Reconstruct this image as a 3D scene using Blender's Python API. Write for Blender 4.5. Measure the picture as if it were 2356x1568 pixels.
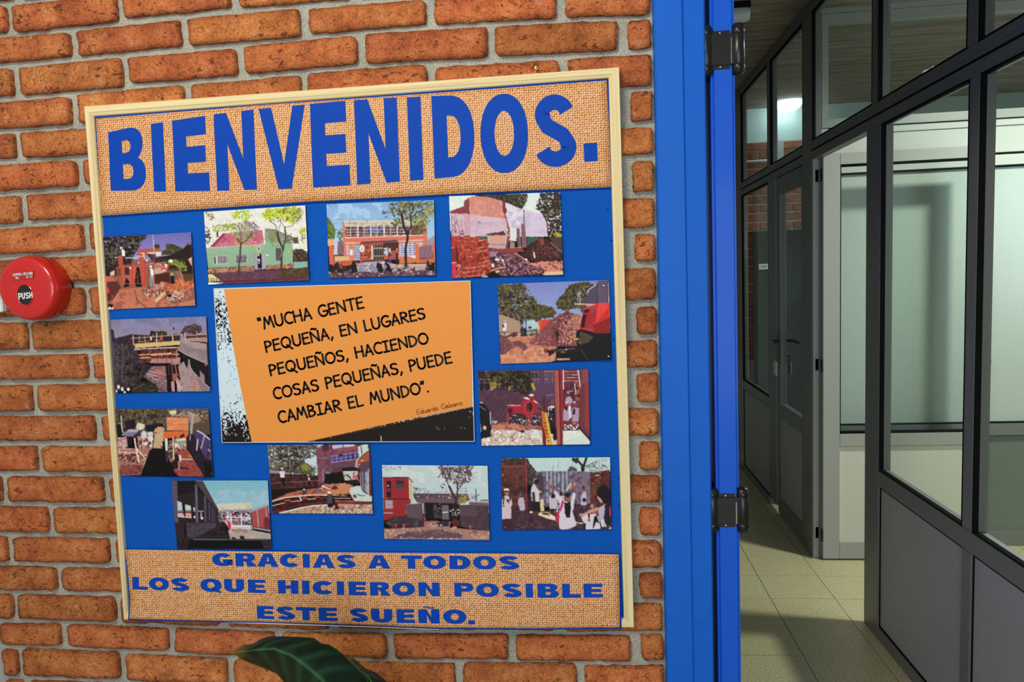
import bpy, bmesh, math, random
import numpy as np
from mathutils import Vector, Matrix, noise as mnoise
from mathutils.geometry import tessellate_polygon

for o in list(bpy.data.objects):
    bpy.data.objects.remove(o)
scene = bpy.context.scene
COL = scene.collection
PI = math.pi

# ------------------------------------------------------------------ camera
CAMH = 1.5
FPX = 1634.09
_a, _b, _c = -0.08886846, 0.10715938, -0.03873278
def _rot():
    ca, sa, cb, sb, cc, sc = math.cos(_a), math.sin(_a), math.cos(_b), math.sin(_b), math.cos(_c), math.sin(_c)
    yaw = np.array([[cb, -sb, 0], [sb, cb, 0], [0, 0, 1]])
    pit = np.array([[1, 0, 0], [0, ca, -sa], [0, sa, ca]])
    rol = np.array([[cc, 0, -sc], [0, 1, 0], [sc, 0, cc]])
    return yaw @ pit @ rol
ROT = _rot()
cam_data = bpy.data.cameras.new('camera')
cam_data.sensor_width = 36.0
cam_data.lens = FPX / 2356 * 36.0
cam_data.clip_start = 0.02
cam = bpy.data.objects.new('camera', cam_data)
COL.objects.link(cam)
rx, fw, up = ROT[:, 0], ROT[:, 1], ROT[:, 2]
cam.matrix_world = Matrix(((rx[0], up[0], -fw[0], 0), (rx[1], up[1], -fw[1], 0), (rx[2], up[2], -fw[2], CAMH), (0, 0, 0, 1)))
scene.camera = cam

# ------------------------------------------------------------------ world, lights, exposure
scene.view_settings.view_transform = 'Standard'
scene.view_settings.look = 'None'
scene.view_settings.gamma = 1.0
scene.view_settings.use_curve_mapping = False
scene.view_settings.exposure = 0.0
world = bpy.data.worlds.new('world')
scene.world = world
world.use_nodes = True
bg = world.node_tree.nodes['Background']
bg.inputs[0].default_value = (0.86, 0.93, 1.0, 1)
bg.inputs[1].default_value = 0.26

def area_light(name, loc, target, size, power, color, size_y=None):
    d = bpy.data.lights.new(name, 'AREA')
    d.energy = power
    d.color = color
    d.shape = 'RECTANGLE'
    d.size = size
    d.size_y = size_y or size
    o = bpy.data.objects.new(name, d)
    COL.objects.link(o)
    o.location = loc
    v = Vector(target) - Vector(loc)
    o.rotation_euler = v.to_track_quat('-Z', 'Y').to_euler()
    return o
# warm lamp light of the entrance hall, high on the left behind the photographer
area_light('hall_lamp_light', (-0.75, -0.55, 2.9), (-0.15, 1.45, 2.15), 0.6, 38, (1.0, 0.90, 0.68))
# daylight through the entrance window behind the photographer
area_light('daylight_window_light', (0.1, -3.2, 1.3), (-0.3, 1.45, 1.2), 2.6, 70, (0.84, 0.94, 1.0), 1.8)
# daylight of the near room's own window, out of the picture to the right
area_light('room_window_light', (3.35, 1.66, 1.7), (1.7, 3.8, 1.35), 1.0, 30, (0.74, 0.93, 1.0), 1.2)

# ------------------------------------------------------------------ pixel measuring helpers
def ray(px, py):
    q = np.array([(px - 1178) / FPX, 1.0, -(py - 784) / FPX])
    return ROT @ q
def wp(px, py, y):
    v = ray(px, py)
    t = y / v[1]
    return Vector((v[0] * t, y, CAMH + v[2] * t))
def wp_arr(px, py, y):
    q = np.stack([(px - 1178) / FPX, np.ones_like(px), -(py - 784) / FPX], -1)
    v = q @ ROT.T
    t = (y / v[..., 1])[..., None]
    r = v * t
    r[..., 2] += CAMH
    return r

def s2l(c):
    c = np.asarray(c, float)
    return np.where(c <= 0.04045, c / 12.92, ((c + 0.055) / 1.055) ** 2.4)
def hexlin(h, k=1.0):
    c = np.array([int(h[i:i + 2], 16) / 255 for i in (0, 2, 4)])
    return tuple(np.clip(s2l(c) * k, 0, 1))

# ------------------------------------------------------------------ object helpers
def link(o, parent=None):
    COL.objects.link(o)
    if parent is not None:
        o.parent = parent
    return o
def tag(o, label=None, cat=None, group=None, kind=None):
    if label: o['label'] = label
    if cat: o['category'] = cat
    if group: o['group'] = group
    if kind: o['kind'] = kind
    return o
def empty(name, loc=(0, 0, 0)):
    o = bpy.data.objects.new(name, None)
    o.location = loc
    o.empty_display_size = 0.05
    return link(o)
def wloc(o):
    v = Vector((0, 0, 0))
    while o is not None:
        v = v + Vector(o.location); o = o.parent
    return v
def mesh_obj(name, verts, faces, mat, parent=None, smooth=False, origin=None, colors=None):
    me = bpy.data.meshes.new(name)
    verts = np.asarray(verts, float)
    if origin is None and parent is not None:
        origin = wloc(parent)
    off = np.array(origin, float) if origin is not None else np.zeros(3)
    me.from_pydata([tuple(v) for v in (verts - off)], [], faces)
    me.validate()
    if mat is not None:
        me.materials.append(mat)
    if smooth:
        me.polygons.foreach_set('use_smooth', [True] * len(me.polygons))
    if colors is not None:
        at = me.color_attributes.new('Col', 'FLOAT_COLOR', 'POINT')
        at.data.foreach_set('color', np.concatenate([colors, np.ones((len(colors), 1))], 1).astype('f').ravel())
    me.update()
    o = bpy.data.objects.new(name, me)
    if parent is None:
        o.location = tuple(off)
    elif origin is not None and parent is not None:
        o.location = tuple(off - np.array(wloc(parent)))
    return link(o, parent)
def box_vf(x0, x1, y0, y1, z0, z1, n0=0):
    v = [(x0, y0, z0), (x1, y0, z0), (x1, y1, z0), (x0, y1, z0), (x0, y0, z1), (x1, y0, z1), (x1, y1, z1), (x0, y1, z1)]
    f = [(0, 3, 2, 1), (4, 5, 6, 7), (0, 1, 5, 4), (1, 2, 6, 5), (2, 3, 7, 6), (3, 0, 4, 7)]
    return v, [tuple(i + n0 for i in q) for q in f]
class MB:
    def __init__(self): self.v = []; self.f = []
    def box(self, x0, x1, y0, y1, z0, z1):
        v, f = box_vf(min(x0, x1), max(x0, x1), min(y0, y1), max(y0, y1), min(z0, z1), max(z0, z1), len(self.v))
        self.v += v; self.f += f; return self
    def tube(self, pts, r, n=12, caps=True):
        pts = [Vector(p) for p in pts]
        base = len(self.v)
        for i, p in enumerate(pts):
            d = (pts[min(i + 1, len(pts) - 1)] - pts[max(i - 1, 0)]).normalized()
            a = Vector((0, 0, 1)) if abs(d.z) < 0.9 else Vector((1, 0, 0))
            u = d.cross(a).normalized(); w = d.cross(u)
            rr = r[i] if isinstance(r, (list, tuple)) else r
            for k in range(n):
                t = 2 * PI * k / n
                self.v.append(tuple(p + (u * math.cos(t) + w * math.sin(t)) * rr))
        for i in range(len(pts) - 1):
            for k in range(n):
                a0 = base + i * n + k; b0 = base + i * n + (k + 1) % n
                self.f.append((a0, b0, b0 + n, a0 + n))
        if caps:
            self.f.append(tuple(base + k for k in range(n))[::-1])
            self.f.append(tuple(base + (len(pts) - 1) * n + k for k in range(n)))
        return self
    def lathe(self, prof, origin, axis, n=48, caps=True):
        # prof: (radius, distance along axis)
        ax = Vector(axis).normalized()
        a = Vector((0, 0, 1)) if abs(ax.z) < 0.9 else Vector((1, 0, 0))
        u = ax.cross(a).normalized(); w = ax.cross(u)
        base = len(self.v); o = Vector(origin)
        for (r, d) in prof:
            for k in range(n):
                t = 2 * PI * k / n
                self.v.append(tuple(o + ax * d + (u * math.cos(t) + w * math.sin(t)) * r))
        for i in range(len(prof) - 1):
            for k in range(n):
                a0 = base + i * n + k; b0 = base + i * n + (k + 1) % n
                self.f.append((a0, b0, b0 + n, a0 + n))
        if caps:
            self.f.append(tuple(base + k for k in range(n))[::-1])
            self.f.append(tuple(base + (len(prof) - 1) * n + k for k in range(n)))
        return self
    def prism(self, pts2, z0, z1):
        # vertical extrusion of an xy outline
        base = len(self.v); n = len(pts2)
        for z in (z0, z1):
            for p in pts2: self.v.append((p[0], p[1], z))
        for k in range(n):
            a0 = base + k; b0 = base + (k + 1) % n
            self.f.append((a0, b0, b0 + n, a0 + n))
        self.f.append(tuple(base + k for k in range(n))[::-1])
        self.f.append(tuple(base + n + k for k in range(n)))
        return self
    def build(self, name, mat, parent=None, smooth=False, bevel=0.0, segs=2, origin=None):
        o = mesh_obj(name, self.v, self.f, mat, parent, smooth, origin)
        bm = bmesh.new(); bm.from_mesh(o.data)
        bmesh.ops.recalc_face_normals(bm, faces=bm.faces)
        if bevel > 0:
            bmesh.ops.bevel(bm, geom=[e for e in bm.edges if len(e.link_faces) == 2 and e.calc_face_angle(0) > 0.5], offset=bevel, segments=segs, affect='EDGES', clamp_overlap=True)
            for f in bm.faces: f.smooth = True
        bm.to_mesh(o.data); bm.free()
        if smooth or bevel > 0:
            try:
                o.data.set_sharp_from_angle(angle=0.7)
            except Exception:
                pass
        return o

# ------------------------------------------------------------------ materials
def new_mat(name):
    m = bpy.data.materials.new(name)
    m.use_nodes = True
    nt = m.node_tree
    return m, nt, nt.nodes['Principled BSDF']
def plain(name, color, rough=0.5, metal=0.0, spec=0.5, noise_amt=0.0, noise_scale=40, bump=0.0, bump_scale=200, coat=0.0):
    m, nt, b = new_mat(name)
    b.inputs['Base Color'].default_value = (*color, 1)
    b.inputs['Roughness'].default_value = rough
    b.inputs['Metallic'].default_value = metal
    b.inputs['Specular IOR Level'].default_value = spec
    b.inputs['Coat Weight'].default_value = coat
    b.inputs['Coat Roughness'].default_value = 0.08
    L = nt.links.new
    tc = nt.nodes.new('ShaderNodeTexCoord')
    if noise_amt > 0:
        n = nt.nodes.new('ShaderNodeTexNoise'); n.inputs['Scale'].default_value = noise_scale; n.inputs['Detail'].default_value = 5
        L(tc.outputs['Object'], n.inputs['Vector'])
        mx = nt.nodes.new('ShaderNodeMix'); mx.data_type = 'RGBA'
        mx.inputs[6].default_value = (*[c * (1 - noise_amt) for c in color], 1)
        mx.inputs[7].default_value = (*[min(1, c * (1 + noise_amt)) for c in color], 1)
        L(n.outputs['Fac'], mx.inputs[0]); L(mx.outputs[2], b.inputs['Base Color'])
    if bump > 0:
        n = nt.nodes.new('ShaderNodeTexNoise'); n.inputs['Scale'].default_value = bump_scale; n.inputs['Detail'].default_value = 3
        L(tc.outputs['Object'], n.inputs['Vector'])
        bp = nt.nodes.new('ShaderNodeBump'); bp.inputs['Strength'].default_value = bump; bp.inputs['Distance'].default_value = 0.002
        L(n.outputs['Fac'], bp.inputs['Height']); L(bp.outputs['Normal'], b.inputs['Normal'])
    return m
def ramp(nt, stops):
    r = nt.nodes.new('ShaderNodeValToRGB')
    e = r.color_ramp.elements
    while len(e) > 1: e.remove(e[-1])
    e[0].position = stops[0][0]; e[0].color = (*stops[0][1], 1)
    for p, c in stops[1:]:
        x = e.new(p); x.color = (*c, 1)
    return r

def brick_material(name, cols, pits=1.0, stain=1.0):
    m, nt, b = new_mat(name); N = nt.nodes.new; L = nt.links.new
    tc = N('ShaderNodeTexCoord'); oi = N('ShaderNodeObjectInfo')
    mul = N('ShaderNodeVectorMath'); mul.operation = 'SCALE'; mul.inputs[3].default_value = 37.0
    cmb = N('ShaderNodeCombineXYZ'); L(oi.outputs['Random'], cmb.inputs[0]); L(oi.outputs['Random'], cmb.inputs[1]); L(oi.outputs['Random'], cmb.inputs[2])
    L(cmb.outputs[0], mul.inputs[0])
    add = N('ShaderNodeVectorMath'); add.operation = 'ADD'; L(tc.outputs['Object'], add.inputs[0]); L(mul.outputs[0], add.inputs[1])
    V = add.outputs[0]
    n1 = N('ShaderNodeTexNoise'); n1.inputs['Scale'].default_value = 18; n1.inputs['Detail'].default_value = 6; n1.inputs['Roughness'].default_value = 0.62; L(V, n1.inputs['Vector'])
    r1 = ramp(nt, [(0.30, cols[0]), (0.47, cols[1]), (0.60, cols[2]), (0.72, cols[3])]); L(n1.outputs['Fac'], r1.inputs[0])
    # per brick tone
    hsv = N('ShaderNodeHueSaturation')
    mr = N('ShaderNodeMapRange'); mr.inputs[3].default_value = 0.84; mr.inputs[4].default_value = 1.15; L(oi.outputs['Random'], mr.inputs[0])
    L(mr.outputs[0], hsv.inputs['Value']); L(r1.outputs[0], hsv.inputs['Color'])
    sm = N('ShaderNodeMath'); sm.operation = 'FRACT'; sm2 = N('ShaderNodeMath'); sm2.operation = 'MULTIPLY'; sm2.inputs[1].default_value = 7.31
    L(oi.outputs['Random'], sm2.inputs[0]); L(sm2.outputs[0], sm.inputs[0])
    mr2 = N('ShaderNodeMapRange'); mr2.inputs[3].default_value = 0.494; mr2.inputs[4].default_value = 0.504; L(sm.outputs[0], mr2.inputs[0]); L(mr2.outputs[0], hsv.inputs['Hue'])
    # fine grain
    n2 = N('ShaderNodeTexNoise'); n2.inputs['Scale'].default_value = 260; n2.inputs['Detail'].default_value = 3; L(V, n2.inputs['Vector'])
    g = ramp(nt, [(0.30, (0.45,) * 3), (0.50, (1.0,) * 3), (0.72, (1.28,) * 3)]); L(n2.outputs['Fac'], g.inputs[0])
    m1 = N('ShaderNodeMix'); m1.data_type = 'RGBA'; m1.blend_type = 'MULTIPLY'; m1.inputs[0].default_value = 0.75
    L(hsv.outputs[0], m1.inputs[6]); L(g.outputs[0], m1.inputs[7])
    n5 = N('ShaderNodeTexNoise'); n5.inputs['Scale'].default_value = 75; n5.inputs['Detail'].default_value = 6; n5.inputs['Roughness'].default_value = 0.7; L(V, n5.inputs['Vector'])
    g5 = ramp(nt, [(0.30, (0.58, 0.50, 0.46)), (0.47, (1.0,) * 3), (0.60, (1.05, 1.08, 1.1)), (0.74, (1.22, 1.35, 1.5))]); L(n5.outputs['Fac'], g5.inputs[0])
    m1b = N('ShaderNodeMix'); m1b.data_type = 'RGBA'; m1b.blend_type = 'MULTIPLY'; m1b.inputs[0].default_value = 0.9
    L(m1.outputs[2], m1b.inputs[6]); L(g5.outputs[0], m1b.inputs[7]); m1 = m1b
    # pits and cracks (stretched noise, thresholded)
    mp = N('ShaderNodeMapping'); mp.inputs['Scale'].default_value = (0.75, 1, 1.2); L(V, mp.inputs['Vector'])
    n3 = N('ShaderNodeTexNoise'); n3.inputs['Scale'].default_value = 95; n3.inputs['Detail'].default_value = 5; n3.inputs['Distortion'].default_value = 0.7; L(mp.outputs[0], n3.inputs['Vector'])
    r3 = ramp(nt, [(0.0, (1, 1, 1)), (0.345, (1, 1, 1)), (0.385, (0, 0, 0))]); L(n3.outputs['Fac'], r3.inputs[0])
    n3b = N('ShaderNodeTexNoise'); n3b.inputs['Scale'].default_value = 22; n3b.inputs['Detail'].default_value = 3; L(V, n3b.inputs['Vector'])
    r3b = ramp(nt, [(0.38, (0.25, 0.25, 0.25)), (0.56, (1, 1, 1))]); L(n3b.outputs['Fac'], r3b.inputs[0])
    pm = N('ShaderNodeMath'); pm.operation = 'MULTIPLY'; L(r3.outputs[0], pm.inputs[0]); L(r3b.outputs[0], pm.inputs[1])
    m2 = N('ShaderNodeMix'); m2.data_type = 'RGBA'; m2.inputs[7].default_value = (*[c * 0.30 for c in cols[0]], 1)
    pf = N('ShaderNodeMath'); pf.operation = 'MULTIPLY'; pf.inputs[1].default_value = 0.8 * pits; L(pm.outputs[0], pf.inputs[0])
    L(pf.outputs[0], m2.inputs[0]); L(m1.outputs[2], m2.inputs[6])
    # mortar smears, pale
    n4 = N('ShaderNodeTexNoise'); n4.inputs['Scale'].default_value = 30; n4.inputs['Detail'].default_value = 8; n4.inputs['Roughness'].default_value = 0.75; L(V, n4.inputs['Vector'])
    r4 = ramp(nt, [(0.60, (0, 0, 0)), (0.74, (0.7, 0.7, 0.7))]); L(n4.outputs['Fac'], r4.inputs[0])
    m3 = N('ShaderNodeMix'); m3.data_type = 'RGBA'; m3.inputs[7].default_value = (0.60, 0.42, 0.29, 1)
    L(r4.outputs[0], m3.inputs[0]); L(m2.outputs[2], m3.inputs[6])
    # fired darker rim stored per vertex
    at = N('ShaderNodeAttribute'); at.attribute_name = 'Rim'
    m4 = N('ShaderNodeMix'); m4.data_type = 'RGBA'; m4.inputs[7].default_value = (*[c * 0.42 for c in cols[0]], 1)
    rn = N('ShaderNodeMath'); rn.operation = 'MULTIPLY'; L(at.outputs['Fac'], rn.inputs[0]); rq = ramp(nt, [(0.42, (0.05,) * 3), (0.62, (1,) * 3)]); L(n5.outputs['Fac'], rq.inputs[0]); L(rq.outputs[0], rn.inputs[1])
    L(rn.outputs[0], m4.inputs[0]); L(m3.outputs[2], m4.inputs[6])
    L(m4.outputs[2], b.inputs['Base Color'])
    b.inputs['Roughness'].default_value = 0.85; b.inputs['Specular IOR Level'].default_value = 0.25
    # relief
    hs = N('ShaderNodeMath'); hs.operation = 'MULTIPLY_ADD'; hs.inputs[1].default_value = -0.8
    L(pm.outputs[0], hs.inputs[0]); L(n2.outputs['Fac'], hs.inputs[2])
    bp = N('ShaderNodeBump'); bp.inputs['Strength'].default_value = 0.9; bp.inputs['Distance'].default_value = 0.0026
    L(hs.outputs[0], bp.inputs['Height'])
    bp2 = N('ShaderNodeBump'); bp2.inputs['Strength'].default_value = 0.6; bp2.inputs['Distance'].default_value = 0.004
    L(n5.outputs['Fac'], bp2.inputs['Height']); L(bp2.outputs['Normal'], bp.inputs['Normal'])
    L(bp.outputs['Normal'], b.inputs['Normal'])
    return m

M = {}
M['brick'] = brick_material('fired_brick', [(0.31, 0.082, 0.028), (0.46, 0.135, 0.042), (0.55, 0.185, 0.060), (0.60, 0.26, 0.11)])
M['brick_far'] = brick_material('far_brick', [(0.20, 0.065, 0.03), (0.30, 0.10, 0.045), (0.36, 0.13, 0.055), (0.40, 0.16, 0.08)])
def mortar_mat(name, c):
    m, nt, b = new_mat(name); N = nt.nodes.new; L = nt.links.new
    tc = N('ShaderNodeTexCoord')
    n = N('ShaderNodeTexNoise'); n.inputs['Scale'].default_value = 420; n.inputs['Detail'].default_value = 3; L(tc.outputs['Object'], n.inputs['Vector'])
    n2 = N('ShaderNodeTexNoise'); n2.inputs['Scale'].default_value = 9; n2.inputs['Detail'].default_value = 5; L(tc.outputs['Object'], n2.inputs['Vector'])
    r = ramp(nt, [(0.3, tuple(x * 0.62 for x in c)), (0.5, c), (0.7, tuple(min(1, x * 1.3) for x in c))]); L(n.outputs['Fac'], r.inputs[0])
    r2 = ramp(nt, [(0.3, (0.8,) * 3), (0.7, (1.1,) * 3)]); L(n2.outputs['Fac'], r2.inputs[0])
    mx = N('ShaderNodeMix'); mx.data_type = 'RGBA'; mx.blend_type = 'MULTIPLY'; mx.inputs[0].default_value = 1
    L(r.outputs[0], mx.inputs[6]); L(r2.outputs[0], mx.inputs[7]); L(mx.outputs[2], b.inputs['Base Color'])
    b.inputs['Roughness'].default_value = 0.95; b.inputs['Specular IOR Level'].default_value = 0.15
    bp = N('ShaderNodeBump'); bp.inputs['Strength'].default_value = 0.8; bp.inputs['Distance'].default_value = 0.002
    L(n.outputs['Fac'], bp.inputs['Height']); L(bp.outputs['Normal'], b.inputs['Normal'])
    return m
M['mortar'] = mortar_mat('sand_mortar', (0.40, 0.40, 0.355))

def wood_mat():
    m, nt, b = new_mat('pale_pine'); N = nt.nodes.new; L = nt.links.new
    tc = N('ShaderNodeTexCoord'); at = N('ShaderNodeAttribute'); at.attribute_name = 'Along'
    w = N('ShaderNodeTexNoise'); w.inputs['Scale'].default_value = 1.0; w.inputs['Detail'].default_value = 4
    L(at.outputs['Vector'], w.inputs['Vector'])
    r = ramp(nt, [(0.28, (0.58, 0.42, 0.20)), (0.42, (0.72, 0.58, 0.32)), (0.60, (0.78, 0.66, 0.41))]); L(w.outputs['Fac'], r.inputs[0])
    L(r.outputs[0], b.inputs['Base Color']); b.inputs['Roughness'].default_value = 0.6; b.inputs['Specular IOR Level'].default_value = 0.2
    return m
M['wood'] = wood_mat()
BLUE = (0.010, 0.085, 0.47)
M['fabric'] = plain('blue_fabric', (0.004, 0.088, 0.47), 0.8, spec=0.08, noise_amt=0.10, noise_scale=300, bump=0.15, bump_scale=900)
M['ink_blue'] = plain('blue_ink', (0.003, 0.056, 0.43), 0.6, spec=0.10)
M['border_blue'] = plain('blue_border', (0.004, 0.062, 0.45), 0.6, spec=0.10)
M['door_blue'] = plain('blue_gloss_paint', (0.006, 0.092, 0.62), 0.36, spec=0.22, coat=0.05, noise_amt=0.06, noise_scale=30, bump=0.12, bump_scale=60)
M['jamb_blue'] = plain('blue_jamb_paint', (0.005, 0.115, 0.60), 0.45, spec=0.18, noise_amt=0.06, noise_scale=30, bump=0.10, bump_scale=60)
M['white_paper'] = plain('white_paper', (0.72, 0.73, 0.72), 0.6)
M['orange'] = plain('orange_print', (0.78, 0.29, 0.062), 0.5, spec=0.15, noise_amt=0.03, noise_scale=500)
M['ink_black'] = plain('black_ink', (0.012, 0.009, 0.010), 0.5, spec=0.15)
M['ink_brown'] = plain('brown_ink', (0.20, 0.055, 0.02), 0.5)
M['steel'] = plain('dark_nickel', (0.010, 0.0095, 0.009), 0.3, metal=0.1, spec=0.45)
M['bright_steel'] = plain('bright_steel', (0.55, 0.55, 0.53), 0.2, metal=1.0)
M['brass'] = plain('yellow_zinc', (0.42, 0.34, 0.14), 0.35, metal=0.8)
M['red'] = plain('red_gloss_plastic', (0.56, 0.010, 0.010), 0.24, coat=0.4, noise_amt=0.03)
M['red_dark'] = plain('red_label_plastic', (0.50, 0.012, 0.016), 0.35)
M['black'] = plain('black_plastic', (0.012, 0.011, 0.011), 0.35)
M['white_ink'] = plain('white_ink', (0.80, 0.80, 0.80), 0.5)
M['white_wall'] = plain('white_wall_paint', (0.74, 0.84, 0.90), 0.8, noise_amt=0.03)
M['alu'] = plain('grey_aluminium', (0.185, 0.182, 0.185), 0.42, metal=0.15, noise_amt=0.03, noise_scale=90)  # frame aluminium with the corridor's shade put into its colour
M['alu_white'] = plain('pale_aluminium', (0.36, 0.365, 0.345), 0.4, metal=0.05, noise_amt=0.02)  # same aluminium, with the room's light put into its colour
M['band_white'] = plain('white_aluminium', (0.55, 0.57, 0.54), 0.45, noise_amt=0.02)
M['gasket'] = plain('black_gasket', (0.006, 0.006, 0.007), 0.8, spec=0.05)
M['panel'] = plain('grey_laminate_panel', (0.36, 0.345, 0.35), 0.55, noise_amt=0.05, noise_scale=400)
M['cream_panel'] = plain('cream_laminate_panel', (0.60, 0.60, 0.53), 0.5, noise_amt=0.02, noise_scale=300)
M['frost'] = plain('pale_frosted_pane', (0.48, 0.525, 0.50), 0.28, noise_amt=0.03, noise_scale=3)
M['panel_dark'] = plain('grey_green_panel', (0.15, 0.175, 0.155), 0.35, noise_amt=0.05, noise_scale=4)
M['concrete'] = mortar_mat('dark_concrete', (0.20, 0.18, 0.155))
M['plaster_blue'] = plain('pale_blue_plaster', (0.47, 0.58, 0.57), 0.8, noise_amt=0.03)
M['plaster_grey'] = plain('corridor_plaster', (0.30, 0.30, 0.29), 0.85, noise_amt=0.03)
M['dark_door'] = plain('dark_door_paint', (0.008, 0.009, 0.009), 0.8, spec=0.1)
M['floor_base'] = plain('tile_joint', (0.10, 0.08, 0.045), 0.8)
M['plastic_white'] = plain('white_plastic', (0.55, 0.57, 0.62), 0.4)

def glass_mat():
    m, nt, b = new_mat('clear_glass'); N = nt.nodes.new; L = nt.links.new
    nt.nodes.remove(b)
    out = nt.nodes['Material Output']
    tr = N('ShaderNodeBsdfTransparent'); tr.inputs[0].default_value = (0.94, 0.97, 0.955, 1)
    gl = N('ShaderNodeBsdfGlossy'); gl.inputs['Roughness'].default_value = 0.02
    fr = N('ShaderNodeFresnel'); fr.inputs[0].default_value = 1.5
    ge = N('ShaderNodeNewGeometry'); iv = N('ShaderNodeMath'); iv.operation = 'SUBTRACT'; iv.inputs[0].default_value = 1.0; L(ge.outputs['Backfacing'], iv.inputs[1])
    mu = N('ShaderNodeMath'); mu.operation = 'MULTIPLY'; L(fr.outputs[0], mu.inputs[0]); L(iv.outputs[0], mu.inputs[1])
    mx = N('ShaderNodeMixShader'); L(mu.outputs[0], mx.inputs[0]); L(tr.outputs[0], mx.inputs[1]); L(gl.outputs[0], mx.inputs[2])
    L(mx.outputs[0], out.inputs['Surface'])
    return m
M['glass'] = glass_mat()

def terrazzo():
    m, nt, b = new_mat('terrazzo_tile'); N = nt.nodes.new; L = nt.links.new
    tc = N('ShaderNodeTexCoord'); oi = N('ShaderNodeObjectInfo')
    geo = N('ShaderNodeNewGeometry')
    v = N('ShaderNodeTexVoronoi'); v.inputs['Scale'].default_value = 75; L(geo.outputs['Position'], v.inputs['Vector'])
    n = N('ShaderNodeTexNoise'); n.inputs['Scale'].default_value = 130; n.inputs['Detail'].default_value = 4; L(geo.outputs['Position'], n.inputs['Vector'])
    r = ramp(nt, [(0.3, (0.34, 0.30, 0.16)), (0.5, (0.51, 0.465, 0.27)), (0.7, (0.61, 0.575, 0.37))]); L(n.outputs['Fac'], r.inputs[0])
    # sparse dark chips
    n2 = N('ShaderNodeTexNoise'); n2.inputs['Scale'].default_value = 170; n2.inputs['Detail'].default_value = 2; L(geo.outputs['Position'], n2.inputs['Vector'])
    r2 = ramp(nt, [(0.285, (1, 1, 1)), (0.325, (0, 0, 0))]); L(n2.outputs['Fac'], r2.inputs[0])
    mx = N('ShaderNodeMix'); mx.data_type = 'RGBA'; mx.inputs[7].default_value = (0.10, 0.085, 0.06, 1)
    mm = N('ShaderNodeMath'); mm.operation = 'MULTIPLY'; mm.inputs[1].default_value = 0.8; L(r2.outputs[0], mm.inputs[0])
    L(mm.outputs[0], mx.inputs[0]); L(r.outputs[0], mx.inputs[6])
    n3 = N('ShaderNodeTexNoise'); n3.noise_dimensions = '4D'; n3.inputs['Scale'].default_value = 140; n3.inputs['W'].default_value = 3; L(geo.outputs['Position'], n3.inputs['Vector'])
    r3 = ramp(nt, [(0.66, (0, 0, 0)), (0.71, (1, 1, 1))]); L(n3.outputs['Fac'], r3.inputs[0])
    mx2 = N('ShaderNodeMix'); mx2.data_type = 'RGBA'; mx2.inputs[7].default_value = (0.62, 0.45, 0.16, 1)
    mm2 = N('ShaderNodeMath'); mm2.operation = 'MULTIPLY'; mm2.inputs[1].default_value = 0.55; L(r3.outputs[0], mm2.inputs[0])
    L(mm2.outputs[0], mx2.inputs[0]); L(mx.outputs[2], mx2.inputs[6])
    L(mx2.outputs[2], b.inputs['Base Color']); b.inputs['Roughness'].default_value = 0.38
    return m
M['terrazzo'] = terrazzo()

def ceiling_mat():
    m, nt, b = new_mat('board_marked_concrete'); N = nt.nodes.new; L = nt.links.new
    tc = N('ShaderNodeTexCoord'); geo = N('ShaderNodeNewGeometry')
    mp = N('ShaderNodeMapping'); mp.inputs['Scale'].default_value = (1.2, 14, 1); L(geo.outputs['Position'], mp.inputs['Vector'])
    n = N('ShaderNodeTexNoise'); n.inputs['Scale'].default_value = 1.6; n.inputs['Detail'].default_value = 6; n.inputs['Roughness'].default_value = 0.65; L(mp.outputs[0], n.inputs['Vector'])
    r = ramp(nt, [(0.30, (0.16, 0.127, 0.10)), (0.5, (0.29, 0.235, 0.195)), (0.68, (0.44, 0.375, 0.32))]); L(n.outputs['Fac'], r.inputs[0])
    L(r.outputs[0], b.inputs['Base Color']); b.inputs['Roughness'].default_value = 0.9
    bp = N('ShaderNodeBump'); bp.inputs['Strength'].default_value = 0.4; bp.inputs['Distance'].default_value = 0.003
    L(n.outputs['Fac'], bp.inputs['Height']); L(bp.outputs['Normal'], b.inputs['Normal'])
    return m
M['ceiling'] = ceiling_mat()

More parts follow.
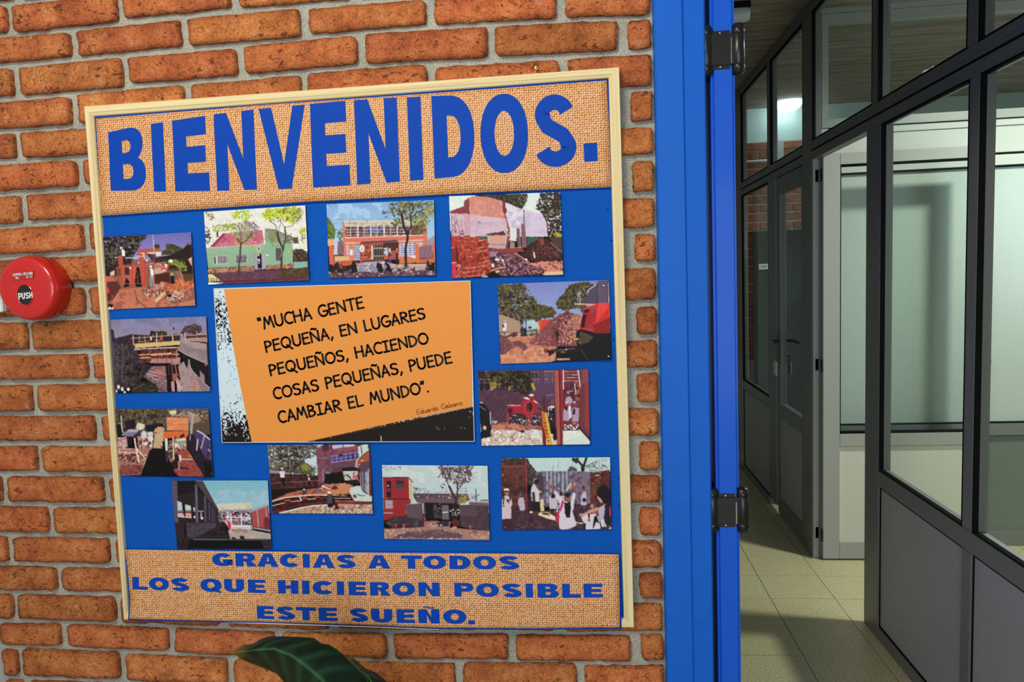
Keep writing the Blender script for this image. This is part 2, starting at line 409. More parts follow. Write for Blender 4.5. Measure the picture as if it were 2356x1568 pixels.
def weave_mat():
    # printed straw weave: short dark strokes running in turn across and up, cell by cell
    m, nt, b = new_mat('printed_straw_weave'); N = nt.nodes.new; L = nt.links.new
    tc = N('ShaderNodeTexCoord')
    n0 = N('ShaderNodeTexNoise'); n0.inputs['Scale'].default_value = 150; n0.inputs['Detail'].default_value = 2; L(tc.outputs['Object'], n0.inputs['Vector'])
    sub = N('ShaderNodeVectorMath'); sub.operation = 'SUBTRACT'; sub.inputs[1].default_value = (0.5, 0.5, 0.5); L(n0.outputs['Color'], sub.inputs[0])
    sc = N('ShaderNodeVectorMath'); sc.operation = 'SCALE'; sc.inputs[3].default_value = 0.0035; L(sub.outputs[0], sc.inputs[0])
    ad = N('ShaderNodeVectorMath'); ad.operation = 'ADD'; L(tc.outputs['Object'], ad.inputs[0]); L(sc.outputs[0], ad.inputs[1])
    sp = N('ShaderNodeSeparateXYZ'); L(ad.outputs[0], sp.inputs[0])
    P = 0.0090
    def band(sock, period, phase):
        a = N('ShaderNodeMath'); a.operation = 'MULTIPLY_ADD'; a.inputs[1].default_value = 2 * PI / period; a.inputs[2].default_value = phase; L(sock, a.inputs[0])
        s = N('ShaderNodeMath'); s.operation = 'SINE'; L(a.outputs[0], s.inputs[0]); return s.outputs[0]
    hx = band(sp.outputs[0], P / 2, 0.0); hz = band(sp.outputs[2], P / 2, 0.0)
    cx = band(sp.outputs[0], P, 0.6); cz = band(sp.outputs[2], P, 0.6)
    pr = N('ShaderNodeMath'); pr.operation = 'MULTIPLY'; L(cx, pr.inputs[0]); L(cz, pr.inputs[1])
    gt = N('ShaderNodeMath'); gt.operation = 'GREATER_THAN'; gt.inputs[1].default_value = 0.0; L(pr.outputs[0], gt.inputs[0])
    mix = N('ShaderNodeMix'); mix.data_type = 'FLOAT'; L(gt.outputs[0], mix.inputs[0]); L(hx, mix.inputs[2]); L(hz, mix.inputs[3])
    n1 = N('ShaderNodeTexNoise'); n1.inputs['Scale'].default_value = 190; n1.inputs['Detail'].default_value = 3; L(tc.outputs['Object'], n1.inputs['Vector'])
    ma = N('ShaderNodeMath'); ma.operation = 'MULTIPLY_ADD'; ma.inputs[1].default_value = 2.6; ma.inputs[2].default_value = -1.3; L(n1.outputs['Fac'], ma.inputs[0])
    sm = N('ShaderNodeMath'); sm.operation = 'ADD'; L(mix.outputs[0], sm.inputs[0]); L(ma.outputs[0], sm.inputs[1])
    mr = N('ShaderNodeMapRange'); mr.inputs[1].default_value = -1.3; mr.inputs[2].default_value = 1.3; L(sm.outputs[0], mr.inputs[0])
    r = ramp(nt, [(0.08, (0.17, 0.05, 0.012)), (0.29, (0.45, 0.18, 0.055)), (0.44, (0.73, 0.38, 0.165)), (0.8, (0.85, 0.49, 0.25))]); L(mr.outputs[0], r.inputs[0])
    n2 = N('ShaderNodeTexNoise'); n2.inputs['Scale'].default_value = 26; n2.inputs['Detail'].default_value = 3; L(tc.outputs['Object'], n2.inputs['Vector'])
    r2 = ramp(nt, [(0.35, (1.0, 0.90, 0.72)), (0.65, (1.0, 1.0, 1.12))]); L(n2.outputs['Fac'], r2.inputs[0])
    mx = N('ShaderNodeMix'); mx.data_type = 'RGBA'; mx.blend_type = 'MULTIPLY'; mx.inputs[0].default_value = 1; L(r.outputs[0], mx.inputs[6]); L(r2.outputs[0], mx.inputs[7])
    L(mx.outputs[2], b.inputs['Base Color']); b.inputs['Roughness'].default_value = 0.6
    return m
M['weave'] = weave_mat()
def print_mat(name, rough=0.4):
    m, nt, b = new_mat(name)
    at = nt.nodes.new('ShaderNodeAttribute'); at.attribute_name = 'Col'
    nt.links.new(at.outputs['Color'], b.inputs['Base Color']); b.inputs['Roughness'].default_value = rough; b.inputs['Specular IOR Level'].default_value = 0.15
    return m
M['photo'] = print_mat('photographic_print', 0.5)
M['leafmat'] = print_mat('leaf_surface', 0.42)
# ================================================================== BRICK WALL
D = 1.45            # front face of the bricks
XL, XR = -1.383, 0.150
# mortar bed centres, measured: list of (px, py)
BEDS = [None,
 [(0,79),(166,66),(274,51),(418,33),(535,25),(600,18),(778,5)],
 [(0,150),(168,135),(285,122),(430,112),(600,96),(697,84),(829,74),(982,61),(1200,50),(1291,43),(1413,41),(1527,34)],
 [(0,227),(168,214),(285,200),(560,176),(712,163),(829,150),(982,143),(1200,136),(1304,125),(1431,120),(1528,113)],
 [(0,302),(166,289),(1441,203),(1530,201)], [(0,372),(179,361),(1445,285),(1530,281)], [(0,445),(194,432),(1450,364),(1535,360)],
 [(0,520),(196,506),(1450,448),(1540,446)], [(0,592),(191,582),(1450,531),(1543,529)], [(0,663),(191,654),(1455,610),(1545,608)],
 [(0,735),(191,730),(1455,698),(1548,697)], [(0,812),(200,809),(1460,777),(1550,776)], [(0,881),(200,878),(1460,853),(1550,852)],
 [(0,953),(210,951),(1460,934),(1550,932)], [(0,1021),(215,1021),(1465,1011),(1553,1010)], [(0,1091),(240,1093),(1465,1089),(1553,1088)],
 [(0,1160),(240,1163),(1465,1163),(1553,1162)], [(0,1230),(250,1235),(1465,1240),(1553,1239)], [(0,1298),(255,1303),(1468,1315),(1553,1313)],
 [(0,1363),(270,1369),(1468,1386),(1553,1384)],
 [(0,1430),(262,1437.5),(392,1443),(598,1449),(636,1452),(890,1455),(1000,1455),(1178,1457),(1433,1460),(1547,1453)],
 [(0,1491),(150,1492),(280,1501),(392,1506),(535,1514),(903,1521),(1000,1525),(1178,1522),(1344,1530),(1547,1525)],
 [(0,1560),(240,1570),(500,1582),(1000,1594),(1547,1596)]]
JOINTS = [
 [19,274,537,815],[167,424,700,990,1290],[33,285,552,831,1130,1430],[169,430,700,993,1297],[38,1437],[182],[51,1441],[198],[62,1447],[198],
 [65,1451],[204],[78,1453],[224],[89,1457],[8,243],[115,1458],[21,254],[133,1459],[32,269],[143,390,636,897,1177,1461],[43,280,527,790,1055,1337]]
rng = random.Random(7)
PITCH = 0.0668
def bed_curve(pts):
    a = [wp(p[0], p[1], D) for p in pts]
    xs = [v.x for v in a]; zs = [v.z for v in a]
    # light smoothing of measuring noise happens through interpolation only
    return np.array(xs), np.array(zs)
curves = {}
for k in range(1, len(BEDS)):
    curves[k] = bed_curve(BEDS[k])
def bed(k, x):
    if k in curves:
        xs, zs = curves[k]
        if k == 1:
            # beyond the measured part run parallel to the next bed
            if x > xs[-1]: return bed(2, x) + (zs[-1] - bed(2, xs[-1]))
        return float(np.interp(x, xs, zs))
    if k < 1: return bed(1, x) + PITCH * (1 - k)
    return bed(22, x) - PITCH * (k - 22)

wall_front = mesh_obj('wall_front', *box_vf(XL, XR - 0.003, D + 0.0125, D + 0.14, 0.0, 2.95), M['mortar'], None, origin=(-0.6, D, 0))
tag(wall_front, kind='structure')

def brick_mesh(w, h, seed, far=False):
    r = random.Random(seed)
    nx = max(5, int(w / 0.012)); nz = 6
    R = 0.004 + r.random() * 0.007
    V = []; F = []; rim = []
    so = Vector((r.random() * 50, r.random() * 50, r.random() * 50))
    tl = (r.random() - .5) * 0.0025; tb = (r.random() - .5) * 0.0025; dep = (r.random() - .5) * 0.003
    for j in range(nz + 1):
        for i in range(nx + 1):
            # denser rows near the rim
            u = i / nx; v = j / nz
            uu = 0.5 - 0.5 * math.cos(PI * u) * (0.25) - (1 - 0.25) * (0.5 - u)
            x = (uu - 0.5) * w; z = (v - 0.5) * h
            # rounded corners
            ex = w / 2 - abs(x); ez = h / 2 - abs(z)
            if ex < R and ez < R:
                cx = math.copysign(w / 2 - R, x); cz = math.copysign(h / 2 - R, z)
                dx, dz = x - cx, z - cz
                m = max(abs(dx), abs(dz)); l = math.hypot(dx, dz)
                if l > 1e-9: x = cx + dx * m / l; z = cz + dz * m / l
            on = i in (0, nx) or j in (0, nz)
            nn = mnoise.noise(Vector((x * 38, z * 38, 0)) + so); n2 = mnoise.noise(Vector((x * 120, z * 120, 7)) + so)
            if on:
                amp = 0.0020 * nn + 0.0022 * n2
                if i in (0, nx): x += amp
                if j in (0, nz): z += amp + (tl * u if j == nz else tb * u)
            y = dep + 0.0016 * nn + 0.0010 * n2
            if on: y += 0.0022
            elif j in (1, nz - 1) or i in (1, nx - 1): y += 0.0006
            V.append((x, y, z)); rim.append(0.9 if on else (0.18 if (j in (1, nz - 1)) else 0.0))
    W = nx + 1
    for j in range(nz):
        for i in range(nx):
            a = j * W + i; F.append((a, a + 1, a + 1 + W, a + W))
    loop = [i for i in range(nx + 1)] + [j * W + nx for j in range(1, nz + 1)] + [nz * W + i for i in range(nx - 1, -1, -1)] + [j * W for j in range(nz - 1, 0, -1)]
    b0 = len(V)
    for q in loop:
        x, y, z = V[q]; V.append((x, 0.020, z)); rim.append(1.0)
    n = len(loop)
    for k in range(n):
        a, b = loop[k], loop[(k + 1) % n]
        F.append((a, b0 + k, b0 + (k + 1) % n, b))
    me = bpy.data.meshes.new('brick')
    me.from_pydata(V, [], F)
    me.polygons.foreach_set('use_smooth', [True] * len(me.polygons))
    at = me.attributes.new('Rim', 'FLOAT', 'POINT'); at.data.foreach_set('value', rim)
    me.materials.append(M['brick']); me.update()
    return me

def add_brick(x0, x1, k, jl, jr, gap=0.0066):
    """brick between joints at x0,x1 (half joint widths jl,jr) in course k"""
    xa, xb = x0 + jl, x1 - jr
    if xb - xa < 0.012: return
    xm = (xa + xb) / 2
    zt = bed(k, xm) - gap; zb = bed(k + 1, xm) + gap
    slope = (bed(k, xb) + bed(k + 1, xb) - bed(k, xa) - bed(k + 1, xa)) / 2 / (xb - xa)
    me = brick_mesh(xb - xa, zt - zb, rng.random() * 1e6)
    o = bpy.data.objects.new('brick', me)
    o.location = (xm + 0.6, 0.0, (zt + zb) / 2)
    o.rotation_euler = (0, -math.atan(slope), 0)
    link(o, wall_front)

for k in range(-9, 31):
    if 0 <= k < 22:
        xm_y = [(BEDS[k + 1][0][1] + (BEDS[k][0][1] if BEDS[k] else BEDS[k + 1][0][1] - 75)) / 2,
                (BEDS[k + 1][-1][1] + (BEDS[k][-1][1] if BEDS[k] else BEDS[k + 1][-1][1] - 80)) / 2]
        js = []
        for p in JOINTS[k]:
            f = p / 1550.0
            py = xm_y[0] * (1 - f) + xm_y[1] * f
            js.append(wp(p, py, D).x)
    else:
        js = [-1.20 + 0.0] if k % 2 else [-1.08]
        js[0] += rng.uniform(-.02, .02)
        js.append(0.062 if k % 2 == 0 else -0.06)
    js = sorted(j for j in js if XL + 0.02 < j < XR - 0.02)
    full = []
    if js:
        # fill unseen stretches with bricks of about the measured length
        seq = [js[0]]
        for j in js[1:]:
            gapw = j - seq[-1]
            n = max(1, round(gapw / 0.252))
            if gapw > 0.36:
                st = seq[-1]
                for q in range(1, n): seq.append(st + gapw * q / n)
            seq.append(j)
        while XR - seq[-1] > 0.36: seq.append(seq[-1] + 0.252)
        while seq[0] - XL > 0.30: seq.insert(0, seq[0] - 0.250)
        full = seq
    edges = [XL] + full + [XR]
    for q in range(len(edges) - 1):
        a, b = edges[q], edges[q + 1]
        jl = 0.0 if q == 0 else rng.uniform(0.0076, 0.0102)
        jr = 0.0115 if q == len(edges) - 2 else rng.uniform(0.0076, 0.0102)
        if q == len(edges) - 2 and k % 2 == 0: jl = 0.0125
        add_brick(a, b, k, jl, jr)

# white painted wall meeting the bricks at the left, towards the photographer
tag(mesh_obj('wall_left', *box_vf(XL - 0.12, XL, -0.6, D + 0.14, 0, 2.95), M['white_wall'], None, origin=(XL, 0, 0)), kind='structure')
# door head and wall right of the opening
tag(mesh_obj('wall_front_right', *box_vf(1.16, 1.5, D, D + 0.15, 0, 2.95), M['plaster_grey'], None, origin=(1.2, D, 0)), kind='structure')
tag(mesh_obj('wall_over_door', *box_vf(XR, 1.16, D, D + 0.15, 2.16, 2.95), M['plaster_grey'], None, origin=(.6, D, 2.2)), kind='structure')

# ================================================================== BLUE DOOR FRAME AND LEAF
def prof_obj(name, pts, z0, z1, mat, parent=None, bevel=0.0, origin=None):
    return MB().prism(pts, z0, z1).build(name, mat, parent, bevel=bevel, origin=origin)
df = empty('door_frame_2', (0.2, D, 0)); df['kind'] = 'structure'
jx0, jx1, jx2 = 0.143, 0.1975, 0.2405
prof_obj('jamb', [(jx0, D + 0.02), (jx0, D - 0.012), (jx0 + 0.003, D - 0.015), (jx1 - 0.002, D - 0.015), (jx1, D - 0.013), (jx1 + 0.0015, D - 0.0085),
                  (jx2 - 0.003, D - 0.007), (jx2, D - 0.004), (jx2, D + 0.15), (jx0, D + 0.15)], 0.0, 2.15, M['jamb_blue'], df)
prof_obj('jamb', [(1.10, D - 0.012), (1.16, D - 0.012), (1.16, D + 0.15), (1.10, D + 0.15)], 0.0, 2.15, M['jamb_blue'], df, bevel=0.002)
MB().box(jx0, 1.16, D - 0.012, D + 0.15, 2.15, 2.21).build('door_head', M['jamb_blue'], df, bevel=0.002)
MB().box(jx2, jx2 + 0.012, D + 0.045, D + 0.09, 0.0, 2.15).build('door_stop', M['black'], df)  # black filler standing in for the unlit gap between jamb and leaf

door = empty('door_1', (0.275, D, 0)); door['kind'] = 'structure'
lx0, lx1 = 0.2525, 0.2985
MB().box(lx0, lx1, D + 0.006, D + 0.86, 0.012, 2.125).build('door_leaf', M['door_blue'], door, bevel=0.006, segs=3)
MB().box(lx0 + 0.002, lx1 + 0.0, D + 0.855, D + 0.86, 0.9, 1.1).build('strike_plate', M['steel'], door)

def spring_hinge(label, zc, hh):
    t = empty('spring_hinge', (0.28, D, zc))
    tag(t, label, 'hinge', 'spring hinges on the blue door')
    y = D + 0.003
    for (cx, nm) in ((0.2440, 'barrel'), (0.3045, 'barrel')):
        b = MB()
        z0, z1 = zc - hh / 2, zc + hh / 2
        prof = [(0.004, z0 - 0.009), (0.0085, z0 - 0.0075), (0.0118, z0 - 0.003), (0.0128, z0), (0.0118, z0 + 0.001), (0.0128, z0 + 0.003), (0.0128, z0 + 0.010), (0.0121, z0 + 0.011), (0.0128, z0 + 0.012),
                (0.0128, z1 - 0.012), (0.0121, z1 - 0.011), (0.0128, z1 - 0.010), (0.0128, z1 - 0.003), (0.0118, z1 - 0.001), (0.0128, z1), (0.0118, z1 + 0.003), (0.0085, z1 + 0.0075), (0.004, z1 + 0.009)]
        bb = b.lathe([(r, z) for r, z in prof], (cx, y + 0.006, 0), (0, 0, 1), 28).build(nm, M['steel'], t, smooth=True)
        # dark tensioning holes
        for dz in (zc + hh / 2 - 0.006, zc - hh / 2 + 0.006):
            MB().tube([(cx + 0.004, y - 0.0065, dz), (cx + 0.004, y - 0.0052, dz)], 0.0021, 10).build('pin_hole', M['gasket'], bb)
    MB().box(0.2475, 0.2975, y - 0.003, y + 0.001, zc - hh / 2 + 0.011, zc + hh / 2 - 0.011).build('hinge_plate', M['steel'], t, bevel=0.0008)
    MB().box(0.2525, 0.2885, y + 0.001, y + 0.009, zc - hh / 2 + 0.004, zc + hh / 2 - 0.004).build('leaf_plate', M['steel'], t, bevel=0.0008)
    for dz in (hh / 2 - 0.008, -hh / 2 + 0.008):
        MB().lathe([(0.0005, -0.0012), (0.0016, -0.001), (0.002, 0)], (0.270, y + 0.001, zc + dz), (0, 1, 0), 12).build('screw_head', M['bright_steel'], t, smooth=True)
    MB().box(0.2895, 0.2912, y - 0.0038, y - 0.003, zc - hh / 2 + 0.013, zc + hh / 2 - 0.020).build('hinge_seam', M['bright_steel'], t)
    return t
spring_hinge('upper dark nickel double-barrel spring hinge on the blue door leaf', 1.9225, 0.080)
spring_hinge('lower dark nickel double-barrel spring hinge on the blue door leaf', 1.0085, 0.078)

# ================================================================== CORRIDOR SHELL
CZ = 2.79
YF = 6.10
tag(mesh_obj('floor', *box_vf(XL - 0.2, 4.3, -2.0, YF + 0.3, -0.06, -0.004), M['floor_base'], None, origin=(0, 3, 0)), kind='structure')
fl = bpy.data.objects['floor']
TX, TY = 0.2828, 0.2469
x00, y00 = 1.0757, 3.4684
nt_ = 0
tile_me = {}
for i in range(-7, 9):
    for j in range(-7, 10):
        xa = x00 + i * TX; ya = y00 + j * TY
        if xa + TX > 3.4 or xa < -0.9: continue
        b = MB().box(-TX / 2 + 0.0014, TX / 2 - 0.0014, -TY / 2 + 0.0014, TY / 2 - 0.0014, -0.004, 0.0)
        if not tile_me:
            o = b.build('floor_tile', M['terrazzo'], fl, origin=(0, 0, 0)); tile_me[0] = o.data
        else:
            o = bpy.data.objects.new('floor_tile', tile_me[0]); link(o, fl)
        o.location = (xa + TX / 2, ya + TY / 2 - 3, rng.uniform(-0.0004, 0.0004)); nt_ += 1
# floor near the entrance (same terrazzo, outside the picture) is one slab
mesh_obj('floor_slab', *box_vf(XL - 0.1, 3.3, -1.9, y00 - 7 * TY - 0.001, -0.004, 0.0), M['terrazzo'], fl)

cl = tag(mesh_obj('ceiling', *box_vf(XL - 0.2, 4.3, D + 0.1, YF + 0.3, CZ + 0.012, CZ + 0.10), M['ceiling'], None, origin=(1.5, 4, CZ)), kind='structure')
ys = [D + 0.15, 1.82, 2.66, 3.50, 4.34, 5.18, 6.02, YF + 0.2]
for a, b in zip(ys[:-1], ys[1:]):
    MB().box(XL - 0.15, 4.2, a + 0.003, b - 0.003, CZ, CZ + 0.012).build('ceiling_panel', M['ceiling'], cl)

# corridor left wall, corridor end, room right wall
tag(mesh_obj('wall_corridor_left', *box_vf(-0.62, -0.5, D + 0.14, YF, 0, CZ), M['plaster_grey'], None, origin=(-.5, 3, 0)), kind='structure')
tag(mesh_obj('wall_room_right', *box_vf(3.9, 4.0, D + 0.14, YF, 0, CZ), M['plaster_grey'], None, origin=(3.9, 3, 0)), kind='structure')
tag(mesh_obj('wall_room_near', *box_vf(1.5, 3.9, D, D + 0.15, 0, CZ), M['plaster_grey'], None, origin=(3, D, 0)), kind='structure')
# far wall: plaster above, brick below
wf = tag(mesh_obj('wall_far', *box_vf(-0.5, 3.9, YF, YF + 0.12, 0, CZ), M['plaster_blue'], None, origin=(1.5, YF, 0)), kind='structure')
FB = wp(1750, 328, YF).z
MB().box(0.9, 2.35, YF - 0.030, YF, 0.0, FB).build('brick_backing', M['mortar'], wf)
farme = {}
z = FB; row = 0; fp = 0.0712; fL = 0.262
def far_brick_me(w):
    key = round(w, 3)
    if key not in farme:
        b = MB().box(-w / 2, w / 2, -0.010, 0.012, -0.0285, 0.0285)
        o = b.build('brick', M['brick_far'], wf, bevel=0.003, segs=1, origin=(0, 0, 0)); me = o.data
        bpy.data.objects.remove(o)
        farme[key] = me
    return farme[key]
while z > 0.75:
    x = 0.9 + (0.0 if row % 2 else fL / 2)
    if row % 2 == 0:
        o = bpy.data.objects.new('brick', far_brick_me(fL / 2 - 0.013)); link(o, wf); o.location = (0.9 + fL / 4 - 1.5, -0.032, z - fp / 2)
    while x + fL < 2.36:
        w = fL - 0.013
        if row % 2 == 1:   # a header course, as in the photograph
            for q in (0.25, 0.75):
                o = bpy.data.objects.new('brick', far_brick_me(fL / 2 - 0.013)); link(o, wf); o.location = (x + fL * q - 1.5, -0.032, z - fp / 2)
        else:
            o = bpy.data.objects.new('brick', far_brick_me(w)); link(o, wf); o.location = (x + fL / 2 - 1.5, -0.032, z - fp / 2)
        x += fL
    z -= fp; row += 1

# dark door on the far wall with a small white sign
dd = empty('door_2', (1.65, YF - 0.04, 0)); dd['kind'] = 'structure'
dx0 = wp(1732, 700, YF).x; dz1 = wp(1732, 547, YF).z
MB().box(dx0, dx0 + 0.86, YF - 0.075, YF - 0.034, 0.0, dz1).build('door_leaf', M['dark_door'], dd, bevel=0.003)
MB().box(dx0 - 0.05, dx0, YF - 0.085, YF - 0.034, 0.0, dz1 + 0.05).build('door_trim', M['dark_door'], dd, bevel=0.003)
MB().box(dx0, dx0 + 0.86, YF - 0.085, YF - 0.034, dz1, dz1 + 0.05).build('door_trim', M['dark_door'], dd, bevel=0.003)
sgn = empty('door_sign', tuple(wp(1756.5, 613, YF - 0.09)))
tag(sgn, 'small white sign on the dark far door seen through the glass', 'sign')
a = wp(1746, 607, YF - 0.08); b2 = wp(1767, 619, YF - 0.08)
MB().box(a.x, b2.x, YF - 0.080, YF - 0.0755, b2.z, a.z).build('sign_plate', M['white_paper'], sgn)
MB().box(a.x + .02, b2.x - .01, YF - 0.0808, YF - 0.080, b2.z + .020, b2.z + .026).build('sign_text', M['ink_black'], sgn)
# conduit on the far wall
cd = empty('conduit', tuple(wp(1750, 371, YF - 0.05)))
tag(cd, 'thin white conduit running along the far brick wall', 'pipe')
p0 = wp(1700, 373, YF - 0.055); p1 = wp(1793, 367, YF - 0.055)
MB().tube([(0.95, YF - 0.055, p0.z), (p1.x, YF - 0.055, p0.z)], 0.011, 10).build('pipe', M['plastic_white'], cd, smooth=True)
MB().tube([(p1.x, YF - 0.055, p0.z), (p1.x, YF - 0.055, FB + 0.0)], 0.009, 10).build('pipe', M['plastic_white'], cd, smooth=True)
MB().box(p1.x - .03, p1.x + .03, YF - 0.075, YF - 0.04, FB - 0.16, FB).build('junction_box', M['plastic_white'], cd, bevel=0.003)

# round ceiling light in the room beyond
lampm, nt, b = new_mat('lit_opal_glass')
b.inputs['Base Color'].default_value = (0.8, 0.9, 0.95, 1)
b.inputs['Emission Color'].default_value = (0.80, 0.97, 1.0, 1); b.inputs['Emission Strength'].default_value = 14
M['lamp_on'] = lampm
lp = wp(1815, 247, 5.93)
ln = empty('ceiling_light', (lp.x, 5.93, CZ))
tag(ln, 'lit round white ceiling light seen through the upper glass', 'lamp')
zt = CZ - 0.002
MB().lathe([(0.060, zt), (0.060, CZ)], (lp.x, 5.93, 0), (0, 0, 1), 24).build('lamp_base', M['plastic_white'], ln, smooth=True)
MB().lathe([(0.01, zt - 0.072), (0.045, zt - 0.066), (0.075, zt - 0.050), (0.096, zt - 0.026), (0.105, zt - 0.004), (0.10, zt)], (lp.x, 5.93, 0), (0, 0, 1), 40).build('diffuser', M['lamp_on'], ln, smooth=True)

# second ceiling light of the near room, out of the picture to the right: its light comes through the door
ln2 = empty('ceiling_light', (2.32, 2.82, CZ))
tag(ln2, 'lit round ceiling light of the near room right of the doorway', 'lamp')
MB().lathe([(0.135, CZ - 0.075), (0.14, CZ - 0.075), (0.14, CZ - 0.001), (0.13, CZ - 0.001), (0.13, CZ - 0.07), (0.135, CZ - 0.075)], (2.32, 2.82, 0), (0, 0, 1), 32, caps=False).build('lamp_base', M['plastic_white'], ln2, smooth=True)  # unseen skirt, added to keep the lamp out of the glass reflections
d = bpy.data.lights.new('room_lamp', 'AREA'); d.shape = 'DISK'; d.size = 0.22; d.energy = 56; d.color = (0.96, 1.0, 0.86)
o = bpy.data.objects.new('room_lamp', d); COL.objects.link(o); o.location = (2.32, 2.82, CZ - 0.035)

# ceiling light of the far room, out of the picture to the right
ln3 = empty('ceiling_light', (2.95, 4.35, CZ))
tag(ln3, 'lit round ceiling light of the far room, right of the upper glass', 'lamp')
MB().lathe([(0.115, CZ - 0.05), (0.12, CZ - 0.05), (0.12, CZ - 0.001), (0.11, CZ - 0.001), (0.11, CZ - 0.046), (0.115, CZ - 0.05)], (2.95, 4.35, 0), (0, 0, 1), 32, caps=False).build('lamp_shade', M['plastic_white'], ln3, smooth=True)
d = bpy.data.lights.new('far_room_lamp', 'AREA'); d.shape = 'DISK'; d.size = 0.2; d.energy = 42; d.color = (0.93, 1.0, 0.92)
o = bpy.data.objects.new('far_room_lamp', d); COL.objects.link(o); o.location = (2.95, 4.35, CZ - 0.04)

# unlit tube light on the corridor ceiling, end showing past the blue door
tl = empty('tube_light', (0.5, 3.7, CZ)); tag(tl, 'grey tube light on the dark corridor ceiling above the blue door', 'lamp')
MB().box(0.05, 0.83, 3.67, 3.73, CZ - 0.03, CZ).build('housing', M['dark_door'], tl, bevel=0.003)
MB().tube([(0.05, 3.7, CZ - 0.055), (0.812, 3.7, CZ - 0.055), (0.827, 3.7, CZ - 0.055)], [0.036, 0.036, 0.030], 24).build('diffuser', M['plastic_white'], tl, smooth=True)

# ================================================================== GLAZED PARTITION (along the corridor)
PX = 1.12; PT = 0.046
pt = empty('partition', (PX, 3.2, 0)); pt['kind'] = 'structure'
ZS, ZR0, ZR1, ZT0, ZT1, ZH = 0.05, 0.625, 0.69, 2.022, 2.112, 2.725
def member(name, y0, y1, z0, z1, mat='alu', x0=PX, x1=PX + PT, bev=0.0025, par=None):
    return MB().box(x0, x1, y0, y1, z0, z1).build(name, M[mat], par or pt, bevel=bev)
Y0 = D + 0.16; YE = 5.50
member('top_rail', Y0, YE, ZH, CZ)
for (ta, tb) in ((Y0, 3.6995), (3.8505, 5.3095)):
    member('transom', ta, tb, ZT0, ZT1)
    member('transom_bead', ta, tb, 2.070, 2.078, 'alu', PX - 0.004, PX, 0.001)
    member('transom_groove', ta, tb, 2.061, 2.068, 'gasket', PX - 0.0008, PX, 0)
posts = [(2.868, 3.010), (3.700, 3.852), (5.31, 5.49)]
posts = [(2.868, 3.008), (3.700, 3.850), (5.31, 5.49)]
member('post', 2.868, 3.008, 0, ZT0)
member('post', 3.700, 3.850, 0, ZH)
member('post', 5.31, 5.49, 0, ZH)
member('mullion', 2.188, 2.243, ZR1, ZT0)
member('mullion', 2.188, 2.243, ZS, ZR0)
member('mullion', 2.205, 2.262, ZT1, ZH)
member('mullion', 2.905, 2.958, ZT1, ZH)
member('mullion', 4.382, 4.556, ZS, ZT0)
member('mullion', 4.50, 4.56, ZT1, ZH)
member('mid_rail', Y0, 2.868, ZR0, ZR1)
member('mid_rail', 4.556, 5.31, ZR0, ZR1)
member('sole_rail', Y0, 2.868, 0, ZS); member('sole_rail', 4.556, 5.31, 0, ZS)
def pane(y0, y1, z0, z1, kind):
    g = 0.007
    if kind == 'glass':
        gl = MB().box(PX + 0.018, PX + 0.023, y0 + 0.002, y1 - 0.002, z0 + 0.002, z1 - 0.002).build('glass_pane', M['glass'], pt)
    else:
        gl = MB().box(PX + 0.010, PX + 0.024, y0 + 0.001, y1 - 0.001, z0 + 0.001, z1 - 0.001).build('infill_panel', M['panel'], pt)
    # black gasket round the pane on the corridor side
    xa, xb = (PX + 0.001, PX + 0.018) if kind == 'glass' else (PX + 0.0055, PX + 0.0102)
    s = MB()
    s.box(xa, xb, y0, y0 + g, z0, z1).box(xa, xb, y1 - g * .4, y1, z0, z1).box(xa, xb, y0, y1, z0, z0 + g * .8).box(xa, xb, y0, y1, z1 - g * .8, z1)
    s.build('gasket', M['gasket'], gl)
pane(Y0, 2.188, ZR1, ZT0, 'glass'); pane(2.243, 2.868, ZR1, ZT0, 'glass')
pane(Y0, 2.188, ZS, ZR0, 'panel'); pane(2.243, 2.868, ZS, ZR0, 'panel')
pane(Y0, 2.205, ZT1, ZH, 'glass'); pane(2.262, 2.905, ZT1, ZH, 'glass'); pane(2.958, 3.700, ZT1, ZH, 'glass')
pane(3.850, 4.50, ZT1, ZH, 'glass'); pane(4.56, 5.31, ZT1, ZH, 'glass')
pane(4.556, 5.31, ZR1, ZT0, 'glass'); pane(4.556, 5.31, ZS, ZR0, 'panel')
# glazed leaf shut in the far bay
dl = empty('door_3', (PX, 4.1, 0)); dl['kind'] = 'structure'
ya, yb = 3.853, 4.380
x0, x1 = PX + 0.008, PX + 0.044
def m3(n, y0, y1, z0, z1, mat='alu'): return MB().box(x0, x1, y0, y1, z0, z1).build(n, M[mat], dl, bevel=0.002)
m3('stile', ya, ya + 0.045, 0.01, ZT0 - .004); m3('stile', yb - 0.062, yb, 0.01, ZT0 - .004)
m3('top_rail', ya + .045, yb - .062, 1.925, ZT0 - .004); m3('mid_rail', ya + .045, yb - .062, 0.60, 0.69); m3('bottom_rail', ya + .045, yb - .062, 0.01, 0.11)
MB().box(x0 + .014, x0 + .019, ya + .045, yb - .062, 0.69, 1.925).build('glass_pane', M['glass'], dl)
MB().box(x0 + .006, x0 + .02, ya + .045, yb - .062, 0.11, 0.60).build('infill_panel', M['panel'], dl)
hz = wp(1790, 795, 4.35)
hx = PX - 0.0
hd = MB().tube([(hx + .01, 4.335, 1.065), (hx - .035, 4.335, 1.065), (hx - .040, 4.30, 1.065), (hx - .040, 4.22, 1.063)], 0.008, 12).build('door_handle', M['black'], dl, smooth=True)
MB().box(hx + .002, hx + .009, 4.318, 4.352, 0.93, 1.13).build('lock_plate', M['black'], dl, bevel=0.002)
kt = empty('key_tag', (hx - .02, 4.335, 0.98)); tag(kt, 'keys with a white plastic tag hanging in the far glazed door lock', 'keys')
kx = hx - 0.02
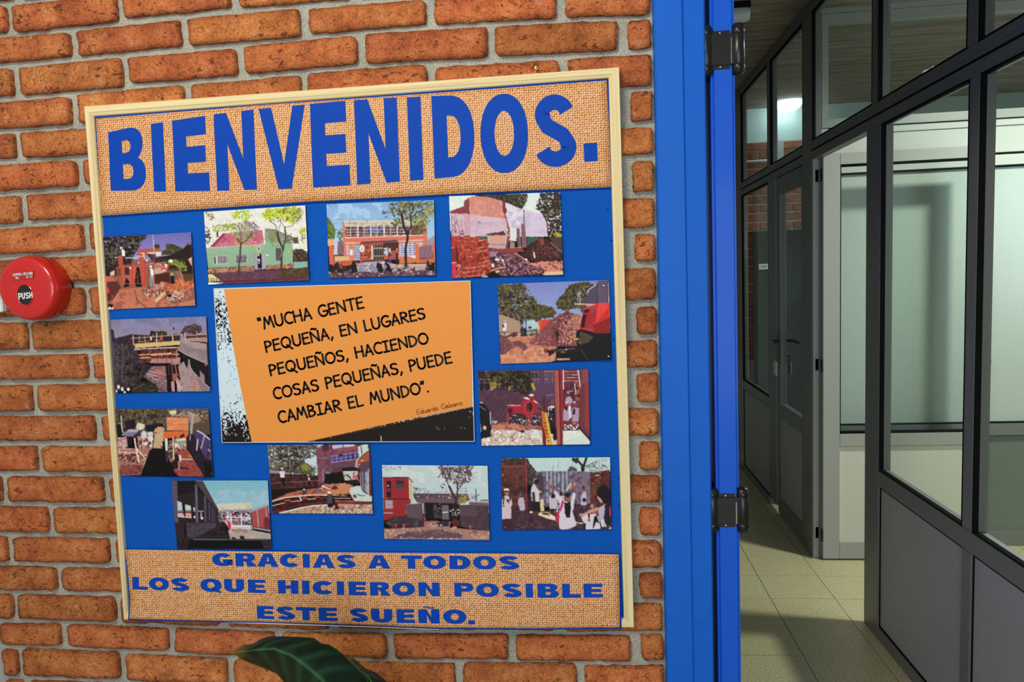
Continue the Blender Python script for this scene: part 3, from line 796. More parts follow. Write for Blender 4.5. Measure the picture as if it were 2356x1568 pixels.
MB().tube([(hx + .004, 4.335, 0.975), (kx - .006, 4.335, 0.975)], 0.004, 8).build('key', M['brass'], kt)
ring = [(kx, 4.335 + 0.012 * math.sin(t), 0.962 + 0.013 * math.cos(t)) for t in np.linspace(0, 2 * PI, 18)]
MB().tube(ring, 0.0016, 6).build('key_ring', M['brass'], kt, smooth=True)
MB().box(kx - .003, kx + .001, 4.285, 4.352, 0.865, 0.945).build('tag_plate', M['white_paper'], kt, bevel=0.001)
MB().box(kx - .002, kx + .0, 4.322, 4.335, 0.918, 0.958).build('key', M['brass'], kt, bevel=0.0005)

# ------------------------------------------------------------------ cross partition between the two rooms
YD = 3.86
cp = empty('room_divider', (2.2, YD, 0)); cp['kind'] = 'structure'
XA = PX + PT + 0.001; XB = 3.9
def m4(n, xa, xb, z0, z1, mat='alu_white', y0=YD, y1=YD + 0.05, bev=0.002): return MB().box(xa, xb, y0, y1, z0, z1).build(n, M[mat], cp, bevel=bev)
m4('stile', XA, 1.214, 0, CZ); m4('stile', 3.0, 3.05, 0, CZ)
m4('top_rail', 1.214, XB, 2.755, CZ)
# inner sash of the upper light
m4('sash_rail', 1.214, 3.0, 2.708, 2.755, y0=YD - 0.012, y1=YD + 0.04); m4('sash_rail', 1.214, 3.0, 2.196, 2.240, y0=YD - 0.012, y1=YD + 0.04)
m4('sash_stile', 1.214, 1.248, 2.240, 2.708, y0=YD - 0.012, y1=YD + 0.04); m4('sash_stile', 2.97, 3.0, 2.240, 2.708, y0=YD - 0.012, y1=YD + 0.04)
MB().box(1.248, 2.97, YD + 0.012, YD + 0.017, 2.240, 2.708).build('glass_pane', M['glass'], cp)
m4('rail_seam', 1.248, 2.97, 2.192, 2.196, 'gasket', YD - 0.013, YD)
m4('rail_bead', 1.214, XB, 2.160, 2.194, 'band_white', y0=YD - 0.006)
m4('head_band', 1.214, XB, 2.030, 2.158, 'band_white')
m4('head_seam', 1.214, XB, 2.020, 2.029, 'gasket', YD + 0.004, YD + 0.05, 0)
m4('sash_rail', 1.214, XB, 1.967, 2.019, 'band_white'); 
m4('window_gasket', 1.214, XB, 1.958, 1.967, 'gasket', YD + 0.006, YD + 0.04, 0)
m4('frosted_pane', 1.214, XB, 0.66, 1.958, 'frost', YD + 0.02, YD + 0.03, 0)
m4('window_gasket', 1.214, XB, 0.652, 0.660, 'gasket', YD + 0.006, YD + 0.04, 0)
m4('mid_rail', 1.214, XB, 0.590, 0.652, 'alu')
m4('infill_panel', 1.214, XB, 0.075, 0.590, 'panel_dark', YD + 0.02, YD + 0.03, 0)
m4('sole_rail', 1.214, XB, 0, 0.075, 'alu')

# ------------------------------------------------------------------ open white door leaf of the near room, standing at right angles
d4 = empty('door_4', (1.16, 3.66, 0)); d4['kind'] = 'structure'
ly0, ly1 = 3.66, 3.70
XH, XE = 1.162, 1.938
def m5(n, xa, xb, z0, z1, mat='alu_white', y0=ly0, y1=ly1, bev=0.0015): return MB().box(xa, xb, y0, y1, z0, z1).build(n, M[mat], d4, bevel=bev)
m5('stile', XH, 1.243, 0.008, 2.04); m5('stile', 1.862, XE, 0.008, 2.04)
m5('top_rail', 1.243, 1.862, 1.985, 2.04); m5('mid_rail', 1.243, 1.862, 0.592, 0.655); m5('bottom_rail', 1.243, 1.862, 0.008, 0.095)
for (za, zb) in ((1.976, 1.985), (0.655, 0.664)): m5('gasket', 1.243, 1.862, za, zb, 'gasket', ly0 + .004, ly1 - .004, 0)
for (xa, xb) in ((1.243, 1.248), (1.857, 1.862)): m5('gasket', xa, xb, 0.655, 1.985, 'gasket', ly0 + .003, ly1 - .003, 0)
m5('glass_pane', 1.248, 1.857, 0.664, 1.976, 'glass', 3.677, 3.682, 0)
m5('infill_panel', 1.243, 1.862, 0.095, 0.592, 'cream_panel', 3.672, 3.69, 0)
m5('lock_plate', XE - 0.004, XE + 0.003, 0.905, 1.072, 'black', ly0 - 0.003, ly0 + 0.02, 0.001)
m5('lock_knob', XE - 0.002, XE + 0.008, 1.0, 1.015, 'black', ly0 - 0.008, ly0, 0.001)
def part_hinge(zc):
    h = MB().box(PX + PT + 0.000, XH + 0.006, 3.694, 3.6995, zc - 0.03, zc + 0.03)
    h.box(XH - 0.028, XH - 0.002, 3.690, 3.6945, zc - 0.03, zc + 0.03)
    o = h.build('hinge', M['alu'], d4, bevel=0.0008)
    MB().tube([(XH - 0.006, 3.655, zc - 0.032), (XH - 0.006, 3.655, zc + 0.03)], 0.0055, 12).build('hinge_barrel', M['steel'], o, smooth=True)
    for q in (-0.018, 0.018):
        MB().lathe([(0.001, 0), (0.003, 0.0005), (0.003, 0.0015)], (XH - 0.020, 3.6885, zc + q), (0, 1, 0), 10).build('screw_head', M['gasket'], o, smooth=True)
for zc in (1.94, 1.005, 0.135): part_hinge(zc)
# door lining fixed to the post: strip coloured as the post's lit face, then darker rebate
member('door_lining', 3.690, 3.700, 0, ZT0, 'alu_white', PX + 0.004, PX + 0.030, 0.001)
member('door_lining', 3.694, 3.700, 0, ZT0, 'alu', PX + 0.030, PX + PT, 0.001)
# ================================================================== NOTICE BOARD
KALB = 1.0         # printed colour -> reflectance
board = empty('notice_board', tuple(wp(820, 800, D)))
tag(board, 'large blue fabric notice board in a pale pine frame on the brick wall', 'board')
YB = D - 0.010       # fabric plane
YW = D - 0.021       # frame front
def quad_w(pts, y): return [wp(p[0], p[1], y) for p in pts]
fo = quad_w([(193, 244), (1425, 154), (1459, 1443), (285, 1425)], YW)
fi = quad_w([(217, 268), (1400, 180), (1435, 1421), (297, 1403)], YB - 0.0048)
# fabric with slight folds
def fabric():
    q = [(205, 256), (1412, 168), (1447, 1432), (290, 1413)]
    nu, nv = 90, 90
    V = []; 
    for j in range(nv + 1):
        for i in range(nu + 1):
            u, v = i / nu, j / nv
            p = (1 - v) * ((1 - u) * np.array(q[0]) + u * np.array(q[1])) + v * ((1 - u) * np.array(q[3]) + u * np.array(q[2]))
            w = wp(p[0], p[1], YB)
            amp = 0.0016 * math.exp(-((u - 0.10) ** 2 / 0.02 + (v - 0.80) ** 2 / 0.03)) * math.sin((u * 1.7 + v * 0.5) * 60)
            amp += 0.0006 * mnoise.noise(Vector((u * 9, v * 7, 3)))
            w.y += amp; V.append(tuple(w))
    F = [(j * (nu + 1) + i, j * (nu + 1) + i + nu + 1, j * (nu + 1) + i + nu + 2, j * (nu + 1) + i + 1) for j in range(nv) for i in range(nu)]
    F = [f[::-1] for f in F]
    return mesh_obj('fabric_panel', V, F, M['fabric'], board, True)
fabric()
bx = quad_w([(205, 256), (1412, 168), (1447, 1432), (290, 1413)], D - 0.004)
b = MB(); b.v = [tuple(p) for p in bx] + [(p.x, D - 0.0005, p.z) for p in bx]; b.f = [(0, 3, 2, 1), (4, 5, 6, 7), (0, 1, 5, 4), (1, 2, 6, 5), (2, 3, 7, 6), (3, 0, 4, 7)]
b.build('backing_board', M['wood'], board)
def frame_rail(i, label=None):
    j = (i + 1) % 4
    A, B, a, bb = fo[i], fo[j], fi[i], fi[j]
    n = 24
    prof = [(0, D + 0.003), (0, YW + 0.002), (0.05, YW), (0.62, YW - 0.0002), (0.68, YW + 0.0010), (0.93, YW + 0.0030), (1.0, YB - 0.0048), (1.0, YB + 0.004)]
    V = []; al = []
    L = (B - A).length
    for k in range(n + 1):
        t = k / n
        o = A.lerp(B, t); q = a.lerp(bb, t)
        for (s, y) in prof:
            p = o.lerp(q, s); V.append((p.x, y, p.z)); al.append((t * L * 1.6 + i * 7, s * 3.2 + i * 3, i * 5))
    m = len(prof)
    F = [(k * m + c, (k + 1) * m + c, (k + 1) * m + c + 1, k * m + c + 1) for k in range(n) for c in range(m - 1)]
    F = [f[::-1] for f in F]
    o = mesh_obj('frame_rail', V, F, M['wood'], board)
    at = o.data.attributes.new('Along', 'FLOAT_VECTOR', 'POINT'); at.data.foreach_set('vector', np.array(al, 'f').ravel())
    bm = bmesh.new(); bm.from_mesh(o.data); bmesh.ops.recalc_face_normals(bm, faces=bm.faces); bm.to_mesh(o.data); bm.free()
for i in range(4): frame_rail(i)
# small upholstery tacks along the right and left edges of the cloth
for (px, py) in [(1398, 482), (1407, 552), (1414, 684), (1412, 780), (1419, 925), (1423, 1000), (1424, 1098), (1424, 1163), (234, 538), (246, 762), (257, 872), (1400, 1050)]:
    w = wp(px, py, YB)
    MB().lathe([(0.0006, -0.0022), (0.0016, -0.0016), (0.002, 0)], w, (0, 1, 0), 8).build('tack', M['steel'], board)
# screws in the wall above the frame
for (px, py, nm) in ((367, 222, 'left'), (1234, 156.5, 'right')):
    w = wp(px, py, D - 0.012)
    s = empty('screw', tuple(w)); tag(s, 'yellow cross-head screw above the %s part of the pine frame' % nm, 'screw', 'screws above the notice board')
    MB().lathe([(0.0008, -0.0025), (0.0035, -0.002), (0.0045, 0.0), (0.0022, 0.003), (0.0020, 0.014)], w, (0, 1, 0), 16).build('screw_head', M['brass'], s, smooth=True)
    c = MB(); c.box(w.x - .0022, w.x + .0022, w.y - .0029, w.y - .0023, w.z - .0005, w.z + .0005); c.box(w.x - .0005, w.x + .0005, w.y - .0029, w.y - .0023, w.z - .0022, w.z + .0022)
    c.build('cross_slot', M['gasket'], s)

# ------------------------------------------------------------------ sheets of paper measured by their edges
def poly_at(pts, t):
    pts = np.asarray(pts, float)
    d = np.r_[0, np.cumsum(np.hypot(*(np.diff(pts, axis=0).T)))]; d /= d[-1]
    return np.stack([np.interp(t, d, pts[:, 0]), np.interp(t, d, pts[:, 1])], -1)
def coons(top, bot, left, right, nu, nv):
    u = np.linspace(0, 1, nu + 1); v = np.linspace(0, 1, nv + 1)
    T, Bo = poly_at(top, u), poly_at(bot, u); Lf, Rt = poly_at(left, v), poly_at(right, v)
    U, Vv = np.meshgrid(u, v)
    U = U[..., None]; Vv = Vv[..., None]
    c00, c10, c01, c11 = T[0], T[-1], Bo[0], Bo[-1]
    return (1 - Vv) * T[None] + Vv * Bo[None] + (1 - U) * Lf[:, None] + U * Rt[:, None] - ((1 - U) * (1 - Vv) * c00 + U * (1 - Vv) * c10 + (1 - U) * Vv * c01 + U * Vv * c11), U[..., 0], Vv[..., 0]
def sheet(name, P, Y, mat, parent=None, colors=None, skirt=0.0006, origin=None):
    """P: (nv+1,nu+1,2) pixels, Y: same-shaped depth"""
    nv, nu = P.shape[0] - 1, P.shape[1] - 1
    W = wp_arr(P[..., 0], P[..., 1], Y).reshape(-1, 3)
    idx = np.arange((nu + 1) * (nv + 1)).reshape(nv + 1, nu + 1)
    F = np.stack([idx[:-1, :-1], idx[1:, :-1], idx[1:, 1:], idx[:-1, 1:]], -1).reshape(-1, 4)
    loop = np.r_[idx[0, :], idx[1:, -1], idx[-1, :-1][::-1], idx[1:-1, 0][::-1]]
    sk = W[loop].copy(); sk[:, 1] += skirt
    b0 = len(W); n = len(loop)
    k = np.arange(n)
    S = np.stack([loop, np.roll(loop, -1), b0 + np.roll(k, -1), b0 + k], -1)
    V = np.concatenate([W, sk]); Fa = np.concatenate([F, S])
    if colors is not None:
        colors = colors.reshape(-1, 3); colors = np.concatenate([colors, np.full((n, 3), 0.6)])
    me = bpy.data.meshes.new(name)
    if origin is None: origin = wloc(parent) if parent is not None else W.mean(0)
    V = V - np.array(origin)
    me.vertices.add(len(V)); me.vertices.foreach_set('co', V.astype('f').ravel())
    me.loops.add(Fa.size); me.loops.foreach_set('vertex_index', Fa.ravel().astype('i'))
    me.polygons.add(len(Fa)); me.polygons.foreach_set('loop_start', (np.arange(len(Fa)) * 4).astype('i'))
    me.polygons.foreach_set('use_smooth', np.ones(len(Fa), bool))
    me.update(calc_edges=True)
    me.materials.append(mat)
    if colors is not None:
        at = me.color_attributes.new('Col', 'FLOAT_COLOR', 'POINT')
        at.data.foreach_set('color', np.concatenate([colors, np.ones((len(colors), 1))], 1).astype('f').ravel())
    o = bpy.data.objects.new(name, me)
    if parent is None: o.location = tuple(origin)
    return link(o, parent)

# ------------------------------------------------------------------ painting of the small printed photographs
def vnoise(x, y, seed):
    """smooth value noise on arrays"""
    xi = np.floor(x).astype(np.int64); yi = np.floor(y).astype(np.int64)
    fx = x - xi; fy = y - yi
    fx = fx * fx * (3 - 2 * fx); fy = fy * fy * (3 - 2 * fy)
    def h(a, b):
        n = (a * 374761393 + b * 668265263 + seed * 144665) & 0x7fffffff
        n = ((n ^ (n >> 13)) * 1274126177) & 0x7fffffff
        return ((n ^ (n >> 16)) & 0xffff) / 65535.0
    return (h(xi, yi) * (1 - fx) + h(xi + 1, yi) * fx) * (1 - fy) + (h(xi, yi + 1) * (1 - fx) + h(xi + 1, yi + 1) * fx) * fy
def inpoly(X, Y, pts):
    p = np.array(pts, float).reshape(-1, 2); r = np.zeros(X.shape, bool)
    x0, y0, x1, y1 = p[:, 0].min(), p[:, 1].min(), p[:, 0].max(), p[:, 1].max()
    box = (X >= x0) & (X <= x1) & (Y >= y0) & (Y <= y1)
    if not box.any(): return r
    xs, ys = X[box], Y[box]; c = np.zeros(xs.shape, bool)
    for i in range(len(p)):
        ax, ay = p[i - 1]; bx_, by_ = p[i]
        if ay == by_: continue
        cond = ((ay > ys) != (by_ > ys)) & (xs < (bx_ - ax) * (ys - ay) / (by_ - ay) + ax)
        c ^= cond
    r[box] = c
    return r
def paint(X, Y, prims):
    C = np.zeros(X.shape + (3,))
    hx = lambda h: np.array([int(h[i:i + 2], 16) / 255 for i in (0, 2, 4)])
    sd = 0
    for pr in prims:
        sd += 1
        k = pr[0]
        if k == 'P': C[inpoly(X, Y, pr[2])] = hx(pr[1])
        elif k == 'R':   # rough edged polygon
            a = pr[3] if len(pr) > 3 else 16
            wx = (vnoise(X / 22, Y / 22, sd) - .5) * 2 * a; wy = (vnoise(X / 22, Y / 22, sd + 50) - .5) * 2 * a
            C[inpoly(X + wx, Y + wy, pr[2])] = hx(pr[1])
        elif k == 'G':   # vertical gradient polygon
            m = inpoly(X, Y, pr[3]); yy = np.array(pr[3]).reshape(-1, 2)[:, 1]
            t = np.clip((Y - yy.min()) / (yy.max() - yy.min()), 0, 1)[..., None]
            C[m] = (hx(pr[1]) * (1 - t) + hx(pr[2]) * t)[m]
        elif k == 'L':
            p = np.array(pr[3], float).reshape(-1, 2); w = pr[2] / 2
            for i in range(len(p) - 1):
                a, b = p[i], p[i + 1]; d = b - a; l2 = max(1e-9, (d ** 2).sum())
                bb = (X > min(a[0], b[0]) - w) & (X < max(a[0], b[0]) + w) & (Y > min(a[1], b[1]) - w) & (Y < max(a[1], b[1]) + w)
                t = np.clip(((X - a[0]) * d[0] + (Y - a[1]) * d[1]) / l2, 0, 1)
                C[bb & (((X - a[0] - t * d[0]) ** 2 + (Y - a[1] - t * d[1]) ** 2) < w * w)] = hx(pr[1])
        elif k == 'E':
            _, c, cx, cy, rx_, ry_ = pr[:6]
            C[((X - cx) / rx_) ** 2 + ((Y - cy) / ry_) ** 2 < 1] = hx(c)
        elif k == 'S':   # speckle: colour, scale, coverage 0..1, polygon
            m = inpoly(X + (vnoise(X / 40, Y / 40, sd) - .5) * 60, Y + (vnoise(X / 40, Y / 40, sd + 9) - .5) * 60, pr[4])
            s = pr[2]; n = 0.65 * vnoise(X / s, Y / s, sd * 7) + 0.35 * vnoise(X / s * 2.1, Y / s * 2.1, sd * 7 + 3)
            th = 0.5 + (0.5 - pr[3]) * 0.62
            C[m & (n > th)] = hx(pr[1])
        elif k == 'B':   # repeated bars: colour, polygon, period, duty, axis
            m = inpoly(X, Y, pr[2]); q = (X if pr[5] == 'x' else Y) % pr[3] < pr[3] * pr[4]
            C[m & q] = hx(pr[1])
    n = 0.6 * vnoise(X / 14, Y / 14, 900) + 0.4 * vnoise(X / 6, Y / 6, 901)
    C *= (1 + (n - .5) * 0.16)[..., None]
    return np.clip(C, 0, 1)
def homog(q):
    (x0, y0), (x1, y1), (x2, y2), (x3, y3) = q
    dx1, dx2, dx3 = x1 - x2, x3 - x2, x0 - x1 + x2 - x3
    dy1, dy2, dy3 = y1 - y2, y3 - y2, y0 - y1 + y2 - y3
    den = dx1 * dy2 - dx2 * dy1
    g = (dx3 * dy2 - dx2 * dy3) / den; h = (dx1 * dy3 - dx3 * dy1) / den
    return np.array([[x1 - x0 + g * x1, x3 - x0 + h * x3, x0], [y1 - y0 + g * y1, y3 - y0 + h * y3, y0], [g, h, 1]])
def quad_grid(q, nu, nv):
    H = homog(q); u = np.linspace(0, 1, nu + 1); v = np.linspace(0, 1, nv + 1)
    U, V = np.meshgrid(u, v)
    w = H[2, 0] * U + H[2, 1] * V + 1
    return np.stack([(H[0, 0] * U + H[0, 1] * V + H[0, 2]) / w, (H[1, 0] * U + H[1, 1] * V + H[1, 2]) / w], -1), U, V
def soft(C):
    k = np.array([.25, .5, .25])
    for ax in (0, 1):
        P = np.pad(C, [(1, 1) if a == ax else (0, 0) for a in range(3)], mode='edge')
        sl = lambda s: tuple(slice(s, s + C.shape[a]) if a == ax else slice(None) for a in range(3))
        C = k[0] * P[sl(0)] + k[1] * P[sl(1)] + k[2] * P[sl(2)]
    return C
def photo_print(off, s, crop, prims, label, curl=(0.0015, 0.0045), pins=()):
    q = [(off[0] + x / s, off[1] + y / s) for x, y in crop]
    wpx = math.hypot(q[1][0] - q[0][0], q[1][1] - q[0][1]); hpx = math.hypot(q[3][0] - q[0][0], q[3][1] - q[0][1])
    nu, nv = int(wpx / 1.45), int(hpx / 1.45)
    P2, _, _ = quad_grid(q, nu * 2, nv * 2)
    X = (P2[..., 0] - off[0]) * s; Y = (P2[..., 1] - off[1]) * s
    C = soft(paint(X, Y, prims))[::2, ::2]
    P, U, V = quad_grid(q, nu, nv)
    y = YB - 0.0026 - curl[0] * (1 - U) ** 2 - curl[1] * (U ** 3) * (0.6 + 0.4 * V)
    t = sheet('photo_print', P, y, M['photo'], None, s2l(C) * KALB)
    tag(t, label, 'photograph', 'construction photographs pinned on the notice board')
    for (cx, cy) in pins:
        px, py = off[0] + cx / s, off[1] + cy / s
        w = wp(px, py, YB - 0.0085)
        MB().box(w.x - .0014, w.x + .0014, w.y - .0005, w.y, w.z - .0005, w.z + .0005).build('staple', M['bright_steel'], t)
    return t
# every list below paints one of the twelve small snapshots, in the coordinates they were measured in
PH = []
# 1 demolition with red scaffold
PH.append(((220,530),8.254,[(55,130),(1808,32),(1890,1425),(150,1508)],[
('G','6a62b0','8f8fd0',[0,0,2000,0,2000,600,0,600]),('P','8a5a52',[0,560,2000,560,2000,1600,0,1600]),
('P','3a2f38',[0,90,960,70,960,150,860,200,830,320,720,480,700,650,0,680]),('S','5a5048',34,.5,[50,100,950,80,850,300,700,500,650,640,60,640]),('S','8f8cc4',22,.2,[50,150,880,120,820,320,120,480]),('S','241a1c',40,.4,[50,100,950,80,700,500,650,640,60,640]),
('L','8a6c58',16,[410,250,390,450]),('L','8a6c58',12,[300,300,330,640]),
('P','3c3a28',[1340,250,1480,260,1660,340,1660,420,1400,460,1250,460,1270,380,1340,370]),('S','6a6440',24,.4,[1340,250,1660,340,1600,460,1270,460]),('E','3c3a22',1165,300,55,42),
('P','b4534e',[800,350,1230,335,1265,460,1250,490,800,520]),('P','c8d0d4',[800,430,930,415,938,535,900,535,900,440]),('P','d4dad8',[970,415,1245,402,1245,480,1150,490,1140,440,980,440]),('P','8a9098',[960,470,1015,520,960,530]),('P','3c3640',[970,430,1150,470,1110,600,1060,570]),
('P','261d1c',[1660,350,1760,240,1830,240,1850,840,1650,840,1560,640,1120,600,1120,520,1400,470]),('P','c07868',[1755,262,1812,240,1812,268,1770,275]),('P','3a2622',[1120,540,1700,540,1740,760,1120,760]),('B','6c4438',[1130,545,1420,545,1420,600,1130,600],70,.16,'x'),
('P','5b3c30',[1640,820,1850,820,1870,980,1700,980]),('P','e0a890',[1755,545,1825,500,1832,690]),
('P','b8a8a0',[1120,640,1260,618,1280,800,1120,830]),('P','c06a58',[1120,660,1200,640,1250,700,1130,720]),('L','d0b8b0',10,[960,640,1350,600]),
('P','4a2418',[1120,840,1400,790,1420,1010,1120,1010]),('P','c86050',[1240,640,1400,640,1360,760,1240,760]),
('P','b85040',[430,480,520,480,520,1060,490,1060,430,700]),('P','b85448',[820,460,905,470,940,640,960,700,960,1080,880,1080,830,700]),('P','7a4038',[360,740,480,700,480,870,400,860]),
('P','b4604e',[520,690,830,660,850,1020,520,1030]),('P','1c1012',[780,690,830,700,880,1070,780,1070,740,1000]),('P','1c1214',[580,890,640,960,640,1060,530,1080]),('P','402826',[550,700,640,700,640,840,550,840]),
('L','d8d8dc',14,[370,512,430,512]),('L','d0ccd0',18,[555,522,815,512]),('L','ddd0c0',14,[800,488,900,488]),
('L','d8322c',22,[690,580,700,1060]),('L','d03028',16,[935,570,930,1080]),('L','d84838',12,[470,670,960,670]),('L','d84838',10,[500,800,560,800]),('L','d84838',10,[560,845,700,840]),('L','d84838',10,[720,780,800,780]),('L','d06050',10,[720,890,800,890]),('L','d84838',10,[800,835,860,830]),('L','c85a48',12,[545,1010,880,1000]),('L','d04838',10,[800,780,800,1000]),('L','c84838',20,[490,690,510,1050]),
('L','c8b8ac',16,[1085,80,1115,420]),('L','c04040',14,[1115,420,1110,1090]),('L','6a3c3c',6,[960,110,1300,60]),
('P','2c1c1c',[100,650,380,700,400,860,150,870]),('P','c8605a',[150,870,300,860,400,950,220,970]),('P','e0c0a8',[275,795,360,750,365,850,280,855]),('L','2c2028',50,[130,740,420,660]),
('P','9a5050',[60,330,95,330,150,900,90,920]),('P','5c2c26',[220,980,420,960,480,1090,440,1150,330,1300,180,1380,130,1250]),('P','e04a56',[90,905,215,925,215,1130,130,1140]),('P','e03a30',[125,1110,250,1080,262,1190,130,1190]),('P','b02030',[130,1190,200,1190,190,1300,150,1320]),
('P','c4785c',[300,1380,430,1160,560,1110,900,1080,1000,1150,1500,1400,1890,1300,1890,1600,140,1600]),('P','c07058',[440,1120,880,1080,960,1220,980,1300,440,1240]),('S','a85c4c',60,.4,[330,1150,1100,1250,1890,1500,330,1500]),
('R','a86858',[860,1150,1000,1100,1130,1020,1300,980,1500,1080,1760,1080,1840,1180,1700,1340,1400,1330,1100,1270,880,1250],26),('S','5c2c26',26,.42,[900,1090,1800,1060,1700,1330,950,1260]),('S','dcb0a0',26,.3,[900,1090,1800,1060,1700,1330,950,1260]),
('R','d06a44',[1500,960,1600,900,1660,930,1720,1000,1850,930,1860,1090,1700,1150,1500,1120],20),('S','8a3c28',22,.4,[1330,1000,1860,940,1860,1100,1400,1180]),('P','b4512e',[1310,1030,1420,1010,1520,1120,1330,1120]),('S','e08a60',20,.3,[1330,1000,1860,930,1860,1100,1400,1180]),
('R','c89078',[1215,1000,1260,965,1320,1010,1300,1080,1240,1070],8),('R','b88878',[1120,1040,1160,1010,1230,1060,1200,1120,1130,1110],8),('P','dcb494',[1110,1325,1270,1180,1325,1175,1300,1230,1160,1370]),('E','c4a8a0',1525,1170,42,40),('P','c8c0bc',[1360,1270,1470,1265,1475,1325,1370,1325]),('B','3c2020',[1370,1285,1460,1285,1460,1310,1370,1310],60,.5,'x'),('P','1a1416',[1370,1215,1440,1215,1440,1255,1380,1255]),
('L','5c7030',40,[1380,610,1500,640,1600,640]),('S','7c8c34',24,.62,[1380,580,1520,545,1680,600,1760,700,1680,800,1620,740,1500,660,1420,680]),('S','566028',24,.4,[1400,720,1640,700,1600,860,1500,860]),('L','c88a78',16,[1510,640,1590,700,1640,860,1670,1160]),('L','d8a890',10,[1560,1190,1780,1080]),('L','bc9880',8,[1540,780,1590,870]),
('P','f0ece8',[490,380,520,350,550,380,560,490,500,480]),('E','e8e8e4',487,330,24,22),('P','1e1a1c',[520,490,555,490,565,640,520,640]),('P','ecece8',[1030,740,1060,710,1105,760,1100,860,1035,860]),('E','f0f0ec',1047,685,25,26),('P','98a0a8',[1030,870,1100,860,1108,1060,1040,1060]),('L','303840',14,[1070,930,1075,1070]),('L','8a4030',14,[1035,760,1035,880]),
('E','f4f0ec',1438,580,24,34),('P','f0ece8',[1380,570,1420,550,1420,600,1390,600]),('P','eeeae6',[1300,620,1360,640,1350,700,1310,690]),('P','c84040',[1300,640,1320,640,1310,700,1290,700]),('P','eceae8',[1270,760,1320,740,1330,770,1270,780]),('P','5c5038',[1400,740,1490,730,1500,790,1400,790]),('P','1a1216',[1420,860,1490,860,1500,1010,1430,1010]),('E','1c1416',1440,715,18,20),('P','a09890',[1420,800,1475,790,1480,860,1420,860]),
('E','f0ecdf',655,712,20,16),('E','e8d8c8',815,610,20,12),('E','f0e8e0',975,570,25,14),('R','7a5a58',[870,1120,900,1090,970,1150,900,1180],8),('L','5a3030',12,[740,1120,780,1300,950,1460]),('R','141014',[180,1400,330,1400,340,1470,260,1430,200,1510,160,1500],10),('P','d8d4d4',[220,1500,270,1440,300,1490,330,1440,345,1500])],
 'red scaffolding and rubble in a small photo, topmost in the left column',[(1755,98),(1825,1385)]))
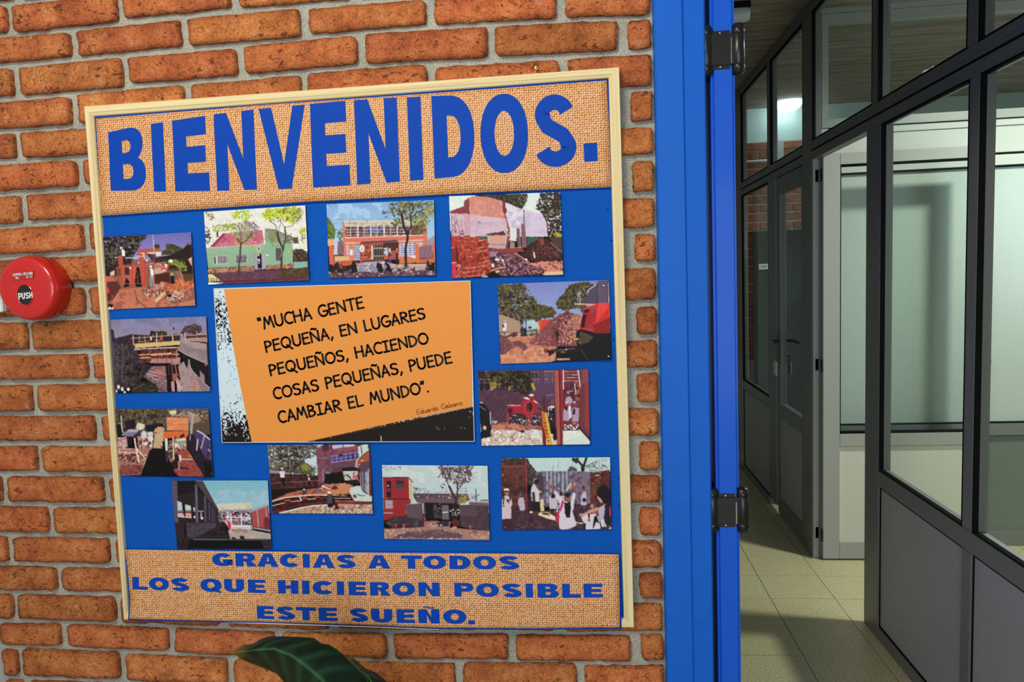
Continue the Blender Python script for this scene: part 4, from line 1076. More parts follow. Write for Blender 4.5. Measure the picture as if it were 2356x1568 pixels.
# 2 green house
PH.append(((460,465),8.042,[(72,180),(1948,58),(2018,1443),(155,1525)],[
('P','e4e2dc',[0,0,2100,0,2100,900,0,900]),('S','d8d4e0',50,.3,[0,0,2100,0,2100,700,0,700]),
('S','4a4450',26,.5,[80,420,160,480,210,640,170,780,100,760]),('P','554a48',[305,560,335,520,345,640,310,650]),
('P','c86880',[180,830,430,570,540,570,1000,520,1150,515,1200,770,1000,790,260,830]),('P','8a3c56',[180,830,430,570,470,600,260,820]),('P','a84a64',[400,640,470,640,500,700,460,710]),('S','b05470',20,.35,[280,800,600,580,1150,530,1190,760]),('S','e0a0a8',16,.25,[280,820,600,700,1150,680,1190,770]),
('P','7c8a78',[1200,480,1400,500,1690,640,1715,780,1210,780]),('S','9aa090',30,.3,[1200,480,1700,640,1700,780,1210,780]),('P','dce4e0',[1160,430,1185,430,1205,770,1180,770]),
('G','94b49c','88a890',[110,850,1210,780,1715,760,1725,1140,1230,1170,150,1220]),('P','8ab096',[1210,700,1710,780,1720,1130,1220,1160]),('L','c0b8b4',16,[110,850,640,810,1200,775]),('L','7a9080',4,[130,980,1000,960]),
('P','a8785c',[150,1225,1000,1180,1010,1270,150,1310]),('P','a06858',[1225,1165,1725,1140,1740,1215,1230,1245]),('S','7a4a44',34,.4,[150,1225,1725,1140,1740,1215,150,1310]),('S','c09070',30,.35,[150,1225,1725,1140,1740,1215,150,1310]),
('P','5a3a4a',[150,1310,1000,1270,2010,1205,2020,1450,150,1530]),('S','6c4458',40,.4,[150,1300,2020,1220,2020,1450,150,1530]),('P','4a3828',[1500,1240,2010,1210,2020,1390,1400,1400]),('S','5c4a30',40,.4,[1500,1240,2010,1210,2020,1380,1400,1400]),('P','6c1c30',[430,1455,700,1440,1400,1420,2010,1380,2018,1400,1500,1440,430,1490]),
('P','8ab0a8',[1725,1110,1990,1090,2000,1200,1740,1225]),('P','3c2c24',[1720,880,1900,860,1990,980,1990,1095,1730,1105]),('S','6a5a48',24,.3,[1720,840,1990,860,1990,1095,1730,1105]),('P','dce0dc',[1840,830,1980,740,1985,950,1930,860]),('P','5c4a40',[1720,650,1810,645,1830,760,1720,760]),
('P','c0ccc4',[248,1000,515,985,520,1140,250,1155]),('P','5a5058',[258,1008,292,1006,295,1140,262,1142]),('P','78707c',[325,1000,505,990,512,1130,330,1138]),('B','b8b8b4',[325,1000,505,990,512,1130,330,1138],60,.14,'x'),('B','a8a8a8',[325,1000,505,990,512,1130,330,1138],66,.12,'y'),
('P','b8c8c0',[650,980,870,965,880,1120,655,1130]),('P','6a6070',[660,985,865,970,872,1112,665,1122]),('B','a8a8ac',[660,985,865,970,872,1112,665,1122],66,.12,'x'),('B','a0a0a4',[660,985,865,970,872,1112,665,1122],66,.12,'y'),
('P','8478a0',[995,960,1200,945,1215,1235,1015,1255]),('P','181016',[1060,955,1135,950,1145,1215,1075,1225]),('P','b0a0c0',[1140,955,1205,950,1212,1230,1150,1225]),('P','a898b8',[1000,965,1060,960,1072,1230,1015,1245]),('P','e8e4f0',[1065,1050,1110,1045,1110,1075,1070,1080]),('P','aac040',[1055,955,1105,952,1105,990,1060,1000]),('P','9c94b0',[1075,1080,1110,1080,1110,1140,1075,1140]),
('P','504858',[1400,850,1500,845,1500,1080,1410,1080]),('B','8a8890',[1400,850,1500,845,1500,1080,1410,1080],50,.12,'x'),('E','dcd0c8',1090,862,36,52),('E','7a6060',1092,860,20,34),('P','e0dcd8',[1228,965,1262,962,1262,1000,1230,1000]),('E','e8e8e0',1240,685,14,12),('L','484450',4,[220,720,600,720,1240,688,1500,685]),
('S','7a6a68',22,.55,[620,520,700,380,860,330,980,360,1100,440,1080,560,980,640,940,740,700,740,640,640]),('S','9a90a8',16,.35,[620,520,860,330,1100,440,940,740,700,740]),('S','b0b858',18,.3,[540,460,860,360,1000,560,980,700,660,830]),('S','a8c030',26,.62,[590,190,700,160,900,160,960,270,840,350,760,330,620,290]),('S','98a838',24,.5,[200,500,260,420,420,400,640,400,700,440,560,520,430,540,300,560]),('S','5a4a40',18,.25,[420,380,700,400,600,540,400,520]),
('S','b0c828',34,.75,[1160,180,1260,110,1480,100,1780,80,1900,160,1800,320,1680,390,1560,300,1400,280,1280,380,1150,280]),('S','786038',24,.35,[1160,160,1900,100,1880,330,1300,360]),('S','d4e048',20,.3,[1160,160,1800,100,1700,350,1250,330]),('S','8a8090',18,.3,[1560,100,1920,100,1900,380,1700,420]),('S','a8b838',20,.45,[1840,500,1960,470,1960,660,1860,700]),('S','7a7050',20,.4,[1830,560,1960,640,1940,760,1850,680]),('S','8a8448',22,.4,[1250,500,1400,520,1460,820,1320,840]),('S','64584c',22,.5,[1560,540,1720,560,1720,720,1620,780]),
('L','4c3430',30,[760,760,745,900,745,1020,720,1180,730,1350]),('L','4c3430',20,[770,770,690,680]),('L','4c3430',20,[780,765,880,690,960,560]),('L','5a4444',10,[760,760,760,560,700,440]),
('L','48302c',36,[1510,1230,1510,960,1540,860,1460,700,1430,560]),('L','48302c',24,[1545,830,1590,640,1570,460]),('L','5a4440',12,[1430,560,1400,420,1280,340]),('L','5a4440',10,[1575,460,1700,440,1860,260]),('L','584440',8,[1560,460,1480,320]),('L','585050',8,[1440,600,1490,400,1500,300]),('L','d8b098',10,[1525,900,1490,1020]),('S','b8c030',18,.6,[1620,850,1690,880,1660,930,1610,910]),('S','a8b83c',18,.6,[930,800,1000,790,990,850,940,850]),('S','a8b040',20,.5,[660,770,730,750,720,840,680,840]),
('P','d4cc98',[150,1330,230,1330,380,1450,150,1470]),('B','5a4030',[150,1400,300,1400,360,1470,150,1480],50,.3,'x'),('P','e8e4dc',[150,1480,440,1490,300,1520,155,1525]),('S','6c5a48',22,.5,[100,180,250,220,290,330,230,350,120,260])],
 'pale green house behind trees in a small photo, upper row left',[(1990,1372)]))
# 3 brick school building
PH.append(((745,455),8.253,[(52,120),(2092,40),(2120,1468),(95,1525)],[
('G','7ea4d8','a8ccec',[0,0,2200,0,2200,900,0,900]),('S','a0c4ea',120,.4,[0,100,1100,80,1100,440,0,500]),
('R','4c5c34',[50,340,130,440,225,600,200,780,60,790],14),('S','6c8840',26,.45,[50,380,225,600,200,780,60,790]),('S','5a6c4c',26,.6,[260,600,350,570,360,880,250,760]),
('P','d8a878',[75,780,185,775,190,900,85,930]),('P','cfc0d0',[190,800,260,820,270,1080,190,1080]),('P','7a6478',[265,820,365,820,365,1080,275,1080]),
('P','d2735a',[355,440,470,430,1500,430,1935,400,1975,840,1970,1140,500,1200,370,1080]),
('P','c8c0b0',[370,450,380,420,450,430,1940,410,1930,520,1300,530,400,540]),('S','a89c90',60,.3,[380,440,1930,430,1930,520,390,535]),
('P','6a4448',[415,545,1880,520,1890,700,1660,715,425,745]),('P','5c68b0',[650,570,1140,560,1050,660,920,650,880,720,840,640,740,560]),('S','3c2830',50,.35,[415,545,1880,520,1890,700,425,745]),
('B','d8d4dc',[415,545,1660,525,1660,720,425,745],126,.09,'x'),('B','dcd8de',[415,545,1660,525,1660,720,425,745],54,.16,'y'),('L','f0ecf0',16,[410,755,1140,735,1880,705]),('L','f4f0f4',14,[650,540,655,740]),('L','f0ecf0',14,[895,545,900,735]),('L','f0ecf0',14,[1400,540,1400,720]),('L','f0ecf0',14,[1148,545,1150,735]),
('P','d4705a',[405,765,1880,715,1880,800,1400,810,700,850,410,850]),('L','e0c8bc',16,[405,855,700,850]),('L','dcd0cc',16,[1400,820,1880,800]),
('P','a85040',[690,830,1400,810,1420,1160,790,1180,690,1260]),('P','5a4c68',[700,850,1400,800,1400,820,760,870]),('L','3c3848',18,[740,845,1390,805]),('S','7a2c1c',34,.4,[690,860,900,860,900,1180,700,1260]),('S','d88060',22,.25,[690,950,920,950,900,1200,700,1260]),
('P','b0a8c0',[420,880,480,880,480,1080,430,1080]),('P','8088a8',[570,880,680,880,690,1190,580,1190]),('B','d8d4e0',[420,880,690,880,690,1190,430,1190],46,.18,'y'),('B','c8c8d8',[570,880,690,880,690,1190,580,1190],44,.14,'x'),
('P','383038',[940,900,1130,890,1140,1160,940,1170]),('B','c0a898',[940,900,1130,890,1140,1160,940,1170],48,.14,'x'),('L','d8c8bc',10,[940,955,1130,950]),('L','d0b8a8',10,[945,1105,1140,1100]),('P','d8ccd0',[905,900,935,900,940,1170,905,1170]),('P','4c2820',[1130,850,1420,840,1420,1000,1130,1000]),
('P','7c7ab0',[1430,870,1730,860,1730,1090,1440,1100]),('B','e4e0ec',[1430,850,1730,840,1730,1090,1440,1100],44,.3,'y'),('B','e4e0ec',[1430,850,1730,840,1730,1090,1440,1100],76,.14,'x'),('P','b8c0d8',[1750,850,1880,840,1880,930,1800,930]),('P','e0dce4',[1420,1100,1740,1090,1740,1160,1430,1165]),('P','d07058',[1425,1110,1600,1105,1740,1150,1740,1230,1430,1250]),
('P','cc6a50',[90,960,105,920,185,915,190,1250,110,1270]),('P','d87860',[490,900,560,895,565,1180,490,1180]),('P','e4e0e8',[495,980,545,980,550,1090,495,1090]),('P','d46c52',[1735,880,1800,870,1810,1240,1745,1240]),('P','d4684e',[2060,840,2120,830,2125,1170,2075,1160]),('P','9c8ca4',[1960,800,2110,710,2120,840,2060,850,2070,1130,1970,1150]),('P','9a7080',[1810,930,2050,900,2060,1140,1815,1150]),('B','5c4c60',[1810,900,2060,890,2070,1140,1815,1150],28,.35,'x'),('P','c86450',[1810,1160,2120,1140,2120,1230,1810,1240]),
('P','d8b088',[195,1100,480,1090,480,1190,200,1200]),('L','8a4838',10,[195,1110,480,1100]),('P','c05c44',[190,1200,490,1190,600,1220,780,1240,780,1290,150,1290]),
('P','a898a8',[600,1280,800,1210,1130,1190,1400,1270,2130,1240,2130,1400,600,1420]),('P','c8a890',[1290,1260,2120,1240,2120,1300,1300,1310]),('P','6a4a5c',[90,1400,600,1380,1200,1400,2125,1360,2125,1480,95,1530]),('S','c8a898',40,.25,[100,1330,2120,1300,2120,1470,100,1520]),('S','4a3444',44,.35,[100,1300,2120,1330,2120,1470,100,1520]),('P','8c84a0',[650,1290,900,1250,1150,1260,1150,1400,650,1400]),('S','e0d8e0',30,.3,[650,1270,1150,1220,1150,1400,650,1400]),
('P','e8e8e0',[1140,960,1220,930,1225,1060,1180,1090]),('P','6870b0',[1140,1000,1220,920,1225,1050,1160,1080]),('S','e8e8f0',18,.4,[1140,960,1220,940,1220,1080,1150,1080]),('P','d8c8b0',[1230,960,1270,950,1275,1060,1235,1060]),('P','3c3c60',[1220,1070,1280,1060,1290,1230,1230,1240]),('P','b04878',[1240,1110,1290,1110,1300,1170,1250,1170]),('E','1c1420',1245,1048,20,20),('P','24202c',[1370,1050,1410,1040,1410,1200,1370,1200]),('L','3c2c30',14,[1385,1180,1395,1290]),('P','d0c8d8',[1375,960,1398,960,1398,1000,1375,1000]),('P','d06048',[1150,1100,1220,1100,1200,1170,1150,1170]),
('E','f4f2ee',726,963,46,70),('E','a8a8a4',728,966,26,46),('E','e4e4e0',732,960,12,22),
('R','241c20',[190,1290,240,1200,290,1250,380,1340,390,1400,210,1440],14),('R','8a3c3c',[290,1290,340,1200,370,1340,300,1340],8),('R','18141a',[450,1290,530,1270,560,1190,610,1260,640,1400,490,1440,450,1340],14),('R','141018',[1000,1290,1030,1210,1090,1260,1140,1370,1110,1420,1020,1390],12),('R','141018',[1150,1280,1180,1200,1260,1290,1300,1420,1200,1390],14),('R','141018',[1940,1340,1970,1160,2010,1260,2110,1220,2120,1390,1950,1370],12),('R','1c1c20',[100,1270,190,1310,190,1400,110,1410],10),('E','585060',235,1390,26,32),('E','585060',505,1380,26,36),('E','8c8ca0',1175,1300,20,34),('E','4c4854',1975,1320,22,34),
('S','5c5a34',28,.5,[1230,90,1500,60,2090,50,2090,300,1960,360,1930,680,1700,700,1700,470,1560,420,1360,560,1270,460,1330,360,1240,280,1170,390,1110,290,1250,200]),('S','808438',26,.36,[1300,90,2090,60,2090,300,1900,660,1720,660,1700,380,1400,300]),('S','6c6aa8',22,.4,[1110,280,1240,250,1280,380,1170,400]),('S','b86850',20,.35,[1420,260,1660,260,1640,380,1440,380]),('S','b4b030',22,.35,[1900,180,2090,140,2080,300,1940,380]),('S','3c3028',22,.3,[1290,120,1900,80,1800,300,1400,300]),
('L','2c2024',44,[1560,1290,1550,950,1590,780,1590,680,1520,560,1480,320]),('L','2c2024',28,[1600,690,1660,520,1640,330]),('L','30242a',16,[1640,400,1760,280,1900,220]),('L','30242a',14,[1480,330,1420,200]),('L','30242a',14,[1640,330,1700,180,1690,90]),('L','2c2024',16,[1510,1295,1560,1260,1610,1300]),('L','5c6a90',4,[60,410,1200,395]),('L','68749a',4,[60,490,1200,485])],
 'two-storey brick school with motorcycles in a small photo, upper row middle',[(100,140)]))
# 4 demolished wall and brick stack
PH.append(((1025,440),7.65,[(62,85),(2018,12),(2075,1468),(115,1532)],[
('P','d8e4e4',[0,0,2200,0,2200,700,0,700]),('P','2c2420',[470,60,1440,40,1440,160,1340,320,1000,200]),('S','4c4a30',26,.45,[480,60,1440,40,1440,200,1340,320]),('S','d8e0e0',20,.2,[1230,30,1440,40,1480,300,1380,300]),
('R','2c2222',[1660,30,2020,10,2045,830,1830,820,1820,560,1700,380,1600,320],24),('S','d0d8dc',24,.3,[1600,60,1900,60,1880,360,1620,340]),('S','cccccc',22,.3,[1720,380,2040,330,2040,740,1840,700]),('S','5c4c38',28,.35,[1660,30,2020,10,2040,400,1800,500]),('S','a8a838',26,.6,[1830,700,2040,740,2045,820,1840,820]),
('R','8a3a44',[80,350,320,260,330,170,420,100,430,410,80,390],6),('P','c8847c',[420,110,470,85,760,100,1000,165,1060,480,440,410]),('S','d89088',70,.4,[420,110,1000,165,1060,480,440,410]),
('P','d0b4c8',[80,385,440,410,1060,480,1090,760,1080,1000,750,1000,740,790,100,790]),('S','c8a8c0',70,.4,[80,385,440,410,1090,500,1090,760,740,790,100,790]),('P','cc9cae',[330,400,440,410,440,790,340,790]),
('R','d0c0dc',[1050,180,1130,220,1300,300,1370,320,1700,400,1790,600,1810,800,1140,800],8),('P','dcd4e8',[1060,200,1360,320,1380,560,1140,640]),('S','c4b4d8',80,.4,[1060,200,1790,500,1810,800,1140,800]),
('R','7a3030',[1000,170,1050,170,1060,310,1085,320,1060,420,1100,560,1140,700,1110,990,1060,990,1100,700,1060,480,1010,340],8),('S','d0a8a8',22,.3,[1060,420,1120,560,1140,780,1090,900,1060,560]),('R','5a2c34',[1700,395,1740,400,1800,540,1820,800,1800,800,1780,560],6),
('L','6a4454',16,[1380,320,1385,560]),('P','845868',[1330,565,1395,570,1435,990,1345,990]),('P','6a4a54',[1250,655,1305,650,1330,980,1270,990]),('P','8c7480',[1290,655,1305,650,1330,980,1310,985]),('P','a08088',[1140,870,1220,900,1220,990,1130,1000]),('P','d8d8dc',[1130,640,1250,640,1250,880,1140,870]),
('P','3c5650',[1425,805,1690,805,1660,860,1500,920,1440,960]),('P','3c5a50',[520,790,740,790,745,880,530,830]),('P','d09a88',[760,780,1060,790,1060,900,760,900]),('P','c09cb0',[750,900,1060,900,1060,1000,750,1000]),('L','8a4c50',8,[750,935,1050,935]),('L','c89088',18,[740,780,1080,780]),('R','4c3038',[700,760,780,740,1020,700,1060,770,760,775],10),
('P','8c3c34',[760,1020,1340,990,1400,1060,1000,1080,770,1080]),('L','d8a898',8,[740,1015,1340,985]),('P','9a7894',[770,1060,940,1060,850,1160,780,1160]),
('S','7a3c50',16,.3,[100,400,180,430,330,770,110,780]),('L','7a4454',6,[110,400,120,780]),('L','7a4454',6,[200,480,270,780]),('L','7a4454',6,[260,500,330,780]),('L','7a4454',6,[150,430,190,780]),('P','3c1c28',[570,535,582,535,582,558,570,558]),('P','3c1c28',[596,525,608,525,608,560,596,560]),
('P','a4392c',[100,795,580,800,740,880,780,1180,820,1400,640,1500,115,1530]),('S','7a241c',44,.45,[100,795,580,800,740,880,800,1400,640,1500,115,1530]),('S','c05040',36,.3,[100,795,580,800,740,880,800,1400,640,1500,115,1530]),('P','b03428',[110,800,190,800,200,980,110,980]),('P','5c1818',[180,900,230,1100,220,1300,180,1300]),('P','7c2c34',[110,990,180,990,190,1240,120,1240]),
]+[('L','e0a890',9,[x,y,x+w,y-h]) for x,y,w,h in [(320,820,80,6),(440,800,80,4),(580,870,140,20),(350,1035,90,10),(540,1000,140,12),(540,1070,200,40),(370,1150,90,6),(620,1190,140,40),(640,1250,140,30),(290,1360,180,16),(480,1340,80,8),(570,1325,160,16),(310,1430,120,20),(420,1420,200,30),(440,885,80,4),(330,890,60,4),(200,870,60,-10),(100,995,70,6),(400,1500,300,40),(740,1290,50,30)]]+[
('P','d4ccc8',[430,790,520,775,520,800,440,800]),('P','e4b0a0',[580,860,720,850,600,880]),
('R','3c1c20',[1330,1110,1500,930,1690,810,1790,830,2060,1070,2065,1200,1700,1260,1450,1180],20),('S','6c3838',30,.35,[1400,1100,1700,830,2060,1080,2000,1200,1600,1230]),('P','8c4038',[1640,850,1720,820,1740,900,1700,960]),('P','4a3830',[1830,820,2050,800,2060,1060,1900,920]),('L','7a6064',24,[1850,900,2050,1070]),
('R','6a3c4c',[790,1190,1000,1060,1240,1080,1440,1240,1600,1260,1700,1400,1650,1480,1000,1490,860,1420,800,1300],16),('S','2c1420',24,.45,[800,1180,1240,1080,1500,1260,1700,1480,1000,1490]),('S','b08090',18,.36,[850,1180,1240,1080,1500,1250,1760,1440,1000,1480]),('R','3c2028',[800,1170,860,1140,900,1230,850,1280],10),
('R','d08878',[1440,1270,1700,1240,2060,1225,2070,1470,1700,1480,1750,1380,1500,1300],16),('S','8c4850',34,.42,[1500,1280,2060,1240,2070,1420,1750,1440]),('P','e0b8a0',[1750,1420,2070,1400,2075,1465,1730,1475]),
('L','c89080',20,[1220,1080,1330,1150,1450,1240]),('L','a86058',14,[1100,1080,1200,1150]),('L','e8e0dc',26,[1555,1080,1570,1160]),('E','e4dcd8',1420,1195,26,16),('E','ece4e0',910,1200,44,20),('L','dcd4d8',12,[880,1120,910,1200]),('L','dcd4d8',12,[970,1150,1020,1250,1040,1300]),('E','e4dcdc',1010,1215,26,18),('R','e4dcd4',[800,1280,860,1270,860,1320,820,1350],8),('R','d8d0c4',[880,1400,960,1390,940,1420,890,1430],6),('L','d88c70',26,[800,1400,900,1360,1050,1330]),('L','dcb498',14,[700,1400,640,1500]),
('P','d0344a',[110,1250,250,1280,200,1400,200,1530,120,1530]),('L','e8c8c8',12,[110,1260,190,1250]),('L','f0d8d8',10,[190,1310,260,1290,220,1400]),('P','401820',[170,1320,210,1340,200,1400]),('E','b0a0a0',230,1500,36,26),('E','5c2020',230,1505,22,16),('E','b0a8a8',700,1500,50,24)],
 'half demolished pink wall beside stacked bricks in a photo, upper row right',[]))
# 5 scaffold beam, dusk
PH.append(((245,720),8.252,[(75,125),(1888,60),(1965,1482),(170,1520)],[
('G','706c9c','9c90a4',[0,0,2000,0,2000,560,0,560]),('S','8884ac',120,.4,[80,80,1880,80,1880,330,80,330]),
('P','2c2230',[75,300,130,320,160,480,320,440,460,400,820,420,840,330,940,350,1140,350,1150,420,1400,400,1400,560,500,700,80,700]),('S','3c3040',30,.4,[75,300,160,480,820,420,1400,400,500,700,80,700]),('R','3c3424',[940,370,1010,335,1140,350,1140,420,950,430],8),
('R','46323c',[1400,390,1480,260,1560,230,1680,210,1790,250,1810,350,1700,400,1600,380],14),('S','6c5058',26,.3,[1400,390,1480,250,1700,215,1810,340]),('E','382c38',1278,292,16,28),('P','362c34',[1220,400,1320,390,1400,440,1400,520,1260,520]),('P','44343c',[1500,400,1900,400,1900,500,1500,500]),
('R','32262c',[80,480,300,540,540,580,620,760,650,920,880,1010,860,1100,660,1260,480,1400,180,1510,130,1200],16),('S','4c4044',30,.4,[90,560,500,580,640,900,850,1020,500,1380,160,1400]),('S','6a6064',16,.22,[90,560,450,600,400,1300,140,1300]),('S','1c1418',36,.4,[350,900,880,1000,600,1200,350,1240]),('L','6c5c60',9,[200,640,210,1150]),('L','6c5c60',8,[300,600,320,900,280,1280]),('L','706066',8,[120,560,160,1180]),('L','6a5a5c',8,[490,760,480,1080]),
('P','84606c',[860,1010,1120,1000,1160,1500,980,1500,940,1360,700,1210]),('S','a88088',26,.3,[860,1010,1120,1000,1160,1480,980,1400]),('S','5c404c',26,.35,[700,1200,1150,1200,1160,1500,980,1500]),('P','c07060',[940,1060,1090,1100,1100,1160,980,1180]),
]+[('L','dcc8cc',w,p) for w,p in [(12,[770,1150,960,1190]),(10,[820,1110,980,1130]),(10,[780,1190,900,1220]),(12,[880,1245,990,1262]),(12,[1100,1280,1155,1288]),(8,[1000,1210,1100,1230])]]+[
('R','2c2820',[480,1400,640,1300,860,1320,1000,1440,960,1500,480,1510],20),('S','48442c',30,.35,[480,1380,860,1320,990,1440,900,1500,480,1500]),
('P','140e12',[1120,960,1160,960,1210,1490,1160,1500]),('P','140e12',[1140,970,1400,960,1350,1150,1200,1280,1220,1490,1160,1490]),('L','6c3840',14,[1180,960,1190,1180]),('L','a04038',20,[1240,960,1260,1280]),('L','b05848',24,[1300,970,1340,1180]),('P','a05850',[1250,1150,1360,1140,1330,1290,1250,1290]),('P','c09090',[1220,1300,1290,1290,1300,1490,1240,1490]),('P','c08c8c',[1330,1210,1400,1280,1430,1490,1340,1490]),('S','e0c8c4',20,.4,[1330,1260,1420,1290,1430,1480,1340,1480]),
('P','a88c90',[1360,1010,1420,950,1480,900,1700,1150,1780,1260,1965,1420,1965,1485,1440,1490]),('P','8a7478',[1700,1180,1965,1440,1965,1485,1800,1485]),('S','967a80',50,.4,[1380,1010,1480,950,1700,1180,1900,1480,1440,1490]),('P','1a1218',[1400,760,1560,820,1700,900,1925,980,1955,1390,1780,1250,1640,1100,1560,960,1520,1040,1470,920]),('P','988088',[1545,870,1580,880,1600,1050,1560,1060]),('P','927a80',[1770,1080,1860,1180,1870,1330,1775,1240]),('L','c8b0b0',10,[1560,960,1640,1100,1780,1250,1960,1420]),('P','c07058',[1650,1290,1700,1320,1680,1480,1640,1480]),
('P','8a7880',[1390,530,1560,545,1900,575,1925,970,1700,880,1500,790,1340,690,1330,640,1395,620]),('P','a89098',[1390,530,1900,575,1910,700,1600,650]),('S','98848c',70,.4,[1390,560,1900,620,1920,960,1450,720]),('L','a898a4',22,[1340,680,1500,780,1700,870,1920,965]),('L','4c2a30',16,[1600,535,1900,555]),('P','b08878',[1500,490,1900,480,1900,540,1520,530]),
('P','dcb878',[535,580,960,550,1395,520,1395,600,960,635,545,665]),('B','b8905c',[535,580,1395,520,1395,600,545,665],44,.14,'x'),('L','ecece8',18,[530,688,960,665,1330,650]),
('P','5c2830',[640,700,1340,665,1400,860,1380,940,820,950,660,930]),('S','8c3c40',26,.4,[640,700,1340,665,1400,860,660,930]),('S','241418',24,.35,[640,700,1340,665,1400,860,660,930]),('L','e0a878',22,[620,790,830,780]),('L','d8b080',40,[860,790,1230,765]),('L','e0a878',18,[1260,785,1375,775]),('L','e4b888',18,[635,850,820,842]),('L','dcb090',18,[1330,850,1395,850]),('P','b48480',[850,860,1400,855,1400,945,830,950]),('L','dcd8dc',12,[1220,962,1400,955]),('L','8a3038',12,[1240,700,1240,960]),('L','8a3038',10,[970,700,970,960]),('L','8c3840',10,[1070,690,1070,900]),('L','903840',10,[1130,690,1140,940]),('L','c8b8b8',12,[1330,700,1330,850]),('P','1a1016',[900,960,1110,955,1110,1000,880,1000]),
('L','d8b094',12,[470,480,960,440,1440,410]),('L','e0b898',12,[1500,425,1900,400]),('L','e0b898',12,[1500,490,1890,465]),('L','dcb090',22,[505,430,515,600]),('L','dcb090',22,[950,380,960,640]),('L','dcb090',22,[1250,385,1265,600]),('L','dcb090',18,[1490,370,1500,520]),('L','dcb090',12,[720,440,745,640]),('L','d0a488',10,[1710,340,1715,490]),('L','d0a488',10,[880,410,885,520]),('L','d0a488',10,[620,430,625,550]),('L','d0a488',10,[1050,400,1055,520]),('L','c89078',12,[600,545,800,530]),('L','c89078',10,[900,525,1020,515]),
('P','d83c38',[1005,450,1040,450,1045,510,1020,510]),('P','d03034',[1450,400,1480,400,1480,460,1455,450]),('P','e8e4ec',[830,450,860,450,865,510,830,520]),('P','202030',[860,460,900,470,900,530,860,530]),('E','d84850',1885,985,22,18),('E','e4dce0',228,1400,28,40),('E','dcd4dc',300,1440,26,40),('E','e0d8e0',415,1445,30,34),('E','e8e0e4',345,1500,24,24),('E','d8d0d8',190,1480,16,34),('L','786068',10,[500,1450,720,1340])],
 'timber deck on props under a dusky sky, second photo in the left column',[]))
